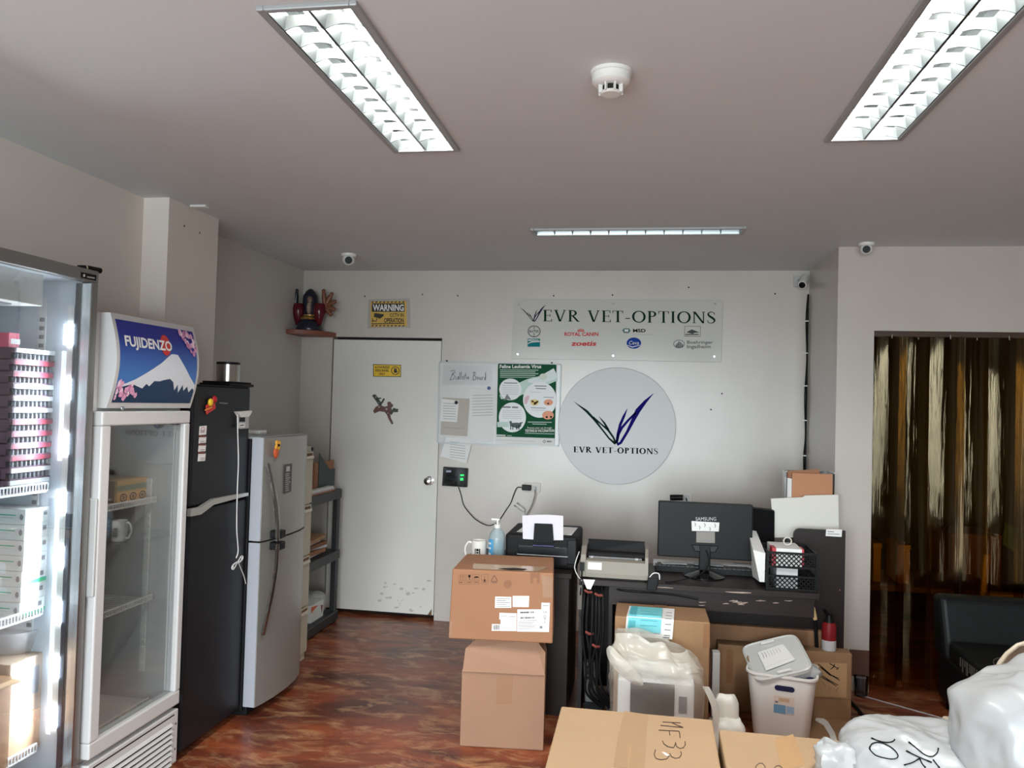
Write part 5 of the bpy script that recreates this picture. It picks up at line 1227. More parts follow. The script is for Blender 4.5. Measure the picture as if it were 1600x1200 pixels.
tag(MB().obox((kx0+.10, 4.70, DT+.046), (.07, .01, 0), (-.006, .05, 0), (0, 0, .001), M_paper).build('paper_sheet'), 'white paper on the keyboard left of the monitor foot', 'paper')
tag(MB().obox((kx0+.30, 4.71, DT+.046), (.08, -.004, 0), (.002, .045, 0), (0, 0, .001), M_paperg).build('paper_sheet'), 'grey paper on the keyboard right of the monitor foot', 'paper')
# second screen behind
t = thing('monitor', 'smaller dark monitor behind the large one, partly behind the white folder', 'monitor', (.70, 4.84, DT))
nx0, nx1 = at(1150, 820, Y=4.80).x, at(1212, 830, Y=4.80).x; nz0, nz1 = at(1190, 862, Y=4.80).z, at(1190, 795, Y=4.80).z
d = (nx1-nx0)/2
MB().obox(((nx0+nx1)/2, 4.82, (nz0+nz1)/2), (d, .04, -.012), (-.0015, .018, .004), (0, .01, (nz1-nz0)/2), M_blk).build('housing', t, bevel=.004)
MB().box((nx0+nx1)/2-.02, (nx0+nx1)/2+.02, 4.835, 4.855, DT+.02, nz0+.1, M_blk).box((nx0+nx1)/2-.1, (nx0+nx1)/2+.1, 4.80, 4.91, DT+.0005, DT+.02, M_blk).build('stand', t, bevel=.003)
# mesh tray
def meshwall(mb, f, u0, u1, v0, v1, m, p=.024):
    """diamond mesh: crossing strips in a 2-D frame"""
    def clip(a, b):
        return [a, b]
    w_, h_ = u1-u0, v1-v0; k = -h_
    while k < w_:
        for s in (0, 1):
            a0, a1 = max(0, k), min(w_, k+h_)
            if a1-a0 > .002:
                A = [(u0+a0, v0+(a0-k)), (u0+a1, v0+(a1-k))] if s == 0 else [(u0+a0, v1-(a0-k)), (u0+a1, v1-(a1-k))]
                mb.line(f, A, .0055, m)
        k += p
rx0, rx1 = at(1199, 890, Y=4.36).x, at(1276, 890, Y=4.36).x; rzt = at(1240, 864, Y=4.36).z
ryf, ryb = 4.36, 4.64
t = thing('desk_tray', 'black two-tier mesh desk tray holding red and blue stationery', 'desk tray', ((rx0+rx1)/2, 4.5, DT))
mb = MB(); r_ = .006; zb = DT+.004
h1 = (rzt-DT)
for x in (rx0, rx1):
    for y in (ryf, ryb): mb.box(x-r_, x+r_, y-r_, y+r_, DT, rzt, M_blk)
for z in (zb, DT+h1*.36, DT+h1*.60, rzt-.004):
    mb.box(rx0, rx1, ryf-r_*.7, ryf+r_*.7, z-.004, z+.006, M_blk); mb.box(rx0, rx1, ryb-r_*.7, ryb+r_*.7, z-.004, z+.006, M_blk); mb.box(rx0-r_*.7, rx0+r_*.7, ryf, ryb, z-.004, z+.006, M_blk); mb.box(rx1-r_*.7, rx1+r_*.7, ryf, ryb, z-.004, z+.006, M_blk)
mb.build('frame', t)
for z0, z1 in ((DT+.006, DT+h1*.36), (DT+h1*.60, rzt-.006)):
    mb = MB()
    for y in (ryf-.003, ryb): meshwall(mb, lambda u, v, y=y: Vector((u, y, v)), rx0, rx1, z0, z1, M_blk)
    for x in (rx0, rx1): meshwall(mb, lambda u, v, x=x: Vector((x, u, v)), ryf, ryb, z0, z1, M_blk)
    mb.box(rx0, rx1, ryf, ryb, z0-.004, z0-.002, M_blk)
    mb.build('mesh_tier', t)
zt = DT+h1*.60
M_sred = mat('stationery_red', (176, 44, 58), rough=.4)
tag(MB().box(rx0+.03, rx1-.07, ryf+.012, ryb-.06, zt+.001, rzt+.018, M_paper).box(rx0+.025, rx0+.045, ryf+.011, ryf+.10, zt+.001, rzt+.019, M_sred).box(rx1-.072, rx1-.062, ryf+.011, ryf+.10, zt+.001, rzt+.019, M_sred).build('envelope_pack'), 'red-edged white pack in the upper tier of the mesh tray', 'stationery')
tc = Vector((rx1-.13, ryf+.10, rzt+.020))
tag(MB().tube([tc+Vector((.020*math.cos(a), 0, .024+.020*math.sin(a))) for a in [2*PI*k/20 for k in range(21)]], .004, mat('roll_white', (206, 200, 190), rough=.5), 8, False).build('tape_roll'), 'roll of tape standing on the red-edged white pack', 'tape')
tag(MB().box(rx0+.05, rx1-.09, ryf+.02, ryb-.05, DT+.006, DT+h1*.56, M_paperg).box(rx0+.05, rx1-.09, ryf+.02, ryf+.12, DT+h1*.56, DT+h1*.575, mat('box_blue', (110, 176, 206), rough=.4)).build('carton'), 'grey carton with a blue top in the lower tier of the mesh tray', 'carton')
tag(MB().hexa([(rx0-.035, ryf+.02, DT+.03), (rx0-.010, ryf+.02, DT+.03), (rx0-.010, ryb+.02, DT+.001), (rx0-.035, ryb+.02, DT+.001), (rx0-.075, ryf-.0, rzt+.005), (rx0-.012, ryf-.0, rzt-.01), (rx0-.012, ryb+.06, rzt+.055), (rx0-.06, ryb+.06, rzt+.06)], M_paper).line(lambda u, v: Vector((rx0-.058, u, v)), [(ryf+.03, rzt-.05), (ryf+.03, rzt-.12)], .003, M_greyink).build('catalogue'), 'thick white catalogue leaning against the mesh tray beside the monitor', 'catalogue')
# folders in clear holder behind the end panel
f = pxY(4.87)
t = thing('file_holder', 'clear plastic file holder standing behind the desk end panel', 'file holder', (.97, 4.95, DT))
hx0, hx1 = at(1228, 800, Y=4.9).x, at(1303, 800, Y=4.9).x; hz1 = at(1265, 738, Y=4.9).z
mb = MB().box(hx0, hx1, 4.895, 4.899, DT+.001, DT+.3, M_clear).box(hx0, hx0+.004, 4.9, 5.03, DT+.001, hz1, M_clear).box(hx1-.004, hx1, 4.9, 5.03, DT+.001, hz1, M_clear).box(hx0, hx1, 5.03, 5.034, DT+.001, hz1, M_clear)
mb.build('shell', t)
MB().tube([(hx0, 4.9, hz1), (hx0, 5.03, hz1)], .004, M_white, 6).tube([(hx1, 4.9, hz1), (hx1, 5.03, hz1)], .004, M_white, 6).build('edge', t)
def fold(label, px, Y, m, th=.006):
    p = [at(x, y, Y=Y) for x, y in px]
    tag(MB().prism(p, (0, th, 0), m).build('folder', bevel=.001), label, 'folder', 'folders behind the desk end panel')
M_fb = mat('folder_tan', (180, 126, 92), rough=.65)
fold('tan folder in front of the others in the clear file holder', [(1235, 870), (1301, 872), (1301, 741), (1238, 739)], 4.915, M_fb)
fold('white folder edge showing left of the tan folder', [(1227, 870), (1260, 872), (1260, 752), (1226.5, 746)], 4.935, M_paper)
fold('tan folder tallest at the back of the clear file holder', [(1231, 870), (1298, 872), (1280, 733), (1229, 736)], 4.955, M_br)
fold('large white folder leaning behind the rounded desk end panel', [(1209, 840), (1240, 840), (1240, 870), (1311.5, 872), (1310, 773), (1258, 774), (1254, 777), (1204.5, 779)], 4.875, mat('folder_white', (216, 214, 206), rough=.6), .008)

a = at(1012, 902, Y=4.295); b_ = at(1029, 922, Y=4.295)
t = thing('power_adapter', 'black adapter hanging at the desk edge right of the beige printer', 'adapter', ((a.x+b_.x)/2, 4.29, b_.z))
MB().hexa([(a.x-.004, 4.272, b_.z), (b_.x-.012, 4.272, b_.z), (b_.x-.012, 4.308, b_.z), (a.x-.004, 4.308, b_.z), (a.x, 4.272, a.z), (b_.x, 4.272, a.z), (b_.x, 4.308, a.z), (a.x, 4.308, a.z)], M_blk).build('body', t, bevel=.004)
MB().tube(curve([(a.x+.01, 4.30, a.z), (a.x+.03, 4.30, a.z+.022), (b_.x, 4.31, a.z+.018), (b_.x+.004, 4.30, a.z-.01)]), .003, M_white, 6).build('cord', t)
# cables hanging at the kneehole, power strip
t = thing('cable_bundle', 'bundle of black cables with red ties hanging beside the desk', 'cables', (dx0+.07, 4.36, 0))
cx = dx0+.08
mb = MB()
for k, (o, s) in enumerate(((-.05, 0), (-.03, .02), (-.005, -.01), (.015, .02), (.03, -.02), (.05, .01))):
    L = [(cx-.05+.02*k, 4.40, DT-.05), (cx+o, 4.30, DT-.09), (cx+o*1.1, 4.285+s*.5, .45), (cx+o*.6+s, 4.30, .25), (cx+o+.02, 4.32, .12), (cx+.10+o, 4.36, .03)]
    mb.tube(curve(L, 6), .007, M_blk2, 6)
mb.tube(curve([(cx+.06, 4.40, DT-.045), (cx+.16, 4.33, DT-.05), (cx+.4, 4.335, DT-.055), (cx+.55, 4.33, DT-.07)]), .006, M_blk2, 6)
mb.build('cords', t)
MB().prism([at(911, 905, Y=4.272), at(930, 906, Y=4.272), at(923, 921, Y=4.272), at(917, 920, Y=4.272)], (0, .001, 0), M_paper).build('paper_tag', t)
MB().box(dx0-.004, dx0+.018, 4.30, 4.306, .56, .69, mat('bracket_grey', (104, 98, 92), rough=.6)).build('cable_cover', t)
M_tie = mat('tie_red', (140, 70, 62), rough=.6)
for x, y in ((919, 925), (935, 930), (920.5, 990), (931, 1010)):
    p = at(x, y, Y=4.275); MB().tube([p+Vector((-.018, .012, .004)), p+Vector((0, -.006, 0)), p+Vector((.018, .012, -.003))], .007, M_tie, 6).build('tie', t)
t = thing('power_strip', 'dark grey power strip under the desk cables', 'power strip', (cx+.05, 4.42, 0))
a, b_ = at(924, 1095, Y=4.40), at(921, 1032, Y=4.46)
d = (b_-a)/2
M_ps = mat('strip_grey', (62, 60, 60), rough=.5)
MB().obox((a+b_)/2, (.035, 0, 0), d, Vector((0, -.016, -.004)), M_ps).build('body', t, bevel=.005)
MB().obox((a+b_)/2-d*.25+Vector((.02, -.036, -.006)), (.022, 0, 0), d*.5, Vector((0, -.018, -.004)), mat('strip_grey2', (96, 94, 94), rough=.5)).build('adapter_block', t, bevel=.004)
mb = MB()
for k in range(3): mb.obox((a+b_)/2+d*(.2+.27*k)+Vector((-.006, -.0165, -.004)), (.014, 0, 0), d*.07, (0, -.001, 0), M_dark)
mb.build('sockets', t)
tag(MB().box(a.x-.04, a.x+.06, 4.385, 4.47, 0, a.z-.004, M_blk2).build('strip_stand'), 'small dark block under the power strip', 'block')

# ------------------------------------------------------------------ stacked cartons by the desk
c1 = [at(718, 1166, Z=0), at(849, 1173, Z=0)]
LX0, LX1, LY = c1[0].x, c1[1].x, 3.80
LD, LZ = .40, at(790, 1053, Y=LY).z
t = thing('cardboard_box', 'tall plain cardboard box with its front flap up, under the labelled box', 'box', ((LX0+LX1)/2, LY, 0)); t.rotation_euler.z = R(5.5)
M_c1 = mat('cardboard_pinkish', (152, 116, 93), rough=.75, var=.06, scale=4, bump=.04)
mb = MB(); th = .005
mb.box(LX0, LX1, LY, LY+th, 0, LZ, M_c1).box(LX0, LX1, LY+LD-th, LY+LD, 0, LZ, M_c1).box(LX0, LX0+th, LY+th, LY+LD-th, 0, LZ, M_c1).box(LX1-th, LX1, LY+th, LY+LD-th, 0, LZ, M_c1).box(LX0, LX1, LY, LY+LD, 0, .006, M_c1)
mb.build('body', t, bevel=.002)
uz = at(786, 996, Y=3.86).z-.003
ins = .045
f = [Vector((LX0+.004, LY-.004, LZ+.002)), Vector((LX1-.002, LY-.004, LZ+.002)), Vector((LX1-.002, LY+.02, LZ+.105)), Vector((LX1-.05, LY+.06, uz)), Vector((LX0+.07, LY+.06, uz)), Vector((LX0+.012, LY+.02, LZ+.105))]
MB().poly(f, M_c1).build('front_flap', t, solid=.005)
MB().poly([Vector((LX0+.002, LY+.0, LZ+.0)), Vector((LX0+.002, LY+LD, LZ)), Vector((LX0+.05, LY+LD-.04, uz-.001)), Vector((LX0+.05, LY+.07, uz-.001))], M_c1).poly([Vector((LX1-.002, LY, LZ)), Vector((LX1-.002, LY+LD, LZ)), Vector((LX1-.04, LY+LD-.04, uz-.001)), Vector((LX1-.04, LY+.07, uz-.001))], M_c1).build('side_flap', t, solid=.005)
MB().poly([Vector((LX0+.004, LY+LD, LZ+.002)), Vector((LX1-.004, LY+LD, LZ+.002)), Vector((LX1-.05, LY+LD-.06, uz-.001)), Vector((LX0+.06, LY+LD-.06, uz-.001))], M_c1).build('back_flap', t, solid=.005)
f = pxY(LY-.0055)
mb = MB().poly([pxY(LY-.0008)(775, 1100), pxY(LY-.0008)(799, 1101), pxY(LY-.0008)(802, 1056), pxY(LY-.0008)(777, 1056)], M_tape)
mb.build('tape', t)
# upper labelled box
UX0, UX1 = -.888, -.392; UZ0, UZ1 = uz+.0035, at(790, 893, Y=3.79).z
UY0, UY1 = 3.795, 4.20
t = thing('cardboard_box', 'taped cardboard box with shipping labels on top of the plain box', 'box', ((UX0+UX1)/2, UY0, UZ0)); t.rotation_euler.z = R(5.0)
M_c2 = mat('cardboard_warm', (152, 107, 76), rough=.7, var=.06, scale=4, bump=.04)
MB().hexa([(UX0-.006, UY0, UZ0), (UX1+.002, UY0, UZ0), (UX1+.002, UY1, UZ0), (UX0, UY1, UZ0), (UX0+.004, UY0, UZ1), (UX1-.002, UY0, UZ1), (UX1-.01, UY1, UZ1), (UX0+.02, UY1, UZ1)], M_c2).build('carton', t, bevel=.006)
mb = MB()
mb.poly([Vector((UX0+.10, UY0+.02, UZ1+.001)), Vector((UX1-.08, UY0+.02, UZ1+.001)), Vector((UX1-.03, UY0+.13, UZ1+.0025)), Vector((UX0+.09, UY0+.14, UZ1+.0025))], M_cleartape)
mb.poly([Vector((UX0+.22, UY0+.045, UZ1+.0032)), Vector((UX0+.28, UY0+.02, UZ1+.0032)), Vector((UX1-.15, UY0+.03, UZ1+.0032)), Vector((UX1-.13, UY0+.06, UZ1+.0032)), Vector((UX0+.3, UY0+.075, UZ1+.0032))], M_dark)
mb.build('tape', t); mb = MB()
mb.poly([Vector((UX1-.05, UY0-.0008, UZ1-.12)), Vector((UX1-.003, UY0-.0008, UZ1-.12)), Vector((UX1-.004, UY0-.0008, UZ1-.02)), Vector((UX1-.06, UY0-.0008, UZ1-.01))], M_tape)
mb.build('tape', t); mb = MB()
mb.poly([Vector((UX0-.002, UY0-.0008, UZ0+.01)), Vector((UX0+.012, UY0-.0008, UZ0+.01)), Vector((UX0+.012, UY0-.0008, UZ0+.09)), Vector((UX0-.001, UY0-.0008, UZ0+.09))], M_tape)
mb.build('tape', t)
g = pxY(UY0-.0010, 700, 870, 8.889); g2 = pxY(UY0-.0016, 700, 870, 8.889); M_pr = mat('box_print', (96, 62, 48), rough=.7)
mb = MB()
for x0, x1 in ((160, 245), (262, 345), (368, 435), (470, 560)):
    for a, b_ in (((x0, 240), (x1, 240)), ((x1, 240), (x1, 370)), ((x1, 370), (x0, 370)), ((x0, 370), (x0, 240)), ((x0, 320), (x1, 320))): mb.line(g, [a, b_], 3, M_pr)
for x in (185, 218): mb.line(g, [(x, 315), (x, 252)], 5, M_pr); mb.poly([g(x-9, 264), g(x+9, 264), g(x, 246)], M_pr)
mb.poly([g(288, 244), g(320, 244), g(318, 272), g(306, 284), g(306, 304), g(316, 310), g(294, 310), g(302, 304), g(302, 284), g(290, 272)], M_ink)
mb.disc(g, 400, 285, 30, 22, M_ink, 14, 0, 2*PI); mb.rect(g2, 370, 308, 432, 286, M_c2); mb.line(g, [(400, 260), (400, 312)], 5, M_pr)
mb.line(g, [(512, 250), (512, 330)], 5, M_pr); mb.disc(g, 512, 322, 12, 16, M_ink, 14)
for a, b_ in (((600, 335), (640, 258)), ((645, 258), (688, 335)), ((686, 340), (602, 340))): mb.line(g, [a, b_], 10, M_pr)
for x in (185, 300, 400, 512): mb.line(g, [(x-24, 345), (x+24, 345)], 12, M_pr)
mb.line(g, [(610, 358), (680, 358)], 8, M_pr)
M_st = mat('box_stain', (134, 92, 65), rough=.7)
mb.disc(g, 828, 380, 56, 58, M_st, 20); mb.poly([g(1140, 375), g(1180, 375), g(1180, 300), g(1232, 300), g(1232, 380), g(1270, 380), g(1272, 225), g(1140, 225)], M_st)
mb.build('printed_icons', t)
mb = MB()
for q in ([(652, 708), (878, 712), (878, 560), (656, 550)], [(896, 700), (1118, 708), (1124, 552), (896, 545)], [(1290, 742), (1406, 742), (1412, 655), (1294, 648)], [(712, 870), (952, 876), (952, 790), (716, 776)], [(728, 1030), (950, 1038), (952, 876), (730, 872)], [(608, 1025), (728, 1028), (728, 936), (612, 930)], [(956, 1044), (1398, 1062), (1410, 745), (962, 735)]):
    mb.poly([g(*a) for a in q], M_paper)
for k in range(5): mb.line(g2, [(675, 580+28*k), (860-50*(k % 2), 582+28*k)], 8, M_greyink); mb.line(g2, [(920, 575+26*k), (1095, 580+26*k)], 6, M_gridgrey)
mb.line(g2, [(735, 825), (820, 828)], 8, M_greyink); mb.line(g2, [(850, 830), (935, 834)], 8, M_greyink); mb.line(g2, [(1310, 692), (1390, 694)], 8, M_greyink)
for k in range(9): mb.rect(g2, 628+10*k, 1010, 628+10*k+(6 if k % 3 else 3), 945, M_ink)
for y, s in ((780, 1), (855, 0)):
    for k in range(30): mb.rect(g2, 1000+6.5*k, y+12, 1000+6.5*k+random.choice((2, 3.5, 5)), y-12, M_ink)
for k in range(6): mb.line(g2, [(975, 895+22*k), (1230-30*(k % 3), 897+22*k)], 6, M_greyink); mb.line(g2, [(750, 905+20*k), (880-20*(k % 2), 907+20*k)], 5, M_gridgrey)
mb.text('CE', g2, 1318, 798, 1370, 768, M_ink); mb.ring(g2, 1340, 845, 18, 22, 7, 7, M_greyink, 16); mb.ring(g2, 1340, 880, 14, 16, 6, 6, M_greyink, 16); mb.rect(g2, 1270, 1010, 1306, 975, M_greyink); mb.line(g2, [(1340, 905), (1340, 940)], 8, M_greyink)
lab(mb.build('shipping_labels', t), 'white shipping labels with print and bar marks')

# ------------------------------------------------------------------ boxes in front of the desk
AX0, AX1, AY0, AY1 = at(960, 1000, Y=4.0).x, at(1109, 1000, Y=4.0).x, 4.0, 4.28
AZ = at(1040, 968, Y=4.0).z
t = thing('cardboard_box', 'brown cardboard box carrying the blue pack, behind the white plastic bag', 'box', ((AX0+AX1)/2, 4.15, 0))
MB().box(AX0, AX1, AY0, AY1, 0, AZ, M_card3).build('carton', t, bevel=.005)
g = pxY(AY0-.0008)
mb = MB()
for x, y in ((990, 984), (1011, 988), (1032, 991)): mb.rect(g, x-3, y+5, x+3, y-2, M_pr); mb.line(g, [(x, y+5), (x, y+10)], 1.5, M_pr)
mb.build('printed_icons', t)
MB().box((AX0+AX1)/2-.03, (AX0+AX1)/2+.03, AY0-.0006, AY1, AZ+.0004, AZ+.001, M_tape).poly([pxY(AY0-.0007)(1098, 1012), pxY(AY0-.0007)(1109, 1013), pxY(AY0-.0007)(1109, 975), pxY(AY0-.0007)(1100, 975)], M_tape).build('tape', t)
eL, eR = at(981, 962, Y=AY0).x, at(1055, 962, Y=AY0).x
def bent(u, v, o):      # u across, v from the hanging end over the edge to the far end
    x = eL+(eR-eL)*u-.012*(1-v)
    if v < .5: return Vector((x, AY0-.006-o-.012*(.5-v), AZ+.004-(.5-v)*.19))
    return Vector((x+.01*(v-.5), AY0-.006+(v-.5)*.40, AZ+.004+o+.006*(v-.5)))
def bentsheet(mb, u0, u1, v0, v1, o, m, n=10):
    vs = [bent(u, v0+(v1-v0)*k/n, oo) for k in range(n+1) for u, oo in ((u0, o), (u1, o))]
    return mb.add(vs, [[2*k, 2*k+1, 2*k+3, 2*k+2] for k in range(n)], m)
mb = MB(); bentsheet(mb, 0, 1, .0, 1.0, 0, M_paper, 10)
for k in range(6): bentsheet(mb, .82, .95, .08+.14*k, .10+.14*k, .0012, M_greyink, 1)
bentsheet(mb, .80, .94, .02, .05, .0012, M_greyink, 1)
tag(mb.build('paper_sheet', solid=.001), 'white leaflet under the blue pack on the brown box', 'paper')
M_aq = mat('aqua_pack', (120, 200, 208), rough=.45, spec=.2); M_aqd = mat('aqua_dark', (84, 168, 180), rough=.45, spec=.2)
mb = MB(); bentsheet(mb, .04, .74, .14, .94, .006, M_aq, 10); bentsheet(mb, .06, .20, .16, .90, .0075, M_aqd, 6)
for k in range(4): bentsheet(mb, .30, .66, .3+.13*k, .32+.13*k, .0075, M_aqd, 1)
tag(mb.build('mask_pack', solid=.002), 'pale blue pack lying on the leaflet on the brown box', 'pack')
BX0, BX1 = at(1106, 1000, Y=4.66).x, at(1286, 1000, Y=4.66).x; BZ = at(1200, 981, Y=4.66).z
mb = MB().box(BX0, BX1, 4.66, 4.70, 0, BZ, mat('cardboard_ridge', (166, 124, 92), rough=.8, var=.10, scale=3, stretch=(8, 1, .4)))
tag(mb.build('flattened_carton', bevel=.002), 'flattened brown carton standing against the desk front', 'cardboard')
CX0, CX1, CY = at(1121, 1050, Y=4.54).x, at(1331, 1050, Y=4.54).x, 4.54
CZ = at(1290, 1019, Y=CY).z
t = thing('cardboard_box', 'wide brown carton with black scribbles behind the white storage bin', 'box', ((CX0+CX1)/2, 4.6, 0))
MB().box(CX0, CX1, CY, CY+.10, .0, CZ, M_card3).build('carton', t, bevel=.004)
g = pxY(CY-.0008, 1090, 960, 5.716)
mb = MB(); M_pale = mat('box_patch', (176, 142, 104), rough=.7)
mb.poly([g(1040, 730), g(1330, 745), g(1335, 440), g(1040, 425)], M_pale)
for q in ([(190, 620, 40), (200, 300, 40)], [(285, 610, 50), (290, 310, 60)]): MB().rib(g, q, M_tape).build('tape', t)
g2 = pxY(CY-.0014, 1090, 960, 5.716)
for q in ([(1075, 440), (1120, 480), (1190, 540), (1270, 590)], [(1095, 470), (1180, 540), (1262, 572)], [(1080, 525), (1170, 585), (1255, 632)], [(1090, 550), (1160, 590), (1240, 640)], [(1175, 435), (1215, 460), (1258, 488)], [(1185, 492), (1215, 470), (1225, 440)], [(1240, 495), (1262, 470)], [(1205, 545), (1225, 555)]): mb.rib(g2, [(x, y, 9 if 0 < i < len(q)-1 else 6) for i, (x, y) in enumerate(q)], M_ink)
for q in ([(1110, 600), (1145, 640)], [(1170, 640), (1180, 680), (1195, 650)], [(1215, 660), (1235, 690), (1258, 650)], [(1240, 690), (1250, 655)]): mb.line(g2, q, 3, M_pr)
mb.line(g2, [(1000, 740), (1390, 765)], 4, M_cardin)
lab(mb.build('scribbled_panel', t), 'paler panel with black marker scribbles')
fl = [at(1225, 1160, Z=.012), at(1300, 1172, Z=.012), at(1352, 1142, Z=.006), at(1322, 1121, Z=.003), at(1248, 1118, Z=.003)]
tag(MB().prism([Vector((q.x, q.y, .001)) for q in fl], (0, 0, .006), M_card3).build('cardboard_flap'), 'loose cardboard flap lying on the floor by the bin', 'cardboard')
f = pxZ(.0076)
tag(MB().rib(f, [(1276, 1121, 10), (1290, 1130, 9), (1300, 1146, 9), (1306, 1165, 9)], M_white).build('tape_strip'), 'strip of white tape stuck across the loose cardboard flap', 'tape')
tag(MB().box(at(1113, 1040, Y=4.44).x, at(1125, 1040, Y=4.44).x, 4.44, 4.50, 0, at(1120, 1020, Y=4.44).z, M_white).build('foam_board', bevel=.004), 'white foam piece between the brown box and the wide carton', 'foam')
# small bottle on the wide carton
bp = at(1295, 1008, Y=4.59); bp.z = CZ+.001
t = thing('spray_bottle', 'red bottle with a white label and dark neck on the wide carton', 'bottle', bp)
MB().lathe([(0, 0), (.036, 0), (.038, .01), (.038, .055)], bp, M_paperg, 20).build('label', t)
MB().lathe([(.038, .055), (.038, .13), (.03, .15)], bp, mat('bottle_red', (128, 30, 34), rough=.4, spec=.2), 20).build('body', t)
MB().lathe([(.03, .15), (.018, .17), (.018, .19), (0, .19)], bp, M_blk, 16).tube([bp+Vector((0, 0, .18)), bp+Vector((-.03, -.02, .215))], .010, M_blk, 8).build('neck', t)
t = thing('brush', 'brush with a pale wooden handle end leaning beside the red bottle', 'brush', bp+Vector((-.06, 0, 0)))
MB().tube([bp+Vector((-.055, .03, 0)), bp+Vector((-.066, .03, .15))], .010, M_blk2, 8).build('handle', t)
MB().tube([bp+Vector((-.066, .03, .15)), bp+Vector((-.082, .03, .215))], [.012, .014], mat('pale_wood', (206, 176, 128), rough=.5), 8).build('handle_tip', t)

# ------------------------------------------------------------------ storage bin with a tilted lid
bA, bB = at(1166, 1050, Y=4.20), at(1277, 1066, Y=4.13)
ang = math.atan2(bB.y-bA.y, bB.x-bA.x); bw = (bB-bA).length; zt = .335
ctr = (bA+bB)/2+Vector((math.sin(ang)*-1*-.0, 0, 0)); n_ = Vector((-math.sin(ang), math.cos(ang), 0)); u_ = Vector((math.cos(ang), math.sin(ang), 0))
ctr = Vector(((bA.x+bB.x)/2, (bA.y+bB.y)/2, 0))+n_*.14
t = thing('storage_bin', 'white plastic storage bin with an oval handle hole and a tilted lid', 'bin', ctr)
def rrect(w_, d, r_, z, n=6):
    out = []
    for cx, cy, a0 in ((w_/2-r_, d/2-r_, 0), (-w_/2+r_, d/2-r_, PI/2), (-w_/2+r_, -d/2+r_, PI), (w_/2-r_, -d/2+r_, 3*PI/2)):
        for k in range(n+1):
            a = a0+PI/2*k/n; out.append(ctr+u_*(cx+r_*math.cos(a))+n_*(cy+r_*math.sin(a))+Vector((0, 0, z)))
    return out
M_bin = mat('bin_white', (236, 234, 229), rough=.4)
lay = [rrect(bw*.78, .21, .05, .001), rrect(bw*.80, .23, .05, .02), rrect(bw*.985, .275, .05, zt-.012), rrect(bw+.012, .292, .055, zt-.010), rrect(bw+.012, .292, .055, zt), rrect(bw-.01, .270, .05, zt), rrect(bw*.78, .215, .045, .008)]
mb = MB(); n = len(lay[0]); vs = [v for l in lay for v in l]
fs = [[i*n+k, i*n+(k+1) % n, (i+1)*n+(k+1) % n, (i+1)*n+k] for i in range(len(lay)-1) for k in range(n)]+[list(range(n))[::-1], [6*n+k for k in range(n)]]
mb.add(vs, fs, M_bin, True); mb.build('tub', t)
def bf(off):
    def f(u, v):       # u across the front -.5...5, v height
        s = .80+(.985-.80)*(v-.02)/(zt-.032); dd = (.23+(.275-.23)*(v-.02)/(zt-.032))/2
        return ctr+u_*(u*bw)+n_*(-dd-off)+Vector((0, 0, v))
    return f
f = bf(.0012); mb = MB(); hz = .272
def stad(f, cu, cv, hw, hh, m):
    mb.poly([f(cu+hw*(1 if k < 9 else -1)+hh/bw*math.cos(-PI/2+PI*k/8 if k < 9 else PI/2+PI*(k-9)/8), cv+hh*math.sin(-PI/2+PI*k/8 if k < 9 else PI/2+PI*(k-9)/8)) for k in range(18)], m)
stad(f, .05, hz, .105, .020, M_white); stad(bf(.002), .05, hz, .10, .014, mat('handle_hole', (22, 30, 70), rough=.5)); lab(mb.build('handle_hole', t), 'oval handle hole showing dark blue')
mb = MB(); f = bf(.0012); f2 = bf(.0018)
mb.rect(f, -.10, .145, .19, .232, mat('sticker_cream', (222, 206, 196), rough=.5)); mb.rect(f2, -.10, .145, .07, .188, mat('sticker_blue', (110, 154, 186), rough=.5)); mb.rect(f2, .08, .150, .185, .186, mat('sticker_blue2', (150, 180, 204), rough=.5)); mb.rect(f2, -.03, .205, .12, .224, mat('sticker_tan', (206, 172, 140), rough=.5)); mb.line(f2, [(-.08, .20), (-.04, .20)], .01, M_greyink)
lab(mb.build('sticker', t), 'blue and cream product sticker')
# content and lid
tag(MB().obox(ctr+u_*.05+Vector((0, 0, zt-.05)), u_*.11, n_*.10, (0, 0, .045), mat('pouch_navy', (28, 36, 72), rough=.5)).build('pouch', bevel=.02), 'dark blue pouch inside the white storage bin', 'pouch')
tag(MB().obox(ctr-u_*.145+n_*.02+Vector((0, 0, zt-.02)), u_*.003, n_*.05, Vector((-.03, 0, .055)), M_card2).build('envelope', bevel=.003), 'buff envelope sticking up at the left of the storage bin', 'envelope')
mb = MB(); blob(mb, ctr+u_*.07+Vector((0, 0, zt-.002)), (.10, .09, .045), mat_film('film_crumple', (224, 224, 222), .1), amp=.03, freq=12, seed=9, seg=22, rings=14, ridged=True)
tag(mb.build('plastic_wrap'), 'crumpled white plastic on top of the dark blue pouch', 'plastic bag')
L = [at(1180, 1066, Y=ctr.y-.13), at(1274, 1048, Y=ctr.y-.16), at(1243, 988, Y=ctr.y+.10), at(1157, 1012, Y=ctr.y+.12)]
lc = sum(L, Vector())/4; lu = ((L[1]-L[0])+(L[2]-L[3]))/4; lv = ((L[3]-L[0])+(L[2]-L[1]))/4; ln = lu.cross(lv).normalized()
M_lidp = mat_film('lid_plastic', (232, 234, 232), .10, .25)
lt = thing('bin_lid', 'frosted plastic lid tilted on the white storage bin', 'lid', lc)
def lidring(s, z): return [lc+lu*(s*x)+lv*(s*y)+ln*z for x, y in [(math.copysign(abs(math.cos(2*PI*k/40))**.32, math.cos(2*PI*k/40)), math.copysign(abs(math.sin(2*PI*k/40))**.32, math.sin(2*PI*k/40))) for k in range(40)]]
lay = [lidring(1.0, -.012), lidring(1.0, .006), lidring(.96, .010), lidring(.93, .004), lidring(.0, .004)]
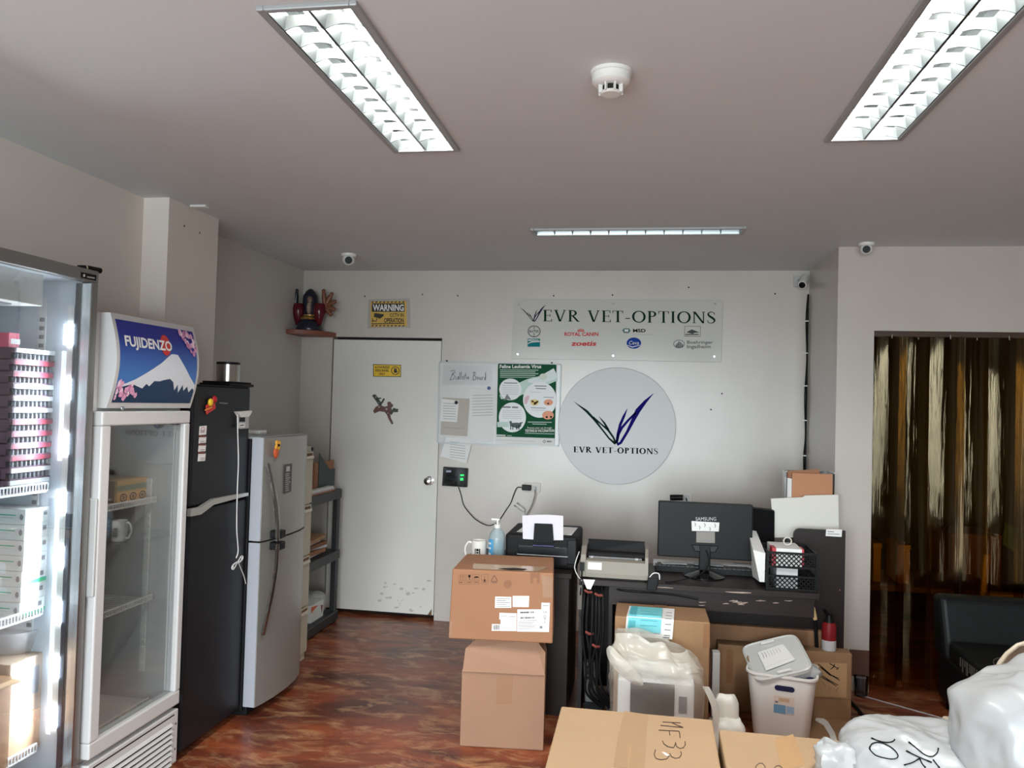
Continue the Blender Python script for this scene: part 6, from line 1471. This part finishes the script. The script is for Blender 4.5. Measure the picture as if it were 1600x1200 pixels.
mb = MB(); vs = [v for l in lay for v in l]; mb.add(vs, [[i*40+k, i*40+(k+1) % 40, (i+1)*40+(k+1) % 40, (i+1)*40+k] for i in range(4) for k in range(40)], M_lidp, True); mb.build('panel', lt)
for q, s_ in ((.80, -.05), (-.82, .05)):
    MB().obox(lc+lu*s_+lv*q+ln*.012, lu*.24, lv*.055, ln*.005, M_white).build('clip', lt, bevel=.002)
fl_ = lambda x, y: lc+lu*x+lv*y+ln*.0125
mb = MB().prism([fl_(-.50, -.62), fl_(.55, -.42), fl_(.42, .52), fl_(-.52, .38)], ln*.001, M_paper)
fl2 = lambda x, y: lc+lu*x+lv*y+ln*.0142
for k in range(7):
    x = -.40+.10*k; mb.line(fl2, [(x, .30+.01*k), (x+.02, .12+random.uniform(-.05, .05)), (x, .0+.02*k)], .018 if k < 2 else .010, M_greyink)
mb.line(fl2, [(-.45, -.45), (.45, -.28)], .008, M_gridgrey)
tag(mb.build('paper_sheet'), 'white handwritten note taped on the frosted bin lid', 'paper')

# ------------------------------------------------------------------ translucent bag around a grey box
GX0, GX1 = -.075, .265; GYF = 3.66
t = thing('boxed_device', 'grey boxed device with a dark front inside the translucent white bag', 'device', ((GX0+GX1)/2, GYF+.15, 0))
MB().box(GX0, GX1, GYF, GYF+.28, .012, .43, mat('device_grey', (214, 216, 216), rough=.5)).build('casing', t, bevel=.012)
zz0, zz1 = at(1020, 1112, Y=GYF).z-.15, at(1020, 1067, Y=GYF).z
dx_0, dx_1 = at(985, 1080, Y=GYF).x, at(1054, 1080, Y=GYF).x
MB().box(dx_0, dx_1, GYF-.006, GYF+.002, .06, zz1, mat('device_dark', (52, 46, 46), rough=.4)).build('front_panel', t, bevel=.002)
MB().box(dx_1+.02, dx_1+.055, GYF-.004, GYF+.002, zz1-.12, zz1-.05, M_greyink).build('side_marks', t)
mbag = MB()
cx, cy = (GX0+GX1)/2+.005, GYF+.13
prof = [(0, .198, .172, .004), (0, .205, .182, .11), (0, .207, .185, .23), (0, .209, .187, .34), (-.001, .210, .184, .415), (-.003, .208, .170, .445), (-.006, .204, .152, .475), (-.010, .197, .135, .505), (-.015, .186, .116, .535), (-.021, .174, .098, .56), (-.027, .164, .086, .582), (-.032, .158, .078, .60)]
P2 = []
for (o0, a0, b0, z0), (o1, a1, b1, z1) in zip(prof, prof[1:]):
    for k in range(5): u = k/5; P2.append((o0+(o1-o0)*u, a0+(a1-a0)*u, b0+(b1-b0)*u, z0+(z1-z0)*u))
prof = P2+[prof[-1]]
seg = 160; vs = []
sg = lambda v, p: math.copysign(abs(v)**p, v)
rg = lambda q: .3-abs(noise.noise(q))
for i, (ox, rx_, ry_, z) in enumerate(prof):
    for k in range(seg):
        a = 2*PI*k/seg; c_, s_ = sg(math.cos(a), .36), sg(math.sin(a), .36)
        p = Vector((cx+ox+rx_*c_, cy+ry_*s_, z))
        h_ = min(1, max(0, (z-.32)/.15))
        d = Vector((c_, s_, 0)).normalized()
        wv = Vector((noise.noise(p*5), noise.noise(p*5+Vector((7, 0, 0))), noise.noise(p*5+Vector((0, 7, 0)))))*.08
        q = p+wv
        p += d*((.008+.022*h_)*rg(Vector((q.x*7, q.y*7, q.z*9)))+(.003+.012*h_)*rg(Vector((q.x*15+3, q.y*15, q.z*17)))+.004*h_*rg(q*34))
        f_ = max(0, (z-.44)/.16)
        p.z += f_*(-.055*min(1, max(0, (c_+.15)*1.4))+.030*math.exp(-((c_-.35)/.12)**2)*(s_ < 0)+.018*noise.noise(Vector((p.x*9+8, p.y*9, 0)))+.02*max(0, -c_)*max(0, -s_))
        vs.append(p)
fs = [[i*seg+k, i*seg+(k+1) % seg, (i+1)*seg+(k+1) % seg, (i+1)*seg+k] for i in range(len(prof)-1) for k in range(seg)]
M_bt1 = mat_film('bag_translucent', (228, 225, 214), .5, .2, .7, 8)
nt = M_bt1.node_tree; tc = nt.nodes.new('ShaderNodeTexCoord'); sp = nt.nodes.new('ShaderNodeSeparateXYZ'); nz_ = nt.nodes.new('ShaderNodeTexNoise'); nz_.inputs['Scale'].default_value = 7
ma = nt.nodes.new('ShaderNodeMath'); ma.operation = 'MULTIPLY_ADD'; ma.inputs[1].default_value = .22; mr = nt.nodes.new('ShaderNodeMapRange')
mr.inputs['From Min'].default_value = .54; mr.inputs['From Max'].default_value = .64; mr.inputs['To Min'].default_value = .80; mr.inputs['To Max'].default_value = .34
nt.links.new(tc.outputs['Object'], sp.inputs[0]); nt.links.new(tc.outputs['Object'], nz_.inputs[0]); nt.links.new(nz_.outputs[0], ma.inputs[0]); nt.links.new(sp.outputs[2], ma.inputs[2]); nt.links.new(ma.outputs[0], mr.inputs[0])
nt.links.new(mr.outputs[0], [n for n in nt.nodes if n.type == 'MIX_SHADER' and n.inputs[0].default_value == .5][0].inputs[0])
mbag.add(vs, fs+[list(range(seg))[::-1]], M_bt1, True)
t = thing('plastic_bag', 'tall translucent white plastic bag standing open around a grey device', 'plastic bag', (cx, cy, 0))
mbag.build('bag_body', t)
M_flap = mat_film('bag_fold', (228, 225, 214), .42, .22, .5, 14)
mb = MB(); pth = [(950, 1010, 10), (955, 1022, 20), (966, 1036, 24), (980, 1050, 24), (994, 1062, 20), (1004, 1070, 8)]
Yp_ = [3.545, 3.535, 3.528, 3.527, 3.532, 3.545]; L, Q = [], []
for (x, y, w_), yy in zip(pth, Yp_): L.append(at(x+w_*.32, y-w_*.32, Y=yy+.012)); Q.append(at(x-w_*.32, y+w_*.32, Y=yy+.012))
C_ = [(a+b_)/2+Vector((0, -.014, 0)) for a, b_ in zip(L, Q)]; n = len(L)
mb.add(L+C_+Q, [[i, i+1, n+i+1, n+i] for i in range(n-1)]+[[n+i, n+i+1, 2*n+i+1, 2*n+i] for i in range(n-1)], M_flap, True)
mb.build('folded_handle', t, subsurf=2)
# small knotted white bag
M_wb2 = mat('bag_white', (240, 240, 232), rough=.35)
kp = at(1132, 1110, Y=3.98)
t = thing('plastic_bag', 'small knotted white plastic bag between the tall bag and the bin', 'plastic bag', (kp.x, kp.y, 0))
mb = MB(); blob(mb, (kp.x+.0, kp.y, .085), (.085, .08, .095), M_wb2, amp=.030, freq=13, seed=2, flat=.001, seg=30, rings=18, ridged=True); mb.build('bag_body', t)
mb = MB(); blob(mb, (kp.x+.005, kp.y+.01, .215), (.052, .03, .058), M_wb2, e=.6, amp=.022, freq=17, seed=5, seg=24, rings=14, ridged=True); blob(mb, (kp.x, kp.y, .158), (.028, .025, .02), M_wb2, amp=.008, freq=22, seed=6, seg=14, rings=8); mb.build('knotted_top', t)
mb = MB(); hp_ = curve([at(x, y, Y=3.90) for x, y in ((1103, 1074), (1109, 1085), (1116, 1102), (1119, 1122), (1116, 1150))], 5)
for a, b_ in zip(hp_, hp_[1:]): mb.hexa([a+Vector((-.016, 0, 0)), a+Vector((.012, 0, 0)), a+Vector((.016, .012, 0)), a+Vector((-.012, .012, 0)), b_+Vector((-.016, 0, 0)), b_+Vector((.012, 0, 0)), b_+Vector((.016, .012, 0)), b_+Vector((-.012, .012, 0))], M_wb2)
mb.build('handle', t)

# ------------------------------------------------------------------ foreground boxes and bags
ZF = .65
q0, q1 = at(877, 1103, Z=ZF), at(1114, 1127, Z=ZF); q2 = at(1119, 1200, Z=ZF)
fx0, fx1, fy1_ = q0.x, q1.x, q0.y; fy0_ = 2.10
t = thing('cardboard_box', 'large pale cardboard box marked NF33 in the foreground', 'box', ((fx0+fx1)/2, (fy0_+fy1_)/2, 0))
MB().hexa([(fx0, fy0_, 0), (fx1-.012, fy0_, 0), (fx1, fy1_, 0), (fx0, fy1_, 0), (fx0, fy0_, ZF), (fx1-.012, fy0_, ZF), (fx1, fy1_, ZF), (fx0, fy1_, ZF)], M_card2).build('carton', t, bevel=.006)
g = pxZ(ZF+.0007, 840, 1080, 4.0)
NF = [[(780, 192), (895, 198)], [(838, 196), (870, 212), (906, 224)], [(768, 213), (910, 227)], [(756, 243), (820, 246), (884, 249)], [(884, 249), (889, 268), (890, 292)], [(822, 246), (828, 276)],
      [(780, 308), (790, 330), (815, 347), (850, 353), (858, 338), (862, 318), (868, 345), (890, 358), (912, 352), (923, 335), (921, 312)], [(737, 365), (728, 395), (740, 420), (770, 428), (805, 424), (822, 405), (827, 388), (836, 408), (860, 420), (885, 415), (900, 395), (894, 375)]]
mb = MB()
for s in NF: mb.line(g, s, 5.5, mat('marker_brown', (62, 44, 34), rough=.6))
lab(mb.build('marker_text', t), 'black marker text NF33')
mb = MB(); mb.poly([g(775, 378), g(800, 384), g(825, 400), g(806, 404), g(795, 396)], M_paper); mb.line(pxZ(ZF+.0006, 840, 1080, 4), [(585, 330), (572, 420), (565, 480)], 3, M_card); mb.rib(pxZ(ZF+.0004, 840, 1080, 4), [(615, 135, 150), (590, 300, 175), (570, 480, 195)], mat('cardboard_tapeband', (154, 126, 95), rough=.4))
mb.build('tape_band', t)
r0 = at(1121, 1139, Z=.645)
tx0, ty1, ty0 = r0.x+.004, r0.y, 2.06; tx1 = 1.36
t = thing('cardboard_box', 'wide pale cardboard box under the white bags in the foreground', 'box', ((tx0+tx1)/2, 2.3, 0))
MB().hexa([(tx0-.012, ty0, 0), (tx1, ty0, 0), (tx1, ty1, 0), (tx0, ty1, 0), (tx0-.012, ty0, .645), (tx1, ty0, .645), (tx1, ty1, .645), (tx0, ty1, .645)], M_card2).build('carton', t, bevel=.006)
g = pxZ(.6457, 840, 1080, 4.0); mb = MB()
for s in ([(1362, 482), (1368, 462), (1385, 450), (1405, 450), (1420, 468), (1424, 486)], [(1478, 482), (1490, 468), (1508, 464), (1524, 474), (1530, 488)]): mb.line(g, s, 4.5, MATS['marker_brown'])
lab(mb.build('marker_text', t), 'black marker curves at the front edge')
MB().rib(pxZ(.6453, 840, 1080, 4), [(1540, 285, 120), (1600, 480, 150)], mat('cardboard_tapeband2', (166, 132, 94), rough=.4)).build('tape_band', t)
# flat white bag with marker text
M_bagw = mat_film('bag_thick_white', (184, 187, 189), .03, .26, .45, 6)
mb1 = MB(); bc = Vector((.80, 2.405, .70)); blob(mb1, bc, (.215, .165, .075), M_bagw, e=.72, amp=.020, freq=7, seed=3, flat=.6465, seg=110, rings=54, crease=.008, cfreq=11)
t = thing('plastic_bag', 'flat white plastic bag marked DR and YO on the wide cardboard box', 'plastic bag', (bc.x, bc.y, .6465))
bvh = BVHTree.FromPolygons(mb1.v, mb1.f)
mb1.build('bag_body', t)
mb = MB(); kn = at(1296, 1178, Z=.70)
blob(mb, kn+Vector((.02, 0, -.012)), (.05, .05, .036), M_bagw, amp=.024, freq=20, seed=8, flat=.6465, seg=26, rings=16, ridged=True)
a = kn+Vector((-.012, 0, .0)); mb.add([a+Vector((-.022, 0, -.02)), a+Vector((.012, .004, -.02)), a+Vector((-.008, .0, .035)), a+Vector((-.020, 0, .03))], [[0, 1, 2, 3]], M_bagw)
mb.build('knot', t)
def hit(x, y):
    d = (at(x, y, Y=5)-EYE).normalized(); h = bvh.ray_cast(EYE, d)
    return (h[0]-d*.0025) if h[0] else at(x, y, Z=.72)
g = lambda x, y: hit(1240+x/6.154, 1120+y/6.154)
mb = MB()
def cr(pts):
    c_ = curve([(x, y, 0) for x, y in pts], 6); return [(q.x, q.y, 12 if 2 < i < len(c_)-3 else 16) for i, q in enumerate(c_)]
for s in ([(745, 203), (830, 235), (900, 246), (950, 237), (975, 215)], [(728, 300), (760, 255), (840, 248), (940, 295), (1000, 360), (990, 398), (920, 405), (800, 375), (745, 330), (728, 300)], [(1105, 240), (1180, 300), (1260, 362), (1330, 380), (1380, 345), (1392, 298)], [(1080, 325), (1200, 385), (1330, 440)], [(1060, 465), (1140, 440), (1212, 400)], [(1212, 400), (1236, 450), (1270, 490)], [(1340, 410), (1372, 452), (1405, 492)]): mb.rib(g, cr(s), M_ink)
lab(mb.build('marker_text', t), 'black marker letters DR and YO')
# big bag
mb1 = MB(); bc = Vector((1.205, 2.30, .825)); blob(mb1, bc, (.365, .235, .195), M_bagw, e=.8, amp=.045, freq=4.2, seed=11, flat=.6465, seg=150, rings=84, crease=.016, cfreq=7)
t = thing('plastic_bag', 'big bulging white plastic bag at the right foreground', 'plastic bag', (bc.x, bc.y, .6465))
mb1.build('bag_body', t)
# beige rounded chair behind the bag
cp_ = Vector((1.43, 3.05, 0))
t = thing('plastic_chair', 'beige rounded chair back rising behind the big white bag', 'chair', cp_)
M_bch = mat('chair_beige', (206, 196, 176), rough=.4)
mb = MB(); vs = []; nu, nv = 20, 14
for i in range(nv+1):
    for k in range(nu+1):
        u = -1+2*k/nu; v = i/nv
        wd = .20*math.sqrt(max(0, 1-max(0, (v-.45)/.55)**2.2));
        vs.append(cp_+Vector((u*wd, .05*(1-u*u)+.04*v-.02, .45+.435*v)))
mb.add(vs, [[i*(nu+1)+k, i*(nu+1)+k+1, (i+1)*(nu+1)+k+1, (i+1)*(nu+1)+k] for i in range(nv) for k in range(nu)], M_bch, True); mb.build('backrest', t, solid=.014)
MB().box(cp_.x-.21, cp_.x+.21, cp_.y+.02, cp_.y+.42, .42, .45, M_bch).build('seat', t, bevel=.012)
for x in (-.18, .18):
    for y in (.05, .38): MB().tube([cp_+Vector((x, y, .43)), cp_+Vector((x*1.1, y, 0))], [.022, .016], M_bch, 8).build('leg', t)

# ------------------------------------------------------------------ strip curtain and room behind it
def amber():
    m = bpy.data.materials.new('amber_pvc'); m.use_nodes = True; nt = m.node_tree; nt.nodes.clear()
    o = nt.nodes.new('ShaderNodeOutputMaterial'); mx = nt.nodes.new('ShaderNodeMixShader'); t = nt.nodes.new('ShaderNodeBsdfTransparent'); g = nt.nodes.new('ShaderNodeBsdfGlossy')
    t.inputs[0].default_value = (.58, .40, .14, 1); g.inputs[0].default_value = (1, .80, .50, 1); g.inputs['Roughness'].default_value = .06
    f = nt.nodes.new('ShaderNodeFresnel'); f.inputs[0].default_value = 1.42
    tc = nt.nodes.new('ShaderNodeTexCoord'); mp = nt.nodes.new('ShaderNodeMapping'); mp.inputs['Scale'].default_value = (26, 6, .8); n = nt.nodes.new('ShaderNodeTexNoise'); n.inputs['Scale'].default_value = 1.6; n.inputs['Detail'].default_value = 3
    b = nt.nodes.new('ShaderNodeBump'); b.inputs['Strength'].default_value = .35; b.inputs['Distance'].default_value = .01
    L = nt.links.new
    L(tc.outputs['Object'], mp.inputs[0]); L(mp.outputs[0], n.inputs[0]); L(n.outputs[0], b.inputs['Height']); L(b.outputs[0], g.inputs['Normal']); L(b.outputs[0], f.inputs['Normal'])
    L(f.outputs[0], mx.inputs[0]); L(t.outputs[0], mx.inputs[1]); L(g.outputs[0], mx.inputs[2]); L(mx.outputs[0], o.inputs[0])
    return m
M_amb = amber()
t = thing('strip_curtain', 'amber plastic strip curtain hanging in the doorway behind the sofa', 'strip curtain', ((OX0+OX1)/2, YR+.06, 0))
MB().box(OX0, OX1, YR+.03, YR+.09, OZ-.03, OZ, mat('rail_brown', (70, 50, 36), rough=.4)).build('rail', t)
x = OX0+.004; k = 0; pitch = .163
while x+.2 < OX1+.06:
    wd = .20; mb = MB(); n, nz = 12, 10; vs = []; yb = YR+.055+(.022 if k % 2 else -.008)
    rr = random.Random(k)
    bow = rr.uniform(.018, .034); sk = rr.uniform(-.012, .012)
    for i in range(nz+1):
        z = OZ-.03-(OZ-.06)*i/nz
        for j in range(n+1):
            u = j/n; vs.append((min(x+wd*u, OX1), yb-bow*math.sin(PI*u)*(.75+.25*math.cos(i*.7+k))+sk*i/nz, z))
    mb.add(vs, [[i*(n+1)+j, i*(n+1)+j+1, (i+1)*(n+1)+j+1, (i+1)*(n+1)+j] for i in range(nz) for j in range(n)], M_amb, True)
    mb.build('strip', t, recalc=False)
    MB().tube([(x+.10, yb-bow-.004, OZ-.02), (x+.10, yb-bow-.006, OZ-.045)], .004, M_chrome, 6).build('hook', t)
    x += pitch; k += 1
# things in the room behind
Mrb = mat('box_mustard', (206, 160, 52), rough=.5)
def back_box(name, label, px, Y, d, m, z0=None, cat='box'):
    a, b_ = at(px[0], px[3], Y=Y), at(px[2], px[1], Y=Y)
    z0 = a.z if z0 is None else z0
    return tag(MB().box(a.x, b_.x, Y, Y+d, z0, b_.z, m).box(a.x-.005, b_.x+.005, Y-.005, Y+d+.005, b_.z-.03, b_.z+.005, m).build(name, bevel=.004), label, cat)
TZ = at(1400, 912, Y=6.6).z
t = thing('work_table', 'low brown table seen through the amber strips', 'table', (2.2, 6.9, 0))
M_tb = mat('table_brown', (120, 78, 46), rough=.5)
MB().box(1.7, 2.75, 6.5, 7.2, TZ-.04, TZ, M_tb).build('top', t)
for xx in (1.74, 2.71):
    for yy in (6.54, 7.16): MB().box(xx-.025, xx+.025, yy-.025, yy+.025, 0, TZ-.04, M_tb).build('leg', t)
back_box('storage_box', 'yellow box at the left edge behind the amber strips', (1364, 850, 1377, 918), 6.62, .3, Mrb, TZ+.002)
back_box('storage_box', 'second yellow box on the table behind the amber strips', (1402, 853, 1422, 908), 6.62, .3, Mrb, TZ+.002)
back_box('cabinet', 'brown cabinet behind the amber strips above the sofa', (1486, 838, 1565, 935), 7.25, .5, mat('cabinet_brown', (132, 84, 52), rough=.5), 0, 'cabinet')
lp = at(1575, 930, Y=5.8)
t = thing('step_stool', 'small yellow step stool with a green board behind the amber strips', 'step stool', (lp.x, 5.9, 0))
mb = MB()
for s in (-.16, .16): mb.obox((lp.x+s, 5.8, .36), (.018, 0, 0), (0, .012, 0), (.05, .06, .36), Mrb)
mb.build('rail', t)
for k in range(2): MB().box(lp.x-.18+.035*k, lp.x+.18+.035*k, 5.72+.045*k, 5.80+.045*k, .24*(k+1)-.02, .24*(k+1), Mrb).build('step', t)
sb = [at(1567, 850, Y=5.75), at(1594, 868, Y=5.75), at(1597, 832, Y=5.75), at(1570, 816, Y=5.75)]
MB().prism(sb, (0, .02, 0), mat('board_green', (58, 92, 52), rough=.5)).build('side_board', t)

# ------------------------------------------------------------------ black sofa in front of the curtain
SX0, SYB, SYF = 1.715, 4.93, 4.12
SZ_ = at(1457, 988, Y=4.90).z-.005; SBZ = at(1500, 928, Y=4.93).z
M_lea = mat('black_leather', (17, 20, 22), rough=.42, spec=.3, var=.2, scale=30, bump=.12)
t = thing('sofa', 'worn black leather sofa in front of the strip curtain', 'sofa', (2.4, 4.6, 0))
MB().box(SX0, 3.3, SYF, SYB, .05, SZ_-.10, M_lea).build('base', t, bevel=.02)
MB().box(SX0-.005, 3.3, SYF-.01, SYB-.15, SZ_-.11, SZ_, M_lea).build('seat_cushion', t, bevel=.035, seg=4)
MB().hexa([(SX0-.02, SYB-.17, SZ_-.12), (3.3, SYB-.17, SZ_-.12), (3.3, SYB+.02, SZ_-.12), (SX0-.02, SYB+.02, SZ_-.12), (SX0-.03, SYB-.09, SBZ), (3.3, SYB-.09, SBZ), (3.3, SYB+.03, SBZ), (SX0-.03, SYB+.03, SBZ)], M_lea).build('backrest', t, bevel=.035, seg=4)
mb = MB(); M_seam = mat('seam', (96, 92, 84), rough=.6)
mb.tube(curve([(SX0+.05, SYF+.15, SZ_+.001), (SX0+.12, SYF+.35, SZ_+.002), (SX0+.4, SYF+.45, SZ_+.002), (SX0+.9, SYF+.5, SZ_+.002)]), .003, M_seam, 5)
mb.tube(curve([(SX0+.10, SYF+.10, SZ_+.001), (SX0+.2, SYF+.24, SZ_+.002), (SX0+.42, SYF+.30, SZ_+.002)]), .003, M_seam, 5)
for k in range(16):
    y = SYF+.02+.03*k; mb.box(SX0-.007, SX0-.004, y, y+random.uniform(.008, .02), SZ_-.06-random.uniform(0, .05), SZ_-.04, M_seam)
mb.build('seams_and_wear', t)
for y in (SYF+.05, SYB-.05): MB().tube([(SX0+.05, y, .055), (SX0+.05, y, 0)], .022, M_blk, 10).build('leg', t)
# floor bits
a, b_ = at(1336, 1084, Z=.003), at(1500, 1130, Z=.003)
tag(MB().tube([a, (a+b_)/2, b_], .004, M_gridgrey, 6).build('thin_wire'), 'thin pale wire lying on the floor before the strip curtain', 'wire')
tag(MB().tube(curve([at(x, y, Z=.008) for x, y in ((1326, 1093), (1340, 1108), (1356, 1128), (1368, 1142), (1385, 1165))]), .009, M_blk2, 8).build('floor_cable'), 'dark cable on the floor beside the loose cardboard flap', 'cable')
p = at(1345, 1083, Y=4.98); p.z = 0
tag(MB().lathe([(0, .0008), (.036, .0008), (.042, .11), (.039, .11), (.034, .006), (0, .006)], p, M_clear, 24).build('plastic_cup'), 'clear plastic cup on the floor at the foot of the right wall', 'cup')
